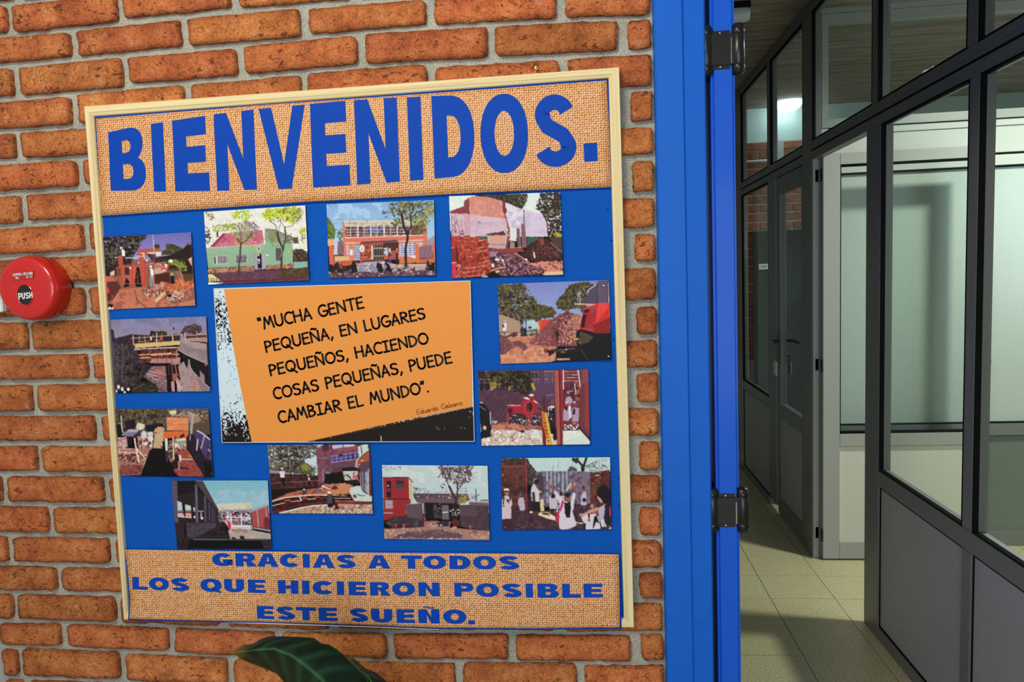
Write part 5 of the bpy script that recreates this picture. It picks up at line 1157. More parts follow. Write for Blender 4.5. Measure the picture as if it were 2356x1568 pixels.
# 6 view over building site
PH.append(((255,930),8.959,[(65,92),(2008,85),(2108,1500),(182,1472)],[
('P','54463c',[0,0,2200,0,2200,620,0,620]),('S','6c6040',40,.45,[60,90,1150,90,1100,450,100,400]),('S','342a2c',44,.4,[60,90,1150,90,1100,560,100,560]),('S','8a7048',30,.2,[300,90,950,90,900,400,400,400]),('S','887070',36,.4,[1180,90,2000,90,2020,400,1200,300]),('S','5c4c38',44,.4,[1500,90,2010,90,2030,600,1700,500]),('P','dcdc94',[1200,130,1350,125,1340,190,1220,200]),('S','d8d8d4',24,.45,[1190,170,1520,170,1500,220,1200,220]),('P','a07c6c',[1180,230,1800,200,1860,330,1700,400,1600,260]),('S','c0a898',26,.35,[1560,120,1900,150,1880,260,1600,230]),
('P','241a24',[320,340,500,300,520,480,300,520]),('P','1e161e',[700,440,1100,380,1140,540,880,560,740,540]),('P','1a1618',[100,420,210,400,250,620,130,640]),('R','dcdcd8',[520,470,560,380,700,400,690,480,640,530,540,510],16),('S','d8c0b0',20,.5,[520,380,700,400,680,520,540,510]),
('R','d09c7c',[900,520,980,460,1080,460,1100,560,1080,590,880,580],14),('P','c8a888',[900,600,1080,570,1090,760,890,770]),('L','dcdcdc',16,[210,230,245,580]),('L','d0ccd0',8,[100,405,210,380]),('L','c8c4c8',12,[205,390,240,570]),('L','c8c4c8',10,[1090,390,1110,540]),('L','c8c4c8',10,[100,500,150,760]),
('P','dc8458',[1145,265,1600,270,1600,540,1155,530]),('S','e09468',70,.4,[1145,265,1600,270,1600,540,1155,530]),('L','a85038',6,[1160,380,1280,420,1600,410]),('L','8c3c30',10,[1160,535,1600,540]),('P','d86a3c',[1080,560,1600,545,1590,700,1200,690,1085,720]),('P','30222c',[1410,660,1500,590,1530,650,1440,700]),('P','3c2c34',[1300,700,1350,630,1340,770,1310,770]),('L','b0b0a8',34,[1690,240,1660,600]),('L','a8a4a0',16,[1650,140,1640,520]),
('P','b4acc4',[210,640,380,510,590,520,450,665]),('P','7c7494',[230,640,330,570,540,570,450,665]),('P','40303c',[450,680,590,530,610,700,470,720]),('P','1a1214',[330,690,430,680,440,860,370,840]),('P','a08088',[140,670,330,680,350,880,140,900]),('S','d8c8cc',20,.4,[130,670,330,680,360,900,140,960]),('S','dc4a30',26,.35,[200,690,330,700,360,820,220,820]),('P','dc4028',[150,870,210,860,215,910,150,905]),
('P','c4907c',[550,660,880,600,860,880,800,980,560,980]),('S','e0dce4',40,.42,[560,600,880,600,860,900,600,960]),('S','5c3034',30,.38,[550,700,860,700,820,980,560,980]),('E','d0d0dc',680,620,60,80),('E','dcdce0',820,700,54,60),('P','d8d4dc',[760,570,860,560,870,620,770,640]),
('P','a87068',[150,900,860,900,760,1180,640,1450,185,1475,150,1100]),('S','d0a098',36,.35,[150,940,820,980,700,1350,190,1400]),('S','5a3438',34,.4,[150,960,500,1000,420,1200,190,1300]),('S','4c2428',30,.4,[400,1000,720,1020,700,1220,420,1220]),('P','8c4c48',[190,1260,680,1240,600,1460,185,1460]),('S','6a343c',40,.5,[190,1230,680,1230,600,1420,200,1440]),('L','e0d0c8',14,[140,985,560,995]),('L','dcc8c0',12,[140,915,420,915]),('L','e4d4b8',34,[490,710,530,960,575,1180]),('L','dcccc0',26,[530,900,710,1120]),('E','e8dcdc',165,950,26,12),
('P','100c0e',[870,890,1080,880,1130,960,1180,1180,1400,1480,610,1490,650,1340,720,1180,790,960]),('P','c8a080',[880,770,1060,760,1080,880,1020,850,1060,910,870,895]),
('P','0e0a0c',[1180,1180,1330,1200,1300,1480,1100,1480]),('P','d8d8e4',[1110,700,1170,700,1175,950,1125,950]),('P','3c3448',[1130,955,1170,955,1190,1180,1140,1170]),('P','b08070',[1180,740,1300,740,1310,1140,1240,1200,1190,1100]),('S','40242a',26,.45,[1180,740,1300,740,1310,1140,1240,1250,1190,1100]),('L','dcc8b0',30,[1285,700,1300,1140]),
('P','c0786c',[1310,700,1560,700,1560,960,1320,1000]),('P','d8d0bc',[1350,700,1540,700,1540,740,1350,760]),('P','54b0a0',[1380,770,1530,760,1535,820,1390,825]),('S','e0dcdc',26,.35,[1320,780,1540,820,1540,900,1320,930]),('P','e4e4ec',[1320,820,1360,810,1360,900,1330,900]),('S','402028',30,.4,[1320,860,1560,860,1560,1000,1330,1000]),('P','984a42',[1330,960,1600,940,1690,1100,1330,1120]),('P','e06844',[1610,1020,1690,1040,1685,1100,1600,1095]),
('P','9c4a44',[1290,1130,1700,1130,1800,1260,1920,1490,1400,1480,1300,1380]),('S','7c3838',34,.4,[1290,1130,1700,1130,1920,1490,1300,1400]),('L','e8dcd8',16,[1310,1120,1690,1125]),('P','dcd8cc',[1390,1040,1450,1040,1450,1170,1420,1180]),('P','1e1014',[1420,1290,1600,1300,1590,1330,1430,1320]),('P','2c1418',[1300,1180,1350,1000,1400,1060,1430,1290,1280,1340]),('L','c8a098',26,[1400,1180,1410,1330]),
('P','241826',[1560,660,1700,600,1900,780,2060,960,2108,1500,1930,1490,1700,1120,1560,900]),('P','483c6c',[1700,560,1900,540,2050,720,2090,1150,1940,1100,1760,760]),('S','2a1c34',50,.4,[1560,640,2060,900,2100,1480,1900,1400,1700,1100]),('L','dcd0d4',26,[1780,540,1880,590,2040,720]),('L','d8c8c8',26,[1790,720,1770,940]),('L','c8b0b0',22,[1930,640,1900,760,1860,900]),('L','d8c8d0',16,[1640,640,1630,730]),('L','d0c0c4',18,[2020,920,2040,970]),('P','140c10',[1900,1150,2090,1250,2105,1490,1960,1490])],
 'muddy site with an orange container, third photo in the left column',[(2075,1422)]))
# 7 colonnade under blue sky
PH.append(((385,1095),8.96,[(68,92),(2070,88),(2145,1500),(205,1485)],[
('G','74b4c8','a8c4dc',[0,0,2200,0,2200,760,0,760]),('S','a4c0d8',110,.35,[900,300,2080,300,2080,560,1000,560]),
('P','2a2024',[60,80,600,80,1050,660,1060,960,150,960]),('P','181416',[200,100,560,95,760,380,760,400,600,300,210,400]),('P','4c4048',[560,92,730,92,1050,680,1050,790,960,640]),('P','2c2430',[800,420,1040,700,1040,950,800,950]),
('P','b8ccd4',[205,500,300,545,315,700,210,705]),('P','c0d4d8',[365,575,485,610,490,700,370,700]),('P','c4d8dc',[530,640,570,640,575,700,535,700]),('L','dcdcdc',14,[210,720,580,720,740,720]),('P','c88890',[215,750,490,750,500,860,350,840,220,830]),('S','e4c8b8',24,.4,[215,750,490,750,500,860,220,840]),('P','e4dcc8',[220,820,500,850,500,865,230,840]),('P','e8e0cc',[540,820,580,820,580,865,545,865]),('P','dc90a8',[680,740,710,740,712,860,685,860]),('P','e8e4cc',[690,840,740,845,735,890,695,890]),
('P','1c1418',[310,540,365,560,375,860,340,800]),('P','1c1418',[490,620,530,640,540,860,500,860]),('P','2c2028',[220,840,590,870,590,960,240,970]),
('P','544c64',[75,92,185,92,225,950,150,950,100,600]),('L','78708c',10,[190,95,215,940]),('L','6a6078',8,[130,95,170,940]),('P','605a74',[565,170,610,170,640,960,590,960]),('L','7c7890',8,[605,180,630,940]),('P','585068',[755,400,795,420,805,950,770,950]),('P','544c64',[850,540,880,550,885,910,860,910]),('P','544c64',[915,620,938,610,940,945,920,945]),('P','544c64',[960,690,978,690,980,940,962,940]),
('P','d4cfc0',[1000,570,1720,545,1745,690,1080,700,1045,670]),('S','c0b8a8',60,.3,[1000,570,1720,545,1745,690,1080,700]),('L','4c4450',10,[1160,700,1740,690]),('P','a49cb0',[1060,700,1740,695,1740,740,1060,740]),('P','584450',[1060,735,1740,720,1740,1000,1200,1000]),
('P','a8a0b8',[1200,750,1720,740,1720,990,1210,990]),('S','a84c50',40,.5,[1160,740,1520,740,1520,1000,1220,1000]),('S','d8d8e8',34,.4,[1200,740,1720,740,1720,900,1220,900]),('S','382028',30,.35,[1320,740,1720,740,1720,1000,1330,1000]),('P','dc889c',[1140,900,1220,900,1220,960,1150,940]),('S','a49ca0',26,.5,[1050,740,1150,740,1160,900,1060,900]),
('L','e4dce4',22,[1200,850,1720,850]),('L','e4dce0',12,[1220,900,1720,895]),('L','e4e0e8',24,[1310,780,1315,1000]),('L','e4e0e8',24,[1525,770,1530,1000]),('L','dcd8e4',24,[1330,1010,1740,1020]),('P','c8c0cc',[1330,1030,1720,1030,1720,1110,1330,1090]),('L','e8e4ec',16,[1330,1030,1710,1035]),
('P','d8d0cc',[1180,920,1340,1000,1340,1110,1290,1120]),('P','dc2858',[1235,950,1300,950,1315,1100,1260,1100]),('L','c0909c',14,[1600,540,1710,415]),('L','c0909c',6,[1705,430,1720,540]),
('P','a84c50',[1740,740,2090,610,2120,1090,1870,1050,1750,1030]),('L','a09ca0',40,[1735,720,2085,590]),('L','bcb8b8',16,[1850,710,1880,1050]),('L','bcb8b8',14,[2030,640,2070,1080]),('R','6c2c3c',[1990,900,2030,820,2110,900,2115,1060,2000,1080],8),
('P','b4a0a0',[1240,1120,1700,1110,2130,1180,2135,1290,1300,1290]),('P','b08070',[1350,1100,1500,1070,1650,1140,1640,1180,1370,1150]),('S','c8b0ac',40,.3,[1250,1120,2120,1200,2130,1290,1300,1290]),('L','443840',24,[1770,1080,2120,1150]),('L','d0ccc8',18,[1760,1120,2000,1180]),('L','bcb4b8',26,[1780,1060,2120,1120]),('L','dcd8dc',24,[1740,1020,1740,1090]),
('P','30242c',[390,960,1010,950,1060,740,1110,850,1140,990,1180,980,1290,1290,150,1310,150,960]),('P','4c4250',[390,970,1010,960,1010,1040,860,1120,560,1280,400,1240]),('S','3c3240',40,.4,[390,970,1010,960,860,1120,560,1280,400,1240]),('P','181216',[340,980,395,980,400,1280,345,1260]),('S','d0c8cc',18,.3,[1040,740,1120,840,1120,980,1060,990]),('S','1e161c',40,.4,[860,1120,1180,1000,1290,1290,560,1290]),
('P','4c4856',[560,1290,1300,1290,2135,1290,2140,1330,480,1320]),('L','70708c',14,[560,1300,1200,1305]),('P','0e0c0e',[450,1310,1940,1325,1980,1490,420,1490]),('P','2c2830',[1940,1320,2140,1310,2145,1500,1985,1495]),('P','281e20',[190,1290,450,1310,420,1490,205,1485]),('P','2c2028',[1325,1255,1415,1260,1395,1300,1335,1300]),('P','2a1e22',[1495,1225,1585,1235,1595,1305,1505,1300])],
 'grey columns under blue sky, lowest photo at the left of the board',[(278,1325),(2052,1447)]))
# 8 curved wall and crouching worker
PH.append(((605,1010),8.709,[(92,125),(2130,92),(2203,1490),(198,1485)],[
('P','b8c0d8',[0,0,1200,0,1200,700,0,700]),('R','564c46',[90,130,1100,100,1100,330,1000,300,900,500,980,560,1080,640,1060,740,700,700,120,620,110,300],34),('S','c4cce0',26,.36,[100,180,1060,200,1060,480,850,440,700,480,300,560,110,560]),('S','787458',34,.35,[100,130,1100,110,1050,400,700,640,150,600]),('S','2c2426',30,.36,[300,150,900,150,800,640,480,660,300,400]),('P','c8d4e4',[830,400,1050,360,1060,540,960,480,850,480]),('R','8c9430',[760,520,830,490,960,560,960,620,800,640],14),('S','605c40',24,.4,[700,500,1080,540,1080,700,740,680]),('L','2c2224',20,[500,660,520,400,620,250]),('L','2c2224',16,[600,640,760,440,900,350]),('L','2c2224',14,[520,420,440,300]),
('P','9c84a0',[125,620,330,630,560,680,560,720,130,680]),('P','3c1e20',[130,680,560,700,860,720,1100,740,1130,830,1130,960,900,960,170,1200]),('S','54302c',44,.4,[130,700,1100,760,1100,930,600,1000,170,1180]),('P','1e1214',[160,980,660,980,900,960,700,1080,180,1180]),('L','b06c5c',10,[150,895,300,865,640,855,1130,825]),('L','7c4440',8,[160,1000,600,960]),
('P','7c4a5c',[1070,170,1340,110,1370,110,1900,100,1930,620,1400,640,1110,960,1100,700]),('P','8a4858',[1150,130,1900,110,1900,250,1180,320]),('P','4c2c34',[1170,130,1370,110,1380,200,1200,245]),('P','b8c0e0',[1380,120,1600,105,1600,160,1400,195]),('P','c8c8d8',[1615,105,1830,100,1830,140,1630,160]),('L','b0909c',10,[1330,110,1340,240]),('S','6a3c4c',50,.4,[1080,250,1900,220,1900,640,1100,900]),('P','64445a',[1340,500,1900,440,1900,540,1340,570]),('B','9a6878',[1480,190,1850,130,1850,210,1500,260],36,.2,'x'),
('P','483c84',[1350,340,1900,255,1900,400,1355,465]),('S','2a2030',40,.3,[1350,340,1900,255,1900,400,1355,465]),('B','a89cd0',[1350,340,1900,255,1900,400,1355,465],92,.13,'x'),('L','b0a4d4',10,[1350,345,1900,255]),('L','b0a4d4',8,[1352,405,1900,325]),('L','b8acc8',12,[1355,465,1900,395]),('P','201418',[1525,300,1590,295,1595,330,1530,335]),('B','a8b0c4',[1110,370,1330,350,1330,390,1110,400],38,.3,'x'),
('P','141012',[1230,680,1590,640,1600,860,1240,870]),('P','20161c',[1580,570,1930,540,1930,630,1590,650]),('P','603838',[1400,570,1590,560,1590,640,1400,680]),('P','707890',[1250,650,1350,645,1350,690,1250,690]),('P','c4ccd0',[1600,640,1900,635,1910,830,1630,820]),('S','585440',30,.45,[1600,690,1780,690,1780,830,1640,830]),('S','c04450',28,.5,[1780,640,1920,640,1920,860,1790,860]),('P','241a1c',[1640,830,1900,800,1930,900,1700,880]),('L','a09090',8,[1190,600,1190,890]),('L','a09090',8,[1222,600,1220,890]),('B','a88890',[1190,600,1225,600,1222,890,1190,890],28,.3,'y'),
('R','b86850',[560,1060,900,1000,1100,1000,1200,900,1500,880,1800,900,1760,1100,900,1130,180,1220],18),('S','8c4440',34,.4,[500,1080,1200,950,1700,960,1700,1090,600,1130]),('S','e0a080',36,.3,[1000,1000,1500,900,1780,960,1700,1100,1000,1100]),('P','cc8460',[1350,940,1750,900,1740,1090,1390,1100]),('L','dcd4cc',34,[1190,930,1240,950]),('L','dcd4cc',22,[1230,950,1340,1000]),('R','583038',[1370,950,1450,930,1520,980,1450,1010,1380,1000],8),('R','c89078',[1520,890,1640,870,1700,900,1540,910],6),('P','7c5864',[1070,990,1200,1000,1170,1060,1080,1050]),
('R','c8d4d4',[1730,1060,1760,960,1900,930,2100,980,2180,1150,2190,1250,1840,1240,1780,1150],8),('P','8c3c3c',[1800,1110,1860,1100,1880,1170,1820,1180]),('L','2c2428',14,[1890,1100,1960,1130,2040,1130]),
('P','8c4838',[1870,470,1990,330,2130,200,2160,640,2175,1130,2120,1120,2080,440,1940,500,1920,590,1880,580]),('P','a4543c',[1870,480,1930,400,2130,240,2130,440,1920,480,1910,580]),('L','d8dce0',22,[1860,550,1880,430,1960,330,2125,190]),('P','c8d4d0',[1900,150,1960,110,2110,100,2120,190,1960,320,1920,360]),('L','5c4450',20,[1960,110,1985,300]),('L','5c4450',16,[2110,95,2115,190]),('P','584058',[1930,500,2130,430,2175,1150,2050,1080,2000,1050,1960,980]),('P','90a0b0',[2040,660,2120,640,2125,890,2060,880]),('P','98a4b4',[2040,900,2120,920,2125,1120,2050,1040]),('L','c8bcc0',18,[2110,600,2120,1120]),('L','c0b4bc',14,[1990,650,2010,1030]),('L','c8bcc4',14,[1945,680,1965,990]),('L','d0d0d8',10,[2040,790,2120,790]),('L','d0d0d8',10,[2040,890,2120,910]),('P','6c2c28',[2120,300,2150,600,2175,1120,2140,1120]),('P','d0d0cc',[2180,1100,2190,1240,2140,1240]),('E','e8c098',1985,425,30,12),('E','e8c098',1925,508,24,10),('E','e8b898',1895,555,20,10),
('P','301818',[190,1240,560,1160,1000,1110,1250,1110,1280,1300,700,1340,350,1430,200,1480]),('S','541f1c',50,.4,[190,1240,1000,1120,1260,1120,1270,1300,700,1340,200,1470]),('L','e4dcd4',22,[185,1240,440,1170,730,1135,1000,1115,1280,1118]),('L','dccfc8',16,[190,1330,440,1270]),('L','dccfc8',14,[575,1250,780,1225]),('L','e0d8d0',26,[735,1145,770,1220]),('L','d8c8bc',16,[900,1200,1050,1190]),('L','c8aca0',10,[1140,1180,1210,1180]),('P','d04830',[425,1215,565,1205,570,1240,430,1240]),('P','d44c34',[790,1165,885,1160,890,1190,800,1200]),('P','d04c38',[1040,1150,1130,1140,1130,1160,1040,1170]),('L','8a3428',16,[500,1370,840,1300,1270,1260]),('P','6c2820',[200,1430,500,1390,450,1450,200,1485]),
('L','e8e0dc',26,[330,1480,520,1430,760,1370,1000,1330,1290,1315]),('P','c09888',[340,1490,560,1430,900,1350,1290,1330,1540,1290,2190,1290,2205,1495]),('S','e0c8bc',30,.35,[500,1450,1000,1350,2190,1300,2200,1490,500,1490]),('S','8c5c50',30,.3,[500,1450,1000,1350,2190,1300,2200,1490,500,1490]),
('P','341818',[1400,1130,1690,1130,1780,1160,1760,1220,1420,1190]),('L','dcc8bc',12,[1400,1125,1680,1130]),('L','dcc8bc',12,[1430,1180,1760,1180]),('P','7c342c',[1440,1220,1850,1230,1850,1300,1450,1290]),('L','d89080',10,[1440,1232,1850,1240]),('P','603030',[1850,1240,2190,1250,2200,1300,1850,1300]),('R','a83c34',[1680,1070,1730,1060,1730,1100,1690,1110],6),
('R','4c4460',[1280,1170,1320,1110,1370,1110,1410,1200,1420,1290,1340,1330,1275,1290],8),('P','181018',[1290,1290,1400,1280,1410,1340,1330,1370,1300,1350]),('P','20141a',[1390,1160,1430,1190,1435,1320,1400,1320]),('E','e8e8e0',1335,1068,34,30),('E','2c1a1c',1335,1105,22,14),('E','dcd4d8',1310,1390,22,16),('E','e4c8bc',1370,1415,24,16),('R','341c1c',[1440,1290,1480,1280,1520,1370,1540,1390,1440,1400],8),
('P','e0d4e0',[330,640,430,630,435,770,350,770]),('E','f0ece4',380,588,26,18),('E','201618',345,610,20,20),('P','181016',[355,770,435,770,440,860,450,970,420,960,400,870,360,860]),('P','dcd4dc',[905,760,935,755,940,830,910,830]),('E','e8e4dc',905,722,16,14),('P','1a1216',[905,830,945,830,950,920,910,920]),('P','e0dce4',[1050,670,1090,665,1090,730,1055,725]),('P','1a1418',[1055,735,1090,735,1090,800,1060,790]),('P','688c6c',[975,650,1050,640,1050,720,980,730]),('R','443848',[780,1030,820,990,880,1020,870,1100,790,1110],10),('E','dcd8e0',830,1005,30,14),('L','a85c40',14,[1650,1480,1730,1400]),('L','98c8b8',14,[1850,1380,1950,1480])],
 'worker crouching by a curved brick footing, photo below the orange poster',[]))
# 9 earth heap and red truck
PH.append(((1135,635),7.468,[(75,135),(1982,65),(2032,1435),(122,1512)],[
('G','7a80c8','98aed8',[0,0,2200,0,2200,900,0,900]),('P','b0ccd4',[560,720,780,720,780,1000,560,1000]),
('R','48402c',[75,140,520,130,570,200,540,300,700,360,760,480,1000,520,1080,600,1050,690,840,740,780,790,700,760,560,720,480,840,400,800,300,740,90,640],26),('S','706434',34,.42,[75,140,560,160,700,380,1060,600,800,720,500,760,90,640]),('S','28201e',36,.36,[75,200,700,380,760,640,480,800,90,640]),('S','8890c0',22,.16,[200,260,600,200,720,700,400,740,90,640]),('L','c09070',10,[410,330,370,480]),('L','2c1e22',14,[565,680,565,1060]),
('R','48402c',[1080,420,1180,320,1240,260,1300,160,1440,110,1620,90,1740,160,1720,330,1560,560,1380,560,1220,580,1120,560,1080,500],18),('S','6e6236',32,.42,[1090,420,1300,160,1620,90,1720,200,1520,500,1120,540]),('S','28201e',30,.3,[1100,420,1300,160,1620,90,1720,300,1520,540,1120,540]),('S','8890c8',20,.2,[1400,200,1700,180,1560,520,1380,540]),('E','3c3630',630,882,30,24),('P','5c5848',[580,930,760,900,770,1000,580,1010]),('S','ac9c8c',22,.4,[560,950,780,930,770,1020,560,1020]),
('P','b09080',[90,655,200,680,460,780,470,1060,420,1080,100,960]),('B','987868',[90,655,200,680,460,780,470,960,100,960],44,.12,'x'),('P','c4a088',[100,975,470,960,470,1070,300,1060,110,1010]),('L','5c3c38',8,[100,965,460,965]),('S','5a2c30',24,.6,[220,990,400,960,420,1070,240,1060]),('L','c84840',14,[275,620,272,700]),('L','c84840',12,[370,670,372,740]),('L','c84840',12,[448,700,450,770]),('L','c84840',12,[145,600,145,650]),('P','38303c',[470,840,540,900,540,1060,480,1060]),
('P','dc4838',[770,760,1000,735,980,980,800,990]),('B','b83028',[830,750,1000,740,980,900,840,940],30,.3,'x'),('P','d8b090',[765,830,790,830,800,1000,770,1000]),
('P','c88068',[200,1060,740,1010,1000,1100,1100,1230,1060,1480,125,1510,120,1330]),('S','d8987c',60,.4,[130,1250,900,1200,1050,1400,1000,1480,130,1500]),('S','b06a58',50,.35,[200,1080,900,1060,1060,1300,300,1450]),
('R','6c4048',[100,980,150,1010,300,1130,360,1200,200,1340,120,1345],10),('R','70444c',[330,1120,470,1110,600,1220,520,1280,440,1200,340,1230],12),('S','8c5c64',20,.4,[100,1000,300,1130,560,1200,500,1270,350,1200,120,1330]),
('R','84444c',[600,1160,780,960,900,840,1080,680,1150,650,1200,640,1300,560,1330,660,1420,640,1520,700,1500,900,1450,1000,1480,1200,1000,1210,700,1180],16),('S','5c2c30',32,.42,[1000,900,1180,640,1320,600,1500,720,1450,1150,1000,1200]),('S','c08070',24,.32,[1150,700,1330,640,1510,720,1450,1100,1100,1200]),('R','a8685c',[1330,700,1420,640,1530,680,1500,860,1380,920],14),('S','e4c0a8',16,.25,[1340,700,1500,700,1480,1150,1100,1150]),('R','2c1418',[1100,900,1130,1000,1110,1120,1070,1000],10),('R','30161a',[1220,760,1270,790,1240,830],8),('L','d8b0a0',10,[1130,890,1230,960]),('L','e0c8b8',8,[1035,795,1100,775]),('S','e0b8a8',14,.16,[700,1000,1000,900,1000,1180,640,1170]),
('L','b09c88',20,[1480,290,1490,460]),('L','a89488',10,[1450,330,1450,440]),('S','a0988c',16,.4,[1440,500,1510,500,1500,660,1450,660]),
('P','54465c',[1620,240,1780,130,1800,80,1980,65,1995,480,1600,480,1600,360]),('P','604e68',[1790,90,1960,70,1950,470,1800,480]),('L','dcc8cc',16,[1620,290,1640,230,1760,150]),('L','2c2030',10,[1780,130,1790,470]),('L','dcc8cc',14,[1985,120,1990,460]),('P','54404c',[1500,440,1600,360,1600,520,1540,640,1500,600]),('L','d0a888',26,[1400,475,1770,490]),
('P','cc2c2c',[1560,540,1720,500,1800,460,1995,455,2010,980,1740,970,1480,900]),('P','e04440',[1800,460,1995,455,1960,560,1850,700,1760,800]),('P','a82430',[1540,620,1640,600,1760,560,1760,760,1640,900,1500,880]),('P','8c2020',[1700,850,2010,700,2010,980,1740,980]),('P','241418',[1565,580,1660,560,1650,600,1560,640]),('P','201216',[1540,660,1600,660,1560,890,1500,870]),('P','5c5a70',[1680,550,1725,545,1720,620,1680,610]),('P','7c4860',[1630,840,1700,840,1690,900,1630,890]),
('P','141014',[1440,930,1500,920,1720,980,2012,985,2032,1435,1700,1460,1400,1480,1080,1400,1070,1240,1440,1200,1420,1000]),('P','504038',[1480,960,1600,980,1720,1040,1640,1140,1500,1170]),('S','4c4038',50,.4,[1480,960,1720,1040,1600,1180,1500,1170]),('P','241a1e',[870,1260,920,1250,960,1270,1060,1250,1060,1310,960,1380,940,1310,880,1310]),('E','a06050',905,1282,20,14),('P','1c161a',[1060,1250,1440,1200,1500,1280,1380,1320,1080,1320]),('L','8c8490',10,[1100,1275,1400,1240]),('P','88605c',[1160,1290,1240,1285,1240,1310,1170,1320]),('E','dcd4cc',1255,1258,14,14),('L','e08840',14,[1275,985,1330,1050,1450,1070]),('S','a8a868',20,.4,[1380,1070,1480,1030,1500,1180,1400,1120]),('L','686058',8,[1500,1240,1620,1440]),
('P','c8948c',[1080,1410,1310,1410,1320,1440,1100,1445]),('R','141014',[1000,1460,1200,1440,1600,1430,1500,1480,1000,1490],6),
('P','e4e0e8',[160,830,190,800,230,810,230,870,215,940,165,940]),('E','c88070',195,785,14,20),('E','d0d0d8',195,765,16,12),('P','6a6484',[160,945,215,945,208,1030,180,1010]),('P','5c2c38',[150,830,180,830,190,880,150,880]),('E','6c4c48',600,940,10,12),('P','a8a0b0',[590,960,615,960,612,1050,592,1050])],
 'earth heap beside a red truck, uppermost photo right of the orange poster',[(1895,158),(1980,1375)]))
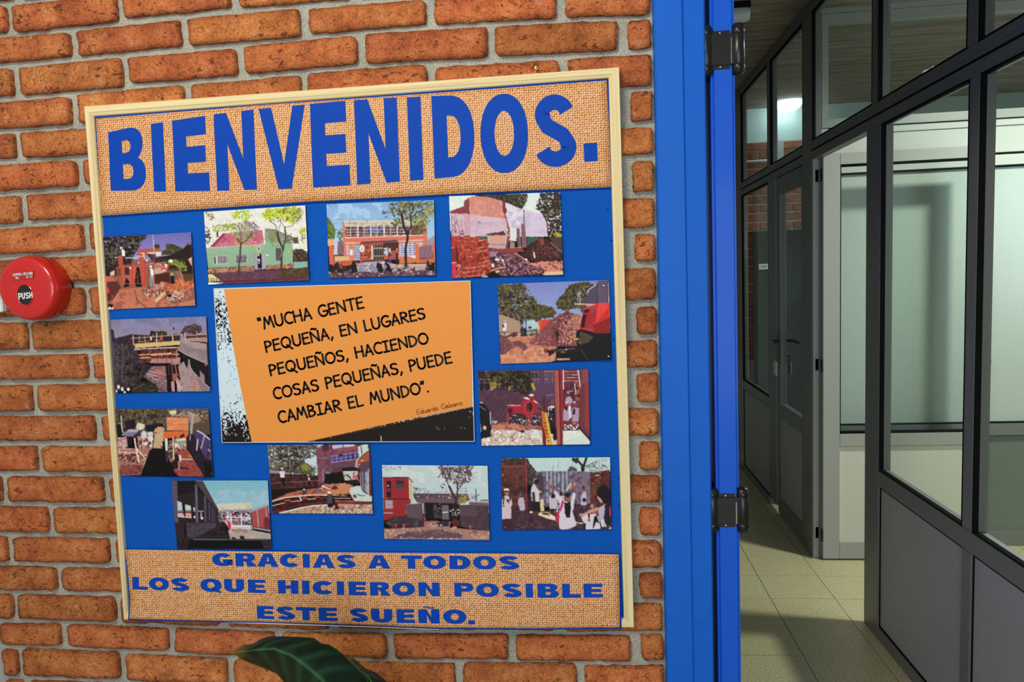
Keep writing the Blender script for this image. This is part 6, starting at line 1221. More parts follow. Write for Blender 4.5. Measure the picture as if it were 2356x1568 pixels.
# 10 concrete mixer and pupils
PH.append(((1090,840),8.039,[(78,105),(2120,62),(2152,1465),(142,1490)],[
('P','503044',[0,0,2200,0,2200,1150,0,1150]),('S','5c3a50',50,.4,[80,100,1480,90,1480,1100,100,1100]),('P','5a3c58',[1040,110,1490,100,1500,640,1160,640]),
('P','302220',[80,110,1040,110,1080,330,1050,560,860,530,800,440,300,450,90,340]),('S','4c4428',40,.4,[80,110,1040,110,1050,500,860,500,600,420,300,430]),('S','8c8040',18,.2,[200,120,760,130,900,300,800,450,300,440]),('S','201618',44,.4,[80,110,1040,110,1050,540,860,520]),('R','a8a030',[1060,330,1110,330,1150,440,1120,470,1070,400],10),('R','94904c',[640,400,680,400,670,460,640,460],6),('S','a89058',20,.5,[280,310,440,310,380,480,310,480]),
('P','241c20',[90,350,300,340,300,450,100,460]),('B','8c7c88',[90,250,290,250,300,460,100,470],98,.08,'x'),('L','9c8c98',8,[90,255,300,258]),('L','8c7c88',6,[90,325,280,325]),
('P','3c2c3c',[1065,120,1200,115,1210,250,1070,250]),('B','a498a4',[1060,115,1205,115,1215,330,1070,330],66,.1,'x'),('L','a8a0a8',8,[1060,250,1230,255]),('L','a09aa4',8,[1065,118,1200,118]),('L','a8a0a8',8,[1300,112,1480,108]),('L','a8a0a8',8,[1300,255,1480,255]),('B','a89ca8',[1300,112,1470,108,1470,330,1310,330],44,.12,'x'),('P','5c4858',[1370,120,1450,118,1450,320,1380,320]),('L','b4a8b4',10,[1355,560,1470,535]),('L','6a5464',6,[1480,540,1480,640]),
('S','784c50',26,.5,[600,750,1500,650,1490,780,1200,900]),('P','342430',[650,900,1000,890,1200,960,1250,1150,840,1160,650,1090]),
('P','a82038',[625,740,870,735,900,890,620,880]),('P','401828',[630,790,715,790,715,880,635,880]),('L','e0d0d8',14,[625,738,865,742]),('L','c83038',34,[630,890,635,1090]),('P','5c2c40',[700,640,870,620,870,720,690,720]),('P','5a1c28',[140,830,300,840,320,1320,150,1350]),
('R','a82434',[905,590,1020,600,1040,575,1120,585,1190,690,1160,850,1100,930,1050,980,1020,960,900,900,870,760],6),('P','e4dce4',[905,590,1000,590,1040,640,960,625]),('P','e8e0e8',[1105,640,1190,690,1180,705,1110,670]),('E','c85060',1020,780,84,120),('E','7a1c2c',1024,780,70,106),('E','3c141c',1050,760,40,76),('E','e0dce0',1065,550,46,24),('P','9c2030',[1040,580,1115,580,1105,630,1050,640]),('E','54444c',1020,840,16,26),('P','8c2830',[980,960,1080,900,1060,1060,1050,1160,1000,1160]),('L','d8ccd0',14,[890,1070,970,1015]),('P','3c1c24',[830,1020,860,1020,860,1150,830,1150]),('E','d8d0d0',848,1002,20,18),('P','442028',[1110,1050,1150,1050,1150,1160,1110,1160]),('E','d8d0d0',1135,1035,20,18),('S','c8b8c0',18,.3,[650,940,1250,930,1200,1150,700,1090]),
('P','241620',[1380,770,1500,780,1500,1160,1400,1130]),('S','d8d0d8',26,.3,[1370,760,1500,800,1450,1080,1380,1060]),('E','e0dcd8',1450,768,50,22),
('P','94584c',[330,1100,560,1050,700,1100,1260,1120,1270,1200,320,1240]),('S','d08068',34,.5,[320,1080,620,1060,1200,1130,900,1240,320,1200]),('L','b09890',10,[560,1110,820,1080]),('P','d4c4bc',[140,1370,330,1190,900,1200,1280,1200,1540,1300,1540,1470,145,1490]),('S','b08880',34,.35,[150,1320,350,1190,1200,1200,1260,1470,150,1480]),('S','efe8e0',40,.35,[150,1380,500,1200,1200,1230,1240,1470,150,1480]),('L','806860',6,[440,1480,700,1290]),('R','341820',[830,1210,920,1190,950,1230,890,1250],8),('P','d0c0d0',[950,1220,1100,1180,1060,1270,930,1260]),('P','dcdce4',[1090,1180,1190,1190,1230,1330,1270,1370,1250,1470,1220,1380,1120,1330]),
('R','18141c',[100,680,200,720,290,840,320,1320,150,1350,110,1000],10),('E','e8b0a0',202,1155,34,40),('L','8c94a8',12,[110,750,220,830]),('E','98a0b8',140,690,34,18),('L','b0a8b8',24,[305,870,315,1080]),('L','dcd8d8',14,[120,1080,130,1220]),('S','c8c0c8',24,.5,[320,1060,380,1020,470,1060,400,1090]),
('P','7a1c24',[1240,820,1330,830,1340,1470,1280,1470]),('P','4c141c',[1285,570,1310,570,1320,870,1290,870]),('P','4c141c',[1345,680,1360,680,1370,870,1345,870]),('P','e0a040',[1250,840,1340,880,1400,1130,1460,1400,1450,1470,1370,1470,1300,1170]),('P','c8702c',[1255,860,1310,870,1370,1300,1340,1300,1270,1100]),('L','f0d070',14,[1340,880,1450,1400]),('B','5c2820',[1290,1040,1340,1050,1400,1420,1370,1420],66,.3,'y'),('L','e8e0e0',12,[1420,1260,1460,1440]),('S','e8b040',26,.6,[1520,1440,1590,1430,1590,1470,1500,1475]),('E','1c1014',1505,1320,40,70),
('P','8c3434',[1480,95,1650,90,1650,1470,1540,1470,1510,700]),('P','a85454',[1490,95,1560,95,1600,1460,1545,1460]),('P','602028',[1560,95,1600,92,1640,1460,1600,1460]),('L','c8685c',12,[1560,100,1590,1450]),('P','982c34',[1600,92,1650,90,1650,1470,1620,1470]),
('P','6c2c38',[1650,85,1980,80,2000,800,1950,1180,1650,1180]),('P','a05050',[1850,280,1960,300,1960,700,1880,640]),('S','48202c',40,.4,[1650,300,1950,300,1950,700,1650,700]),('B','dcd0dc',[1665,100,1960,90,1930,330,1670,330],56,.16,'y'),('L','ece8f0',18,[1655,90,1660,440]),('L','e8e4ec',18,[1930,90,1975,420]),('L','e8e4ec',14,[1865,340,1890,530]),('L','e0d8e0',10,[1720,490,1840,470]),('B','8c4450',[1680,90,1760,90,1760,330,1680,330],40,.3,'x'),
('P','70343c',[1980,80,2120,65,2148,1340,2000,1190,1960,1100]),('P','8a4450',[2000,80,2120,65,2130,320,2010,330]),('P','8c3c3c',[2060,340,2130,320,2145,1250,2050,1140]),('P','3c1c24',[1960,1150,2060,1260,2148,1330,2150,1380,1960,1240]),
('P','d4dcdc',[1650,1200,1960,1185,2152,1400,2150,1465,1650,1470]),('P','e0e4e0',[1660,1210,1940,1200,2000,1300,1660,1400]),
('P','b8a0c0',[1700,600,1780,570,1830,640,1800,720,1700,690]),('E','5c2c34',1745,545,26,34),('E','c8b8b8',1748,512,22,12),('P','b098b8',[1655,850,1690,770,1770,790,1780,960,1760,1030,1655,1020]),('E','a05050',1712,720,28,34),('E','e8d8e4',1712,688,28,14),('P','241420',[1680,770,1740,780,1730,840,1700,830]),('P','dcd0e0',[1745,750,1800,750,1810,960,1760,1000]),('E','b06058',1768,725,20,24),('P','b098b8',[1820,800,1860,770,1930,800,1950,920,1930,1050,1820,1050]),('E','8c4048',1855,720,30,36),('E','e0c8d8',1860,680,30,16),('P','201218',[1840,800,1880,800,1870,910,1830,910]),('P','a890b0',[1900,780,1950,790,1950,940,1920,1000]),('E','84404c',1905,730,26,34),
('B','783840',[1660,1030,1940,1030,1940,1130,1660,1130],46,.4,'x'),('S','ece8ec',24,.45,[1655,1100,1940,1080,1940,1190,1660,1190]),('L','342028',14,[1660,1195,1940,1195])],
 'red concrete mixer and children in smocks, photo right of the orange poster',[]))
# 11 street front with stacked red containers
PH.append(((870,1060),8.252,[(72,75),(2078,92),(2120,1502),(118,1478)],[
('P','c0d0d8',[0,0,2200,0,2200,1000,0,1000]),('S','ccd8dc',120,.4,[70,80,2080,90,2080,500,80,400]),('S','a090a4',22,.35,[90,90,450,90,440,150,280,200,110,150]),
('P','a02c38',[90,310,580,310,595,730,100,700]),('B','882432',[90,310,580,310,595,730,100,700],40,.25,'x'),('P','221a1c',[160,370,240,375,250,600,240,690,160,690]),('E','dcd4dc',188,468,18,14),('P','7c2830',[165,510,240,510,240,590,165,590]),('P','382834',[340,365,490,375,490,520,345,525]),('B','64505c',[350,440,485,440,485,520,350,520],34,.5,'y'),('P','d8c8a8',[580,325,655,400,655,730,600,700]),('L','6c5c4c',8,[620,380,630,700]),('L','3c1420',14,[90,312,575,312,655,400]),('L','44181c',18,[95,715,600,725]),
('P','982c30',[95,725,620,735,620,810,530,820,530,1050,330,1050,130,1130,105,1130]),('P','b8b0c4',[135,740,275,745,280,900,140,905]),('B','7c6c80',[135,740,275,745,280,900,140,905],36,.35,'x'),('L','a89ca8',26,[100,985,270,985]),('L','c85048',10,[640,720,610,790]),('L','dcd4d8',10,[600,700,660,800]),
('S','6c5c6c',24,.55,[660,480,760,480,820,590,680,600]),('P','5a4450',[660,610,1700,620,1740,740,1600,800,740,780,680,700]),('S','883840',26,.3,[720,660,1440,650,1440,700,740,700]),('S','d8d0dc',22,.16,[720,660,1440,650,1440,710,740,710]),('P','6c5462',[740,710,1560,710,1560,790,740,790]),('L','785464',12,[760,790,1560,800]),('L','706474',6,[680,520,870,520]),('L','706474',10,[868,520,880,680]),('L','706474',6,[900,490,905,610]),('L','6c6070',6,[1070,590,1350,580]),('L','6c6070',6,[1290,500,1290,610]),('L','6c6070',6,[1500,520,1680,520]),('L','6c6070',6,[1500,575,1700,575]),('L','6c6070',6,[1660,490,1670,610]),('E','6878a8',950,585,12,26),('P','64586c',[1845,525,1865,525,1875,750,1850,760]),('L','5c5060',12,[1790,700,1920,640]),('B','5c5060',[1740,640,1880,640,1880,750,1750,750],40,.2,'y'),('P','685860',[1930,740,2090,730,2090,760,1940,760]),
('P','1c1418',[880,790,1540,800,1540,1100,900,1110]),('P','3c3038',[1060,820,1110,820,1120,1080,1060,1080]),('S','786878',20,.3,[1060,820,1200,820,1200,1080,1060,1080]),('P','706070',[1205,840,1335,830,1350,1110,1215,1110]),('L','e8e8ec',18,[1230,975,1320,970]),('S','c8b8c0',20,.3,[1340,880,1540,880,1540,1030,1400,1060]),('P','5c4c58',[860,790,890,790,890,1100,865,1110]),
('P','5a4a54',[525,825,840,800,865,1240,640,1250,540,1060]),('P','604e58',[530,830,840,800,850,1050,540,1070]),('R','3c2e36',[330,1050,540,1050,640,1080,860,1120,865,1240,300,1270,110,1170,200,1100],14),('S','4c3c44',40,.4,[200,1060,860,1080,860,1240,200,1260]),('S','645864',24,.4,[640,1110,760,1110,790,1230,660,1210]),('S','54483c',22,.4,[120,1160,300,1140,300,1260,130,1260]),
('P','a0988c',[1740,770,2090,770,2090,800,1740,800]),('P','705868',[1720,780,2095,800,2095,850,1740,840]),('P','503e48',[1540,830,1880,840,2095,850,2110,1310,1760,1290,1560,1240]),('S','443440',50,.4,[1550,840,2095,860,2110,1300,1560,1240]),('P','58464e',[1540,840,1870,850,1870,1050,1550,1040]),
('P','a46c68',[870,1140,1090,1130,1200,1150,1380,1150,1360,1260,870,1250]),('R','382a34',[1100,1180,1200,1130,1350,1130,1340,1230,1240,1260,1110,1230],12),('R','5c2c30',[1370,1160,1440,1100,1540,1120,1550,1240,1400,1200],10),('S','dcd8dc',20,.4,[920,1200,1110,1200,1320,1260,1200,1290,930,1250]),
('P','a87c74',[110,1290,860,1250,1400,1260,1760,1300,2115,1320,2120,1510,110,1490]),('S','c89888',60,.4,[110,1290,800,1260,1500,1350,2115,1350,2120,1480,800,1500,110,1480]),('R','644c58',[270,1440,560,1350,860,1330,1160,1290,1560,1380,1600,1460,900,1470,300,1470],24),('S','785c64',60,.4,[600,1300,2110,1330,1700,1400,700,1400]),('S','c0b8c4',24,.45,[420,1455,1500,1460,1500,1500,460,1480]),('P','c89080',[1440,1230,1510,1250,1440,1310,1360,1300]),
('P','d02830',[330,1180,345,1180,358,1270,318,1270]),('L','ece4e4',10,[330,1205,345,1205]),('P','d02830',[480,1185,495,1185,510,1265,468,1265]),('L','ece4e4',10,[480,1210,495,1210]),('P','d02830',[1742,1215,1756,1215,1770,1300,1732,1300]),('L','ece4e4',12,[1742,1240,1756,1240]),('P','c83c34',[860,1060,890,1060,910,1120,870,1130]),
('S','6c4c58',26,.62,[1090,100,1790,100,1780,250,1740,400,1640,420,1560,480,1440,420,1340,400,1260,340,1130,290,1220,220]),('S','4c3440',22,.35,[1100,100,1790,100,1740,380,1300,380]),('S','b4c4cc',20,.22,[1240,200,1700,200,1640,400,1340,380]),('S','6c4c58',20,.4,[1180,420,1300,400,1230,540,1170,500]),('L','3c2830',40,[1470,800,1480,720,1400,590,1350,480]),('L','3c2830',28,[1480,720,1510,540,1500,400]),('L','3c2830',16,[1350,490,1300,380,1270,300]),('L','3c2830',12,[1510,560,1580,460,1660,380]),('P','2c1c20',[1410,800,1540,820,1520,900,1420,900]),('S','a08c40',26,.7,[1520,650,1700,620,1720,700,1640,800,1540,800]),('S','a08c40',24,.5,[1440,620,1500,640,1500,690,1450,680]),('S','9c8c9c',14,.25,[1700,300,1950,130,1900,220,1740,420])],
 "street front with red containers, photo below the poster's right corner",[]))
# 12 children waving
PH.append(((1140,1045),8.414,[(105,75),(2218,52),(2245,1445),(130,1465)],[
('P','c0d8dc',[0,0,2300,0,2300,400,0,400]),('R','3a2c2c',[100,70,600,70,700,210,780,330,780,420,700,600,100,600],16),('S','54443c',34,.4,[100,80,600,80,760,330,700,560,100,560]),('S','b0b8c4',18,.12,[100,80,180,80,180,230,110,230]),
('P','54302e',[100,230,590,230,620,1080,130,1080]),('S','6c3a34',60,.4,[100,230,590,230,620,1000,120,1000]),('S','402428',60,.4,[100,400,600,400,620,1080,130,1080]),('L','a84444',16,[105,225,590,230]),('L','8c3c3c',10,[105,320,440,320]),('L','a03838',26,[585,80,600,560]),('L','8c2c30',20,[600,560,620,1100]),('L','903c3c',8,[350,300,570,180]),('L','8c3c3c',8,[110,350,600,600]),('E','c85058',140,395,20,24),
('R','584c50',[1380,330,1440,220,1520,240,1590,300,1560,320],10),('L','2c2226',70,[1690,310,1690,220]),('L','2c2226',40,[1690,230,1590,110,1500,80]),('L','2c2226',44,[1710,220,1760,60]),('R','383028',[1470,70,1620,60,1600,150,1560,180,1480,110],10),('L','4c4038',14,[1740,230,1980,120]),('S','68706c',20,.4,[1730,250,1990,130,2000,330,1840,330]),('S','485048',22,.5,[2030,240,2180,190,2180,270,2040,290]),('L','98706c',8,[1218,110,1220,310]),('L','90706c',8,[1120,200,1105,310]),('L','907070',6,[1490,100,1495,300]),('S','b0a8a0',16,.3,[1960,60,2200,60,2200,150,2000,140]),
('P','74647a',[770,340,930,320,1830,330,1840,960,960,1010,780,700]),('B','8c9cb8',[930,320,1500,320,1500,990,960,1005],76,.38,'x'),('B','b4c8dc',[930,330,1400,330,1300,990,960,1000],76,.2,'x'),('B','86748c',[1500,325,1830,330,1830,950,1500,990],50,.4,'x'),('S','5c4c60',50,.35,[770,330,1830,330,1830,960,960,1000]),('R','483c4c',[700,560,780,420,880,340,930,500,940,760,800,900,700,700],10),
('P','5c2c28',[1830,340,2210,290,2230,1000,1840,960]),('P','703c30',[1860,420,2040,380,2040,800,1850,860]),('L','c8bcc0',12,[1870,345,2210,290]),('L','c87868',14,[2012,100,2030,540]),('L','e0d4d0',16,[1930,405,2020,395]),('S','48241f',50,.4,[1850,400,2220,320,2220,960,1850,960]),
('P','402a34',[110,1040,620,1060,860,1100,1200,1080,1500,960,1900,940,2230,980,2240,1450,130,1470]),('S','4c3440',50,.4,[120,1060,900,1120,1900,980,2230,1100,2240,1450,130,1460]),('S','5c444c',44,.3,[120,1290,1300,1290,2000,1350,2000,1450,130,1450]),
('P','e4d8b8',[640,900,700,900,720,1140,660,1130]),('P','e0c8a8',[860,870,930,860,945,1100,870,1100]),('P','e4ceb0',[850,1120,1000,1110,1160,1200,1165,1280,1000,1240,820,1170]),('P','3c282c',[900,1130,1010,1130,1040,1170,920,1160]),('L','e4c8a8',20,[1540,1300,1620,1330,1690,1330]),
('R','302028',[640,700,700,760,720,1100,620,1100],6),
('R','d0c0d0',[130,880,170,800,240,790,300,850,330,950,300,1010,310,1240,120,1250,120,1010],6),('E','b07068',217,740,40,50),('E','e8e0d8',213,685,52,32),('E','3c2828',215,712,48,16),('L','241a20',22,[165,830,150,960]),('L','241a20',20,[275,810,285,890]),('P','302030',[205,870,255,865,270,910,225,920]),('E','a86058',255,925,20,26),('E','a05850',160,1000,22,20),('P','442430',[160,1255,300,1250,350,1440,300,1450,150,1440]),
('R','c0b0c8',[430,920,460,830,540,830,560,900,575,1060,540,1090,470,1080],6),('E','7c5058',482,775,26,34),('L','5c4858',30,[560,800,580,900]),('L','504858',18,[520,1100,550,1220]),
('R','d0ccd4',[690,640,740,560,800,620,840,700,860,900,820,915,700,900,690,760],8),('E','241c22',790,510,52,50),('L','ccc0bc',14,[740,530,750,480,800,465]),('L','542c30',54,[735,750,745,900,745,990]),('R','221a20',[705,915,840,915,870,1060,850,1100,720,1090],8),('P','5c3030',[730,1100,830,1100,770,1270,740,1250]),('L','241a20',16,[670,1260,760,1340,820,1310]),('E','7c4448',820,620,30,40),('E','e4c078',865,720,26,20),
('R','c8bcd0',[1030,830,1070,770,1160,770,1200,860,1190,1050,1050,1050],6),('E','28202a',1115,800,44,50),('E','8a5058',1115,730,30,40),('L','a06058',16,[1060,1060,1040,1200]),('L','a06058',16,[1150,1060,1150,1150]),('E','e8e0e0',1060,1205,34,18),('E','e8e0e0',1125,1225,26,16),
('E','382830',1270,760,36,42),('R','c8b8c4',[1250,800,1330,790,1330,960,1260,960],6),('L','e0b8a8',40,[1380,690,1460,560]),('P','3c5098',[1440,680,1500,690,1480,780,1430,760]),
('L','9c4c48',36,[1130,720,1060,590]),('E','c07c70',1055,560,26,34),('L','c0786c',9,[1050,560,1070,520]),('L','c0786c',9,[1040,580,1025,600]),('L','dcd0dc',60,[1160,730,1250,900]),('L','a04c44',36,[1540,740,1530,610]),('E','c47c70',1530,580,30,34),('L','c47c70',9,[1510,570,1500,530]),('L','c47c70',9,[1535,560,1545,520]),('L','c47c70',9,[1545,570,1565,550]),('L','dcd0dc',64,[1520,770,1490,920,1480,1050]),
('R','dccfe0',[1180,720,1290,860,1310,900,1460,900,1480,1050,1500,1130,1570,1370,1420,1440,1270,1460,1230,1400,1240,960],8),('E','9c4c4c',1392,840,52,80),('E','2a1c22',1395,780,58,46),('R','1a161c',[1330,920,1380,940,1450,890,1460,1010,1440,1220,1370,1220,1340,1110],6),('P','c83078',[1290,880,1330,910,1270,1100,1235,1090]),('R','d02858',[1190,1110,1240,1100,1220,1310,1170,1310],8),('L','c8c0cc',34,[1220,1000,1190,1100]),('P','c83070',[1260,1420,1290,1460,1270,1465]),('P','c83070',[1420,1440,1500,1430,1480,1455,1420,1455]),
('R','c4b4d0',[1650,830,1680,740,1750,710,1770,860,1760,980,1650,980],6),('E','8c4c50',1708,670,30,44),('E','4c2c30',1700,640,28,30),('E','28202c',1720,880,42,40),('P','54485c',[1680,990,1740,985,1750,1060,1700,1050]),
('R','181216',[1940,700,2000,590,2100,570,2180,630,2220,700,2225,940,2100,940,2020,860,1970,800],10),('S','98888c',14,.4,[1920,720,1990,590,2090,570,2000,650,1960,740]),('P','c89890',[1960,790,2040,850,2080,920,2040,940,1980,860]),('R','b8b0cc',[1980,1040,2120,960,2220,1040,2240,1400,2060,1400,2000,1200],8),('L','cc8c70',60,[1980,1060,1850,1100,1700,1170]),('L','e0b898',16,[1980,1030,1800,1090]),('E','a86058',1935,1140,40,50),('E','c09088',1660,1170,40,34),('R','241c24',[2120,980,2220,940,2240,1440,2170,1430,2100,1250],8),('P','d02c50',[2205,1020,2235,1000,2235,1190,2210,1210]),
('R','d8d0e0',[1660,1220,1760,1150,1900,1140,2000,1200,2040,1440,1750,1460,1700,1310],8),('E','5c3c40',1900,980,70,64),('E','b88478',1870,1000,34,44),('P','241c24',[1790,1140,1830,1150,1820,1260,1795,1220]),('P','1e181e',[1910,1200,1960,1180,2010,1340,1950,1300,1900,1420,1880,1420]),('E','b06858',1810,1270,30,30),('R','282028',[1690,1320,1750,1330,1740,1460,1700,1450],6),('P','e8e0cc',[2180,1440,2240,1390,2243,1445]),('P','d8d0e0',[2040,1250,2100,1260,2100,1400,2050,1390])],
 'waving children before a tin fence, lowest photo at the right of the board',[(190,1405),(2202,1385)]))
for a in PH:
    photo_print(*a[:4], a[4], pins=a[5])
# ================================================================== LETTERING
def arc(cx, cy, rx_, ry_, a0, a1, n=14, p=1.0):
    t = np.linspace(math.radians(a0), math.radians(a1), n)
    c, s = np.cos(t), np.sin(t)
    e = 2 / (2 + (p - 1) * 2)
    return [(cx + rx_ * math.copysign(abs(a) ** e, a), cy + ry_ * math.copysign(abs(b) ** e, b)) for a, b in zip(c, s)]
def stroke(path, sx, sy):
    """outline of a path drawn with an elliptic pen, ends cut square"""
    p = np.array(path, float); d = np.gradient(p, axis=0)
    d /= np.hypot(d[:, 0], d[:, 1])[:, None] + 1e-9
    n = np.stack([-d[:, 1], d[:, 0]], 1) * [sx / 2, sy / 2]
    return ['strip', [tuple(q) for q in p + n], [tuple(q) for q in p - n]]
def bowl(x0, x1, y0, y1, k=1.15):
    """half-round shape flat on the left"""
    w, h = x1 - x0, (y1 - y0) / 2; cy = (y0 + y1) / 2; fl = x0 + max(0.0, w - max(w * 0.55, min(w, h * 0.9)))
    return [(x0, y1), ] + arc(fl, cy, x1 - fl, h, 90, -90, 18, k) + [(x0, y0)]
def glyph(ch, sx=0.34, sy=0.24):
    R = lambda a, b, c, d: [(a, c), (b, c), (b, d), (a, d)]
    if ch == 'I': return [[R(0, 1, 0, 1)]]
    if ch == '.': return [[R(0, 1, 0, 1)]]
    if ch == 'E': return [[[(0, 0), (1, 0), (1, sy), (sx, sy), (sx, .5 - sy * .45), (.93, .5 - sy * .45), (.93, .5 + sy * .45), (sx, .5 + sy * .45), (sx, 1 - sy), (.97, 1 - sy), (.97, 1), (0, 1)]]]
    if ch == 'L': return [[[(0, 0), (1, 0), (1, sy), (sx, sy), (sx, 1), (0, 1)]]]
    if ch == 'T': return [[[(.5 - sx / 2, 0), (.5 + sx / 2, 0), (.5 + sx / 2, 1 - sy), (1, 1 - sy), (1, 1), (0, 1), (0, 1 - sy), (.5 - sx / 2, 1 - sy)]]]
    if ch == 'H': return [[[(0, 0), (sx, 0), (sx, .5 - sy / 2), (1 - sx, .5 - sy / 2), (1 - sx, 0), (1, 0), (1, 1), (1 - sx, 1), (1 - sx, .5 + sy / 2), (sx, .5 + sy / 2), (sx, 1), (0, 1)]]]
    if ch in 'NÑ':
        s = sx * .93
        g = [[[(0, 0), (s, 0), (s, .60), (1 - s * 1.02, 0), (1, 0), (1, 1), (1 - s, 1), (1 - s, .40), (s * 1.02, 1), (0, 1)]]]
        if ch == 'Ñ': g.append(stroke([(.24 + .50 * t, 1.13 + .045 * math.sin(t * 2 * PI)) for t in np.linspace(0, 1, 18)], .10, .085))
        return g
    if ch == 'V': s = sx * .86; return [[[(.5 - s * .48, 0), (.5 + s * .48, 0), (1, 1), (1 - s * .92, 1), (.5, .30), (s * .92, 1), (0, 1)]]]
    if ch == 'A': s = sx * .98; return [[[(0, 0), (s * .95, 0), (s * .95 + .045, .20), (1 - s * .95 - .045, .20), (1 - s * .95, 0), (1, 0), (.5 + s * .52, 1), (.5 - s * .52, 1)], [(s * .95 + .09, .20 + sy * .85), (.5, .76), (1 - s * .95 - .09, .20 + sy * .85)]]]
    if ch == 'O': return [[arc(.5, .5, .5, .5, 0, 350, 40, 1.08), arc(.5, .5, .5 - sx * .92, .5 - sy * .92, 0, 350, 34, 1.02)]]
    if ch == 'Q': return [[arc(.49, .5, .49, .5, 0, 350, 40, 1.08), arc(.49, .5, .49 - sx * .92, .5 - sy * .92, 0, 350, 34, 1.02)], [[(.52, .32), (.62, .34), (.80, .13), (.99, .02), (.93, -.10), (.72, .0), (.56, .15)]]]
    if ch == 'D': return [[bowl(0, 1, 0, 1, 1.1), bowl(sx, 1 - sx * .95, sy, 1 - sy, 1.05)]]
    if ch == 'P': return [[[(0, 0), (sx, 0), (sx, .36)] + [(a, b) for a, b in reversed(bowl(sx, 1, .36, 1, 1.15))][1:-1] + [(0, 1)], bowl(sx, 1 - sx * .9, .36 + sy * .9, 1 - sy * .9, 1.05)]]
    if ch == 'R': return [[[(0, 0), (sx, 0), (sx, .40)] + [(a, b) for a, b in reversed(bowl(sx, .93, .40, 1, 1.15))][1:-1] + [(0, 1)], bowl(sx, .93 - sx * .9, .40 + sy * .8, 1 - sy * .85, 1.05)],
                          [[(1 - sx * 1.22, 0), (1.02, 0), (.86, .26), (.70, .46), (sx * 1.1, .46), (sx * 1.1, .40), (.52, .34)]]]
    if ch == 'B':
        out = [(0, 0)] + [(a, b) for a, b in reversed(bowl(.2, 1, 0, .55, 1.15))][1:-6] + [(.80, .515)] + [(a, b) for a, b in reversed(bowl(.2, .95, .48, 1, 1.15))][6:-1] + [(0, 1)]
        return [[out, bowl(sx, 1 - sx * .92, sy * .85, .515 - sy * .40, 1.05), bowl(sx, .95 - sx * .92, .515 + sy * .42, 1 - sy * .85, 1.05)]]
    if ch == 'U':
        w = sx
        path_o = [(0, 1), (0, .40)] + arc(.5, .40, .5, .40, 180, 360, 20, 1.12) + [(1, 1), (1 - w, 1), (1 - w, .40)] + arc(.5, .40, .5 - w, .40 - sy * .95, 360, 180, 18, 1.05) + [(w, 1)]
        return [[path_o]]
    if ch == 'C': return [stroke(arc(.52, .5, .52 - sx / 2, .5 - sy / 2, 38, 322, 34, 1.08), sx, sy)]
    if ch == 'G': return [stroke(arc(.51, .5, .51 - sx / 2, .5 - sy / 2, 38, 330, 34, 1.08), sx, sy), [R(.52, 1, .30, .52)], [R(1 - sx * .72, 1, .10, .52)]]
    if ch == 'S':
        top = arc(.5, .73, .49 - sx / 2, .27 - sy / 2, 12, 208, 22, 1.0) + [(.30, .575), (.40, .535)]; bot = [(.5, .5), (.60, .465), (.70, .425)] + arc(.5, .27, .5 - sx / 2, .27 - sy / 2, 28, -168, 22, 1.0)
        return [stroke(top + bot, sx, sy)]
    return [[R(0, 1, 0, 1)]]
def bil(q, x, y):
    """unit glyph box -> pixel quad TL,TR,BR,BL"""
    t = np.array(q, float)
    return (t[0] * (1 - x) + t[1] * x) * y + (t[3] * (1 - x) + t[2] * x) * (1 - y)
def face_viewer(o):
    bm = bmesh.new(); bm.from_mesh(o.data)
    for f in bm.faces:
        f.normal_update()
        if f.normal.y > 0: f.normal_flip()
    bm.to_mesh(o.data); bm.free()
    return o
def letters(name, items, depth, mat, parent, sx, sy):
    for ch, q in items:
        V = []; F = []
        for piece in glyph(ch, *((sx, sy) if not isinstance(sx, dict) else (sx.get(ch, sx['']), sy.get(ch, sy[''])))):
            b = len(V)
            if piece[0] == 'strip':
                m = len(piece[1]); pts = piece[1] + piece[2]
                F += [(b + i, b + i + 1, b + m + i + 1, b + m + i) for i in range(m - 1)]
            else:
                loops = [[Vector((x, y, 0)) for x, y in lp] for lp in piece]
                F += [tuple(b + i for i in t) for t in tessellate_polygon(loops)]
                pts = [p for lp in piece for p in lp]
            for p in pts:
                px, py = bil(q, p[0], p[1]); V.append(tuple(wp(px, py, depth(px, py))))
        face_viewer(mesh_obj(name, V, F, mat, parent))

# ------------------------------------------------------------------ upper banner
def ybn1(px, py): return YB - 0.0035
def full(P, f): return np.vectorize(f)(P[..., 0], P[..., 1])
t1 = [(216.5, 267.5), (600, 236.5), (1000, 209), (1260, 190), (1396, 180.5), (1400, 182)]
P, _, _ = coons(t1, [(231, 499), (700, 467), (1100, 446), (1409, 432.5)], [(216.5, 267.5), (222, 350), (231, 499)], [(1400, 182), (1405, 300), (1409, 432.5)], 60, 12)
ban1 = sheet('banner', P, full(P, ybn1), M['border_blue'])
tag(ban1, 'straw-coloured banner reading BIENVENIDOS. in big blue letters', 'banner')
P, _, _ = coons([(220.5, 272.5), (600, 241.5), (1000, 214), (1260, 195), (1396, 184.5)], [(232.5, 496), (700, 464.5), (1100, 443), (1406, 430)], [(220.5, 272.5), (225, 350), (232.5, 496)], [(1396, 184.5), (1401.5, 300), (1406, 430)], 60, 12)
sheet('straw_print', P, full(P, ybn1) - 0.0004, M['weave'], ban1, skirt=0.0003)
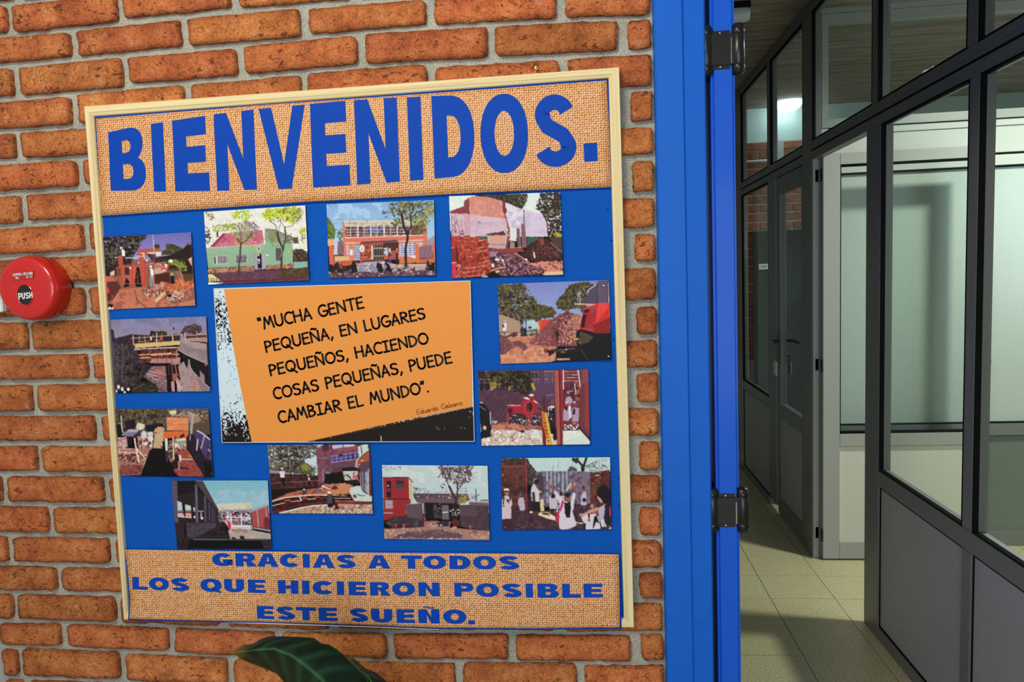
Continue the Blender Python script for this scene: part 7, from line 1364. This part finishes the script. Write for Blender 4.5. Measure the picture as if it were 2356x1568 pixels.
Q = [('B', [(248.7,304.5),(329.8,286),(337.6,437.5),(254.8,438.8)]), ('I', [(347,284.6),(374.9,281.2),(381.8,440),(354.2,440)]), ('E', [(395.6,277.4),(474.2,266.0),(483.2,438.8),(403.6,440)]),
     ('N', [(491.2,263.2),(583,251.7),(591,436),(499.6,438.8)]), ('V', [(594.9,250.6),(701.2,240.2),(709.6,432.3),(602.5,436.1)]), ('E', [(712.8,238.9),(797,231.7),(806.5,425.8),(720.3,431)]),
     ('N', [(814.4,230.5),(912.5,224.1),(920.1,417.7),(821.8,424.6)]), ('I', [(935.8,223.8),(967.2,221.9),(974.4,413.2),(943.8,415.5)]), ('D', [(992,220.7),(1089,218.5),(1093.6,402),(1000,410.5)]),
     ('O', [(1104,218),(1212,213),(1217.5,395),(1107,400.5)]), ('S', [(1228.5,219.5),(1319.5,214.5),(1328.7,380.8),(1231.5,386.6)]), ('.', [(1342.5,329.8),(1373.8,328.2),(1375.4,370.3),(1344.4,372.2)])]
letters('letter', Q, lambda a, b: YB - 0.0043, M['ink_blue'], ban1,
        {'': .385, 'N': .33, 'V': .34, 'B': .37, 'D': .35, 'O': .32, 'S': .385}, {'': .245, 'S': .215, 'O': .235, 'B': .22, 'D': .245})

# ------------------------------------------------------------------ lower banner, hanging over the bottom rail of the frame
def ybn2(px, py):
    t = min(1.0, max(0.0, (py - 1268) / 120.0)); return (YB - 0.0035) * (1 - t) + (YW - 0.0022) * t
c1 = lambda x, y: (280 + x / 3.993, 1255 + y / 3.993)
c2 = lambda x, y: (860 + x / 3.993, 1255 + y / 3.993)
P, _, _ = coons([c1(20, 26), c1(1400, 45), c1(2356, 55), c2(1500, 64), c2(2262, 72)], [c1(57, 683), c1(960, 704), c1(1300, 706), c1(2356, 742), c2(600, 765), c2(1500, 770), c2(2276, 762)],
                [c1(20, 26), c1(52, 290), c1(68, 505), c1(57, 683)], [c2(2262, 72), c2(2264, 300), c2(2276, 762)], 70, 26)
ban2 = sheet('banner', P, full(P, ybn2), M['border_blue'])
tag(ban2, 'straw-coloured banner with three lines of blue thanks below the photographs', 'banner')
P, _, _ = coons([c1(32, 34), c1(1400, 54), c1(2356, 64), c2(1500, 73), c2(2250, 77)], [c1(68, 672), c1(960, 692), c1(1300, 697), c1(2356, 731), c2(600, 754), c2(1500, 757), c2(2260, 748)],
                [c1(32, 34), c1(62, 290), c1(79, 505), c1(68, 672)], [c2(2250, 77), c2(2254, 300), c2(2260, 748)], 70, 26)
sheet('straw_print', P, full(P, ybn2) - 0.0004, M['weave'], ban2, skirt=0.0003)
# white paper edge peeping out under the banner
P, _, _ = coons([c1(960, 704), c1(1300, 708), c1(2356, 744), c2(600, 766)], [c1(960, 706), c1(1300, 716), c1(2356, 750), c2(600, 771)], [c1(960, 704), c1(960, 706)], [c2(600, 766), c2(600, 771)], 30, 1)
sheet('paper_edge', P, full(P, ybn2) + 0.0003, M['white_paper'], ban2, skirt=0.0002)
def row(spec, top, bot):
    tx = [c[0] for c in top]; ty = [c[1] for c in top]; bx_ = [c[0] for c in bot]; by_ = [c[1] for c in bot]
    out = []
    for ch, (x0, y_), (x1, y2_) in spec:
        T = lambda x: np.interp(x, tx, ty); Bq = lambda x: np.interp(x, bx_, by_)
        out.append((ch, [(x0, T(x0)), (x1, T(x1)), (x1 + 1.2, Bq(x1)), (x0 + 1.2, Bq(x0))]))
    return out
g1 = lambda ch, a, b: (ch, c1(a, 0), c1(b, 0)); g2 = lambda ch, a, b: (ch, c2(a, 0), c2(b, 0))
R1 = row([g1('G', 828, 1016), g1('R', 1043, 1235), g1('A', 1240, 1438), g1('C', 1450, 1630), g1('I', 1662, 1724), g1('A', 1752, 1955), g1('S', 1973, 2146), g2('A', -57, 147), g2('T', 249, 438), g2('O', 452, 660), g2('D', 693, 884), g2('O', 910, 1120), g2('S', 1148, 1333)],
         [c1(830, 66), c1(1400, 72), c1(2130, 82), c2(0, 85), c2(440, 89), c2(1335, 94)], [c1(830, 185), c1(1040, 188), c1(1430, 193), c1(1950, 204), c2(150, 208), c2(640, 213), c2(1335, 219)])
R2 = row([g1('L', 97, 236), g1('O', 248, 430), g1('S', 452, 616), g1('Q', 720, 918), g1('U', 939, 1120), g1('E', 1158, 1320), g1('H', 1435, 1620), g1('I', 1655, 1722), g1('C', 1752, 1943), g1('I', 1974, 2040), g1('E', 2082, 2245), g2('R', -36, 150), g2('O', 167, 375), g2('N', 408, 602), g2('P', 737, 912), g2('O', 937, 1147), g2('S', 1177, 1358), g2('I', 1393, 1458), g2('B', 1503, 1695), g2('L', 1728, 1897), g2('E', 1925, 2100)],
         [c1(97, 284), c1(430, 294), c1(917, 303), c1(1320, 312), c1(1620, 319), c1(2040, 327), c1(2245, 331), c2(0, 334), c2(375, 334), c2(900, 342), c2(1350, 347), c2(2100, 348)],
         [c1(97, 398), c1(238, 405), c1(616, 418), c1(1120, 427), c1(1320, 434), c1(1720, 444), c1(2245, 454), c2(150, 458), c2(600, 462), c2(912, 466), c2(1358, 474), c2(1700, 478), c2(2100, 472)])
R3 = row([g1('E', 1240, 1397), g1('S', 1420, 1590), g1('T', 1598, 1780), g1('E', 1808, 1980), g1('S', 2093, 2262), g2('U', -26, 168), g2('E', 207, 375), g2('Ñ', 408, 602), g2('O', 636, 847)],
         [c1(1240, 550), c1(1590, 560), c1(1780, 567), c1(2262, 576), c2(170, 583), c2(602, 583), c2(847, 588)], [c1(1240, 667), c1(1397, 675), c1(1780, 687), c1(1980, 690), c1(2262, 701), c2(170, 707), c2(375, 709), c2(602, 713), c2(847, 720)])
R3.append(('.', [c2(866, 684), c2(928, 684), c2(930, 721), c2(868, 721)]))
letters('letter', R1 + R2 + R3, lambda a, b: ybn2(a, b) - 0.0009, M['ink_blue'], ban2,
        {'': .42, 'A': .36, 'O': .35, 'Q': .35, 'S': .38, 'C': .38, 'G': .37, 'D': .38, 'N': .38, 'U': .39, 'T': .36, 'H': .37, 'R': .38, 'B': .38, 'P': .38}, {'': .25, 'O': .28, 'Q': .28, 'S': .26, 'C': .29, 'G': .27, 'D': .27, 'E': .24, 'T': .26})

# ------------------------------------------------------------------ quotation poster
QO, QS = (480, 635), 3.7397
qp = lambda x, y: (QO[0] + x / QS, QO[1] + y / QS)
QD = YB - 0.0062
quad = [qp(42, 105), qp(2252, 38), qp(2288, 1422), qp(115, 1432)]
P, U, V = quad_grid(quad, 300, 190)
X = (P[..., 0] - QO[0]) * QS; Y = (P[..., 1] - QO[1]) * QS
def qpaint(X, Y):
    C = np.zeros(X.shape + (3,)); C[:] = np.array([0.80, 0.87, 0.93])
    n = 0.5 * vnoise(X / 11, Y / 15, 5) + 0.35 * vnoise(X / 5, Y / 6, 6) + 0.15 * vnoise(X / 40, Y / 60, 7)
    dens = np.interp(Y, [105, 170, 240, 420, 560, 680, 800, 1000, 1150, 1240, 1330, 1430], [.0, .30, .52, .46, .38, .22, .12, .10, .22, .52, .80, .98])
    dens = dens + np.where((X < 130) & (Y > 900) & (Y < 1150), .06, 0)
    C[n > 1 - (0.16 + dens * 0.68)] = [0.13, 0.085, 0.06]
    # the black corner with white grit
    m = Y > 1430 - (X - 850) * (1430 - 1120) / (2280 - 850)
    C[m & (X > 600)] = [0.12, 0.09, 0.08]
    g = vnoise(X / 6, Y / 6, 21) + 0.5 * vnoise(X / 90, Y / 60, 22)
    C[m & (g > 1.27) & (X > 1850) & (Y < 1320)] = [0.6, 0.56, 0.5]
    C[(abs(X - 1486) < 4) & (Y > 1375) & (X > 600)] = [0.75, 0.75, 0.72]
    return C
yq = QD - 0.0010 * (1 - U) ** 2 + 0 * V
poster = sheet('quote_poster', P, yq, M['photo'], None, s2l(qpaint(X, Y)) * KALB, skirt=0.003)
tag(poster, 'orange poster with a black handwritten-style quotation in the middle of the board', 'poster')
def qy(px, py): return QD - 0.0012
def flat_poly(name, pts, dy, mat, parent):
    loops = [[Vector((p[0], p[1], 0)) for p in pts]]
    tr = tessellate_polygon(loops)
    Vv = [tuple(wp(p[0], p[1], QD - dy)) for p in pts]
    o = mesh_obj(name, Vv, [tuple(t) for t in tr], mat, parent)
    bm = bmesh.new(); bm.from_mesh(o.data)
    for f in bm.faces:
        if f.normal.y > 0: f.normal_flip()
    bm.to_mesh(o.data); bm.free(); return o
rg = random.Random(3)
edge = []
for k in range(60):
    t = k / 59; x = 132 + (370 - 132) * t + (4 if t < .5 else -4) * 0; y = 112 + (1426 - 112) * t
    x += -10 * math.sin(t * PI) + rg.uniform(-1.5, 1.5); edge.append(qp(x, y))
flat_poly('orange_field', edge + [qp(830, 1426), qp(1200, 1345), qp(1760, 1222), qp(2268, 1120), qp(2250, 44)], 0.0013, M['orange'], poster)
# thin dark rule along the slanting lower edge and the white margin
def strip_px(segs, w):
    V = []; F = []
    for a, b in segs:
        a = np.array(a); b = np.array(b); d = b - a; d = d / np.hypot(*d); n = np.array([-d[1], d[0]]) * w / 2
        k = len(V)
        for p in (a + n, a - n, b - n, b + n): V.append(tuple(p))
        F.append((k, k + 1, k + 2, k + 3))
    return V, F
def px_mesh(name, V, F, dy, mat, parent, y0=None):
    y0 = QD if y0 is None else y0
    W = [tuple(wp(p[0], p[1], y0 - dy)) for p in V]
    o = mesh_obj(name, W, F, mat, parent)
    bm = bmesh.new(); bm.from_mesh(o.data)
    for f in bm.faces:
        if f.normal.y > 0: f.normal_flip()
    bm.to_mesh(o.data); bm.free(); return o
V_, F_ = strip_px([(qp(44, 107), qp(2252, 40)), (qp(2251, 39), qp(2286, 1421)), (qp(2287, 1420), qp(115, 1430)), (qp(116, 1430), qp(44, 106))], 1.3)
px_mesh('white_margin', V_, F_, 0.0017, M['white_paper'], poster)
V_, F_ = strip_px([(qp(880, 1418), qp(1540, 1282)), (qp(1560, 1278), qp(2200, 1137))], 0.8)
px_mesh('printed_rule', V_, F_, 0.0019, M['ink_brown'], poster)

# pen-stroke alphabet for the quotation (round nib); x in units of cap height
A_ = lambda cx, cy, rx_, ry_, a, b, n=12: arc(cx, cy, rx_, ry_, a, b, n)
PEN = {
 'M': (.86, [[(.0, .02), (.17, .98), (.42, .32), (.66, .98), (.84, .0)]]), 'U': (.70, [[(.02, .98), (.02, .40)] + A_(.33, .36, .31, .34, 180, 360) + [(.64, .40), (.66, .98)]]),
 'C': (.62, [A_(.40, .50, .40, .48, 50, 300, 18)]), 'H': (.68, [[(.03, .98), (.03, .02)], [(.64, .98), (.64, .02)], [(.03, .52), (.64, .52)]]),
 'A': (.66, [[(.0, .02), (.33, .98), (.64, .02)], [(.12, .34), (.55, .34)]]), 'G': (.72, [A_(.40, .50, .40, .48, 50, 340, 20) + [(.74, .44), (.40, .44)]]),
 'E': (.56, [[(.54, .97), (.05, .95), (.03, .03), (.54, .03)], [(.04, .52), (.48, .53)]]), 'N': (.74, [[(.03, .02), (.03, .96), (.68, .04), (.69, .98)]]),
 'T': (.66, [[(.0, .96), (.68, .97)], [(.34, .96), (.34, .02)]]), 'P': (.56, [[(.04, .02), (.04, .95)] + A_(.18, .71, .36, .245, 95, -100, 14) + [(.05, .44)]]),
 'Q': (.86, [A_(.40, .52, .39, .46, 0, 360, 26), [(.44, .26), (.86, -.16)]]), 'L': (.52, [[(.04, .98), (.04, .03), (.52, .05)]]),
 'R': (.62, [[(.04, .02), (.04, .95)] + A_(.20, .72, .34, .235, 95, -100, 14) + [(.06, .46)], [(.18, .46), (.60, .02)]]),
 'S': (.60, [A_(.32, .74, .28, .22, 35, 220, 12) + [(.30, .52)] + A_(.28, .27, .29, .245, 65, -150, 14)]), 'O': (.80, [A_(.40, .50, .40, .47, 0, 360, 26)]),
 'I': (.50, [[(.02, .96), (.48, .96)], [(.25, .96), (.25, .04)], [(.0, .03), (.50, .03)]]), 'D': (.68, [[(.04, .03), (.04, .95)] + A_(.12, .49, .53, .46, 85, -85, 18) + [(.04, .03)]]),
 'B': (.60, [[(.04, .03), (.04, .95)] + A_(.18, .75, .30, .21, 90, -80, 12) + [(.10, .52)] + A_(.20, .27, .37, .245, 80, -95, 14) + [(.04, .03)]]),
 ',': (.20, [[(.14, .10), (.02, -.16)]]), '.': (.14, [[(.06, .05), (.08, .06)]]), '"': (.26, [[(.02, 1.02), (.05, .82)], [(.19, 1.02), (.22, .82)]]), "''": (.26, [[(.07, 1.02), (.0, .80)], [(.25, 1.02), (.18, .80)]]), ' ': (.36, []),
 'd': (.46, [A_(.22, .27, .20, .26, 0, 360, 16), [(.42, 1.0), (.42, .02)]]), 'u': (.46, [[(.03, .52), (.03, .2)] + A_(.21, .2, .18, .19, 180, 360, 8) + [(.40, .52), (.40, .02)]]), 'a': (.44, [A_(.20, .19, .18, .18, 0, 360, 14), [(.06, .48), (.22, .54), (.38, .44), (.39, .02)]]),
 'r': (.28, [[(.03, .52), (.03, .02)], [(.03, .34), (.14, .50), (.28, .52)]]), 'o': (.48, [A_(.23, .27, .21, .26, 0, 360, 18)]), 'l': (.10, [[(.04, 1.02), (.04, .02)]]), 'e': (.44, [[(.02, .30), (.40, .30)] + A_(.21, .27, .19, .26, 10, 320, 16)]),
 'n': (.46, [[(.03, .52), (.03, .02)], [(.03, .36)] + A_(.22, .34, .18, .18, 160, 0, 8) + [(.40, .02)]]) }
PEN['Ñ'] = (.74, PEN['N'][1] + [[(.16 + .42 * t, 1.17 + .05 * math.sin(t * 2 * PI)) for t in np.linspace(0, 1, 10)]])
def pen_text(name, runs, mat, parent, dy, y0=None, single=False):
    """runs: text, baseline start px, baseline end px, cap height px, pen px, letter gap"""
    V = []; F = []
    for text, a, b, cap, pen, gap in runs:
        toks = list(text)
        tot = sum(PEN[c][0] for c in toks) + gap * (len(toks) - 1)
        a = np.array(a, float); b = np.array(b, float); ex = (b - a) / tot; L = np.hypot(*ex)
        ey = np.array([ex[1], -ex[0]]) / L * cap
        x = 0.0
        for c in toks:
            w, strokes = PEN[c]
            if single: V = []; F = []
            for s in strokes:
                pts = [a + ex * (x + p[0]) + ey * p[1] for p in s]
                # round nib: a chain of quads with discs on the joints
                for k in range(len(pts) - 1):
                    p, q = pts[k], pts[k + 1]; d = q - p; l = np.hypot(*d)
                    if l < 1e-6: continue
                    n = np.array([-d[1], d[0]]) / l * pen / 2; i = len(V)
                    V += [tuple(p + n), tuple(p - n), tuple(q - n), tuple(q + n)]; F.append((i, i + 1, i + 2, i + 3))
                disc = range(len(pts)) if len(pts) < 6 else [0, len(pts) - 1] + [k for k in range(1, len(pts) - 1) if abs(np.cross(pts[k] - pts[k - 1], pts[k + 1] - pts[k])) > 0.25 * np.hypot(*(pts[k] - pts[k - 1])) * np.hypot(*(pts[k + 1] - pts[k]))]
                for k in disc:
                    i = len(V); p = pts[k]
                    V += [(p[0] + math.cos(t) * pen / 2, p[1] + math.sin(t) * pen / 2) for t in np.linspace(0, 2 * PI, 9)[:-1]]; F.append(tuple(range(i, i + 8)))
            x += w + gap
            if single and V: px_mesh(name, V, F, dy, mat, parent, y0)
    if not single:
        o = px_mesh(name, V, F, dy, mat, parent, y0); o['kind'] = 'stuff'; return o
PEN['”'] = PEN["''"]
pen_text('letter', [
 ('"MUCHA GENTE', qp(440, 462), qp(1337, 272), 26.5, 4.6, .17),
 ('PEQUEÑA, EN LUGARES', qp(496, 655), qp(1866, 364), 25.6, 4.6, .17),
 ('PEQUEÑOS, HACIENDO', qp(534, 857), qp(1893, 577), 25.6, 4.6, .17),
 ('COSAS PEQUEÑAS, PUEDE', qp(570, 1060), qp(2096, 744), 26.2, 4.6, .17),
 ('CAMBIAR EL MUNDO”.', qp(612, 1264), qp(1896, 996), 26.4, 4.6, .17)], M['ink_black'], poster, 0.0018, single=True)
pen_text('author_text', [('Eduardo Galeano', qp(1795, 1190), qp(2186, 1106), 11.6, 1.25, .10)], M['ink_brown'], poster, 0.0018)

# ================================================================== FIRE ALARM CALL POINT
cc = wp(98, 662, D)
cpn = empty('fire_call_point', tuple(cc)); tag(cpn, 'round glossy red manual fire call point on the bricks, left of the board', 'alarm')
RB = 0.0690
MB().lathe([(RB * .96, 0.004), (RB, -0.000), (RB * 1.0, -0.016), (RB * 1.005, -0.030), (RB * .985, -0.038), (RB * .945, -0.0435), (RB * .90, -0.0465), (RB * .84, -0.0480), (RB * .72, -0.0488), (RB * .5, -0.0495), (RB * .30, -0.0500)], cc, (0, 1, 0), 72).build('casing', M['red'], cpn, smooth=True)
# raised ring and black button, oval
FY = D - 0.0498
def oval(cx, cz, rx_, rz, y, n=40): return [(cx + rx_ * math.cos(t), y, cz + rz * math.sin(t)) for t in np.linspace(0, 2 * PI, n + 1)[:-1]]
bc = wp(57.4, 678, FY)
def oval_solid(name, cx, cz, prof, mat, parent, n=44):
    V = []; F = []
    for (a, b, y) in prof: V += oval(cx, cz, a, b, y, n)
    m = len(prof)
    for i in range(m - 1):
        for k in range(n): F.append((i * n + k, i * n + (k + 1) % n, (i + 1) * n + (k + 1) % n, (i + 1) * n + k))
    F.append(tuple(range((m - 1) * n, m * n)))
    b = MB(); b.v = V; b.f = F
    return b.build(name, mat, parent, smooth=True)
a0, b0 = 0.0192, 0.0232
oval_solid('button_ring', bc.x, bc.z, [(a0, b0, FY + .002), (a0, b0, FY - .0008), (a0 - .001, b0 - .001, FY - .0014), (a0 - .0018, b0 - .0018, FY - .0010), (a0 - .0022, b0 - .0022, FY - .0002)], M['red'], cpn)
btn = oval_solid('push_button', bc.x, bc.z, [(a0 - .0022, b0 - .0022, FY), (a0 - .0026, b0 - .0026, FY - .0008), (a0 * .5, b0 * .5, FY - .0010)], M['black'], cpn)
c3 = lambda x, y: (x / 7.84, 560 + y / 7.84)
def px_letters(name, items, mat, parent, y, sx, sy): return letters(name, items, lambda a, b: y, mat, parent, sx, sy)
px_letters('letter', [('P', [c3(325, 895), c3(382, 890), c3(392, 1008), c3(335, 1013)]), ('U', [c3(388, 889), c3(447, 883), c3(456, 998), c3(398, 1004)]), ('S', [c3(455, 882), c3(518, 876), c3(524, 990), c3(462, 996)]), ('H', [c3(522, 875), c3(580, 868), c3(590, 978), c3(532, 986)])], M['white_ink'], cpn, FY - .0013, .32, .19)
lb = [c3(212, 515), c3(600, 478), c3(610, 640), c3(232, 682)]
lpv = [tuple(wp(p[0], p[1], FY - .0010)) for p in lb] + [tuple(wp(p[0], p[1], FY + .003)) for p in lb]
b = MB(); b.v = lpv; b.f = [(0, 3, 2, 1), (4, 5, 6, 7), (0, 1, 5, 4), (1, 2, 6, 5), (2, 3, 7, 6), (3, 0, 4, 7)]
b.build('label_plate', M['red_dark'], cpn, bevel=0.0005)
pen_text('label_text', [('MANUAL', c3(234, 588), c3(385, 575), 6.2, 1.35, .16), ('CALL', c3(400, 572), c3(476, 566), 6.2, 1.35, .16), ('POINT', c3(490, 565), c3(592, 555), 6.2, 1.35, .16),
   ('TEL', c3(277, 638), c3(342, 634), 4.6, 1.2, .16), ('RESET', c3(477, 617), c3(580, 609), 4.9, 1.2, .16)], M['white_ink'], cpn, 0.0014, FY)
# small white cable box left of and behind the call point
w0 = wp(-60, 700, D); w1 = wp(12, 716, D)
cb = empty('cable_box', (w0.x, D, w0.z)); tag(cb, 'corner of a small white cable box behind the red call point', 'box')
MB().box(wp(-60, 690, D).x, wp(13, 690, D).x, D - 0.012, D + 0.01, wp(5, 717, D).z, wp(5, 668, D).z).build('box_cover', M['white_wall'], cb, bevel=0.002)

# ================================================================== PLANT
plant = empty('potted_plant', (-0.42, 1.15, 0)); tag(plant, 'dark green broad-leaved plant rising in front of the wall below the board', 'plant')
YL = 1.17
def leaf(name, tip, mid, up_, lo, ytip, ybase, seed, tint=1.0):
    """rows along the midrib; up_, lo are the measured outlines (px)"""
    nu, nv = 90, 32
    t = np.linspace(0, 1, nu + 1)
    Mi = poly_at(mid, t); Up = poly_at(up_, t); Lo = poly_at(lo, t)
    V = []; C = []
    for i in range(nu + 1):
        yb = ytip + (ybase - ytip) * t[i]
        for j in range(nv + 1):
            v = j / nv * 2 - 1
            p = Mi[i] + (Up[i] - Mi[i]) * v if v > 0 else Mi[i] + (Lo[i] - Mi[i]) * (-v)
            a = abs(v)
            y = yb - 0.022 * (1 - a) ** 1.4 * math.sin(PI * min(1, t[i] * 1.1)) * 0.6 + 0.030 * a ** 2
            sv = t[i] * 11.0 - a * (0.55 + 0.75 * a)
            y -= 0.0008 * math.cos(2 * PI * sv) * math.sin(PI * a)
            w = wp(p[0], p[1], y); V.append(tuple(w))
            rib = math.exp(-(((sv % 1) - .5) / .17) ** 2) * (1 - a ** 4)
            mrb = math.exp(-(a / .045) ** 2)
            nz_ = mnoise.noise(Vector((p[0] / 18, p[1] / 18, seed)))
            c = np.array([0.006, 0.017, 0.009]) * (1 + .25 * nz_) + rib * np.array([0.009, 0.036, 0.016]) + mrb * np.array([0.03, 0.10, 0.035])
            edge = max(0.0, (a - .955) / .045) * (0.5 + mnoise.noise(Vector((t[i] * 9, v, seed + 3))))
            c = c + max(0, edge) * np.array([0.10, 0.10, 0.01])
            if t[i] < .09: c = c * t[i] / .09 + (1 - t[i] / .09) * np.array([0.30, 0.16, 0.02])
            C.append(c * tint)
    W = nv + 1
    F = [(i * W + j, (i + 1) * W + j, (i + 1) * W + j + 1, i * W + j + 1) for i in range(nu) for j in range(nv)]
    return mesh_obj(name, V, F, M['leafmat'], plant, True, colors=np.clip(np.array(C), 0, 1))
leaf('leaf', None, [(525, 1503), (590, 1494), (632, 1492), (672, 1508), (705, 1532), (740, 1562), (800, 1640), (850, 1730), (870, 1830)],
     [(525, 1503), (545, 1489), (562, 1482), (580, 1481), (600, 1469), (618, 1463), (660, 1463), (700, 1464.5), (722, 1466), (741, 1480), (757, 1481), (790, 1503), (818, 1528), (840, 1550), (870, 1610), (885, 1700), (880, 1830)],
     [(525, 1503), (540, 1505), (556, 1516), (590, 1530), (612, 1538), (636, 1549), (652, 1568), (690, 1630), (760, 1730), (860, 1830)], YL - .03, YL + .05, 1)
leaf('leaf', None, [(800, 1500), (850, 1560), (890, 1640), (910, 1760)], [(800, 1500), (840, 1536), (866, 1546), (890, 1566), (930, 1640), (930, 1760)], [(800, 1500), (820, 1580), (850, 1680), (900, 1760)], YL + .05, YL + .09, 2, 1.5)
sb = wp(865, 1830, YL + .05); sb2 = wp(905, 1760, YL + .09)
MB().tube([sb, (sb.x + .01, 1.18, 0.34), (-0.40, 1.15, 0.22)], [.004, .005, .006], 10).build('stem', plain('leaf_stem', (0.05, 0.12, 0.03), 0.5), plant, smooth=True)
MB().tube([sb2, (sb2.x + .0, 1.2, 0.34), (-0.39, 1.16, 0.22)], [.004, .005, .006], 10).build('stem', bpy.data.materials['leaf_stem'], plant, smooth=True)
MB().lathe([(0.085, 0.0), (0.095, 0.02), (0.125, 0.23), (0.135, 0.235), (0.137, 0.26), (0.126, 0.262), (0.118, 0.235), (0.02, 0.23)], (-0.40, 1.15, 0.001), (0, 0, 1), 40).build('pot', plain('clay_pot', (0.35, 0.13, 0.06), 0.8), plant, smooth=True)
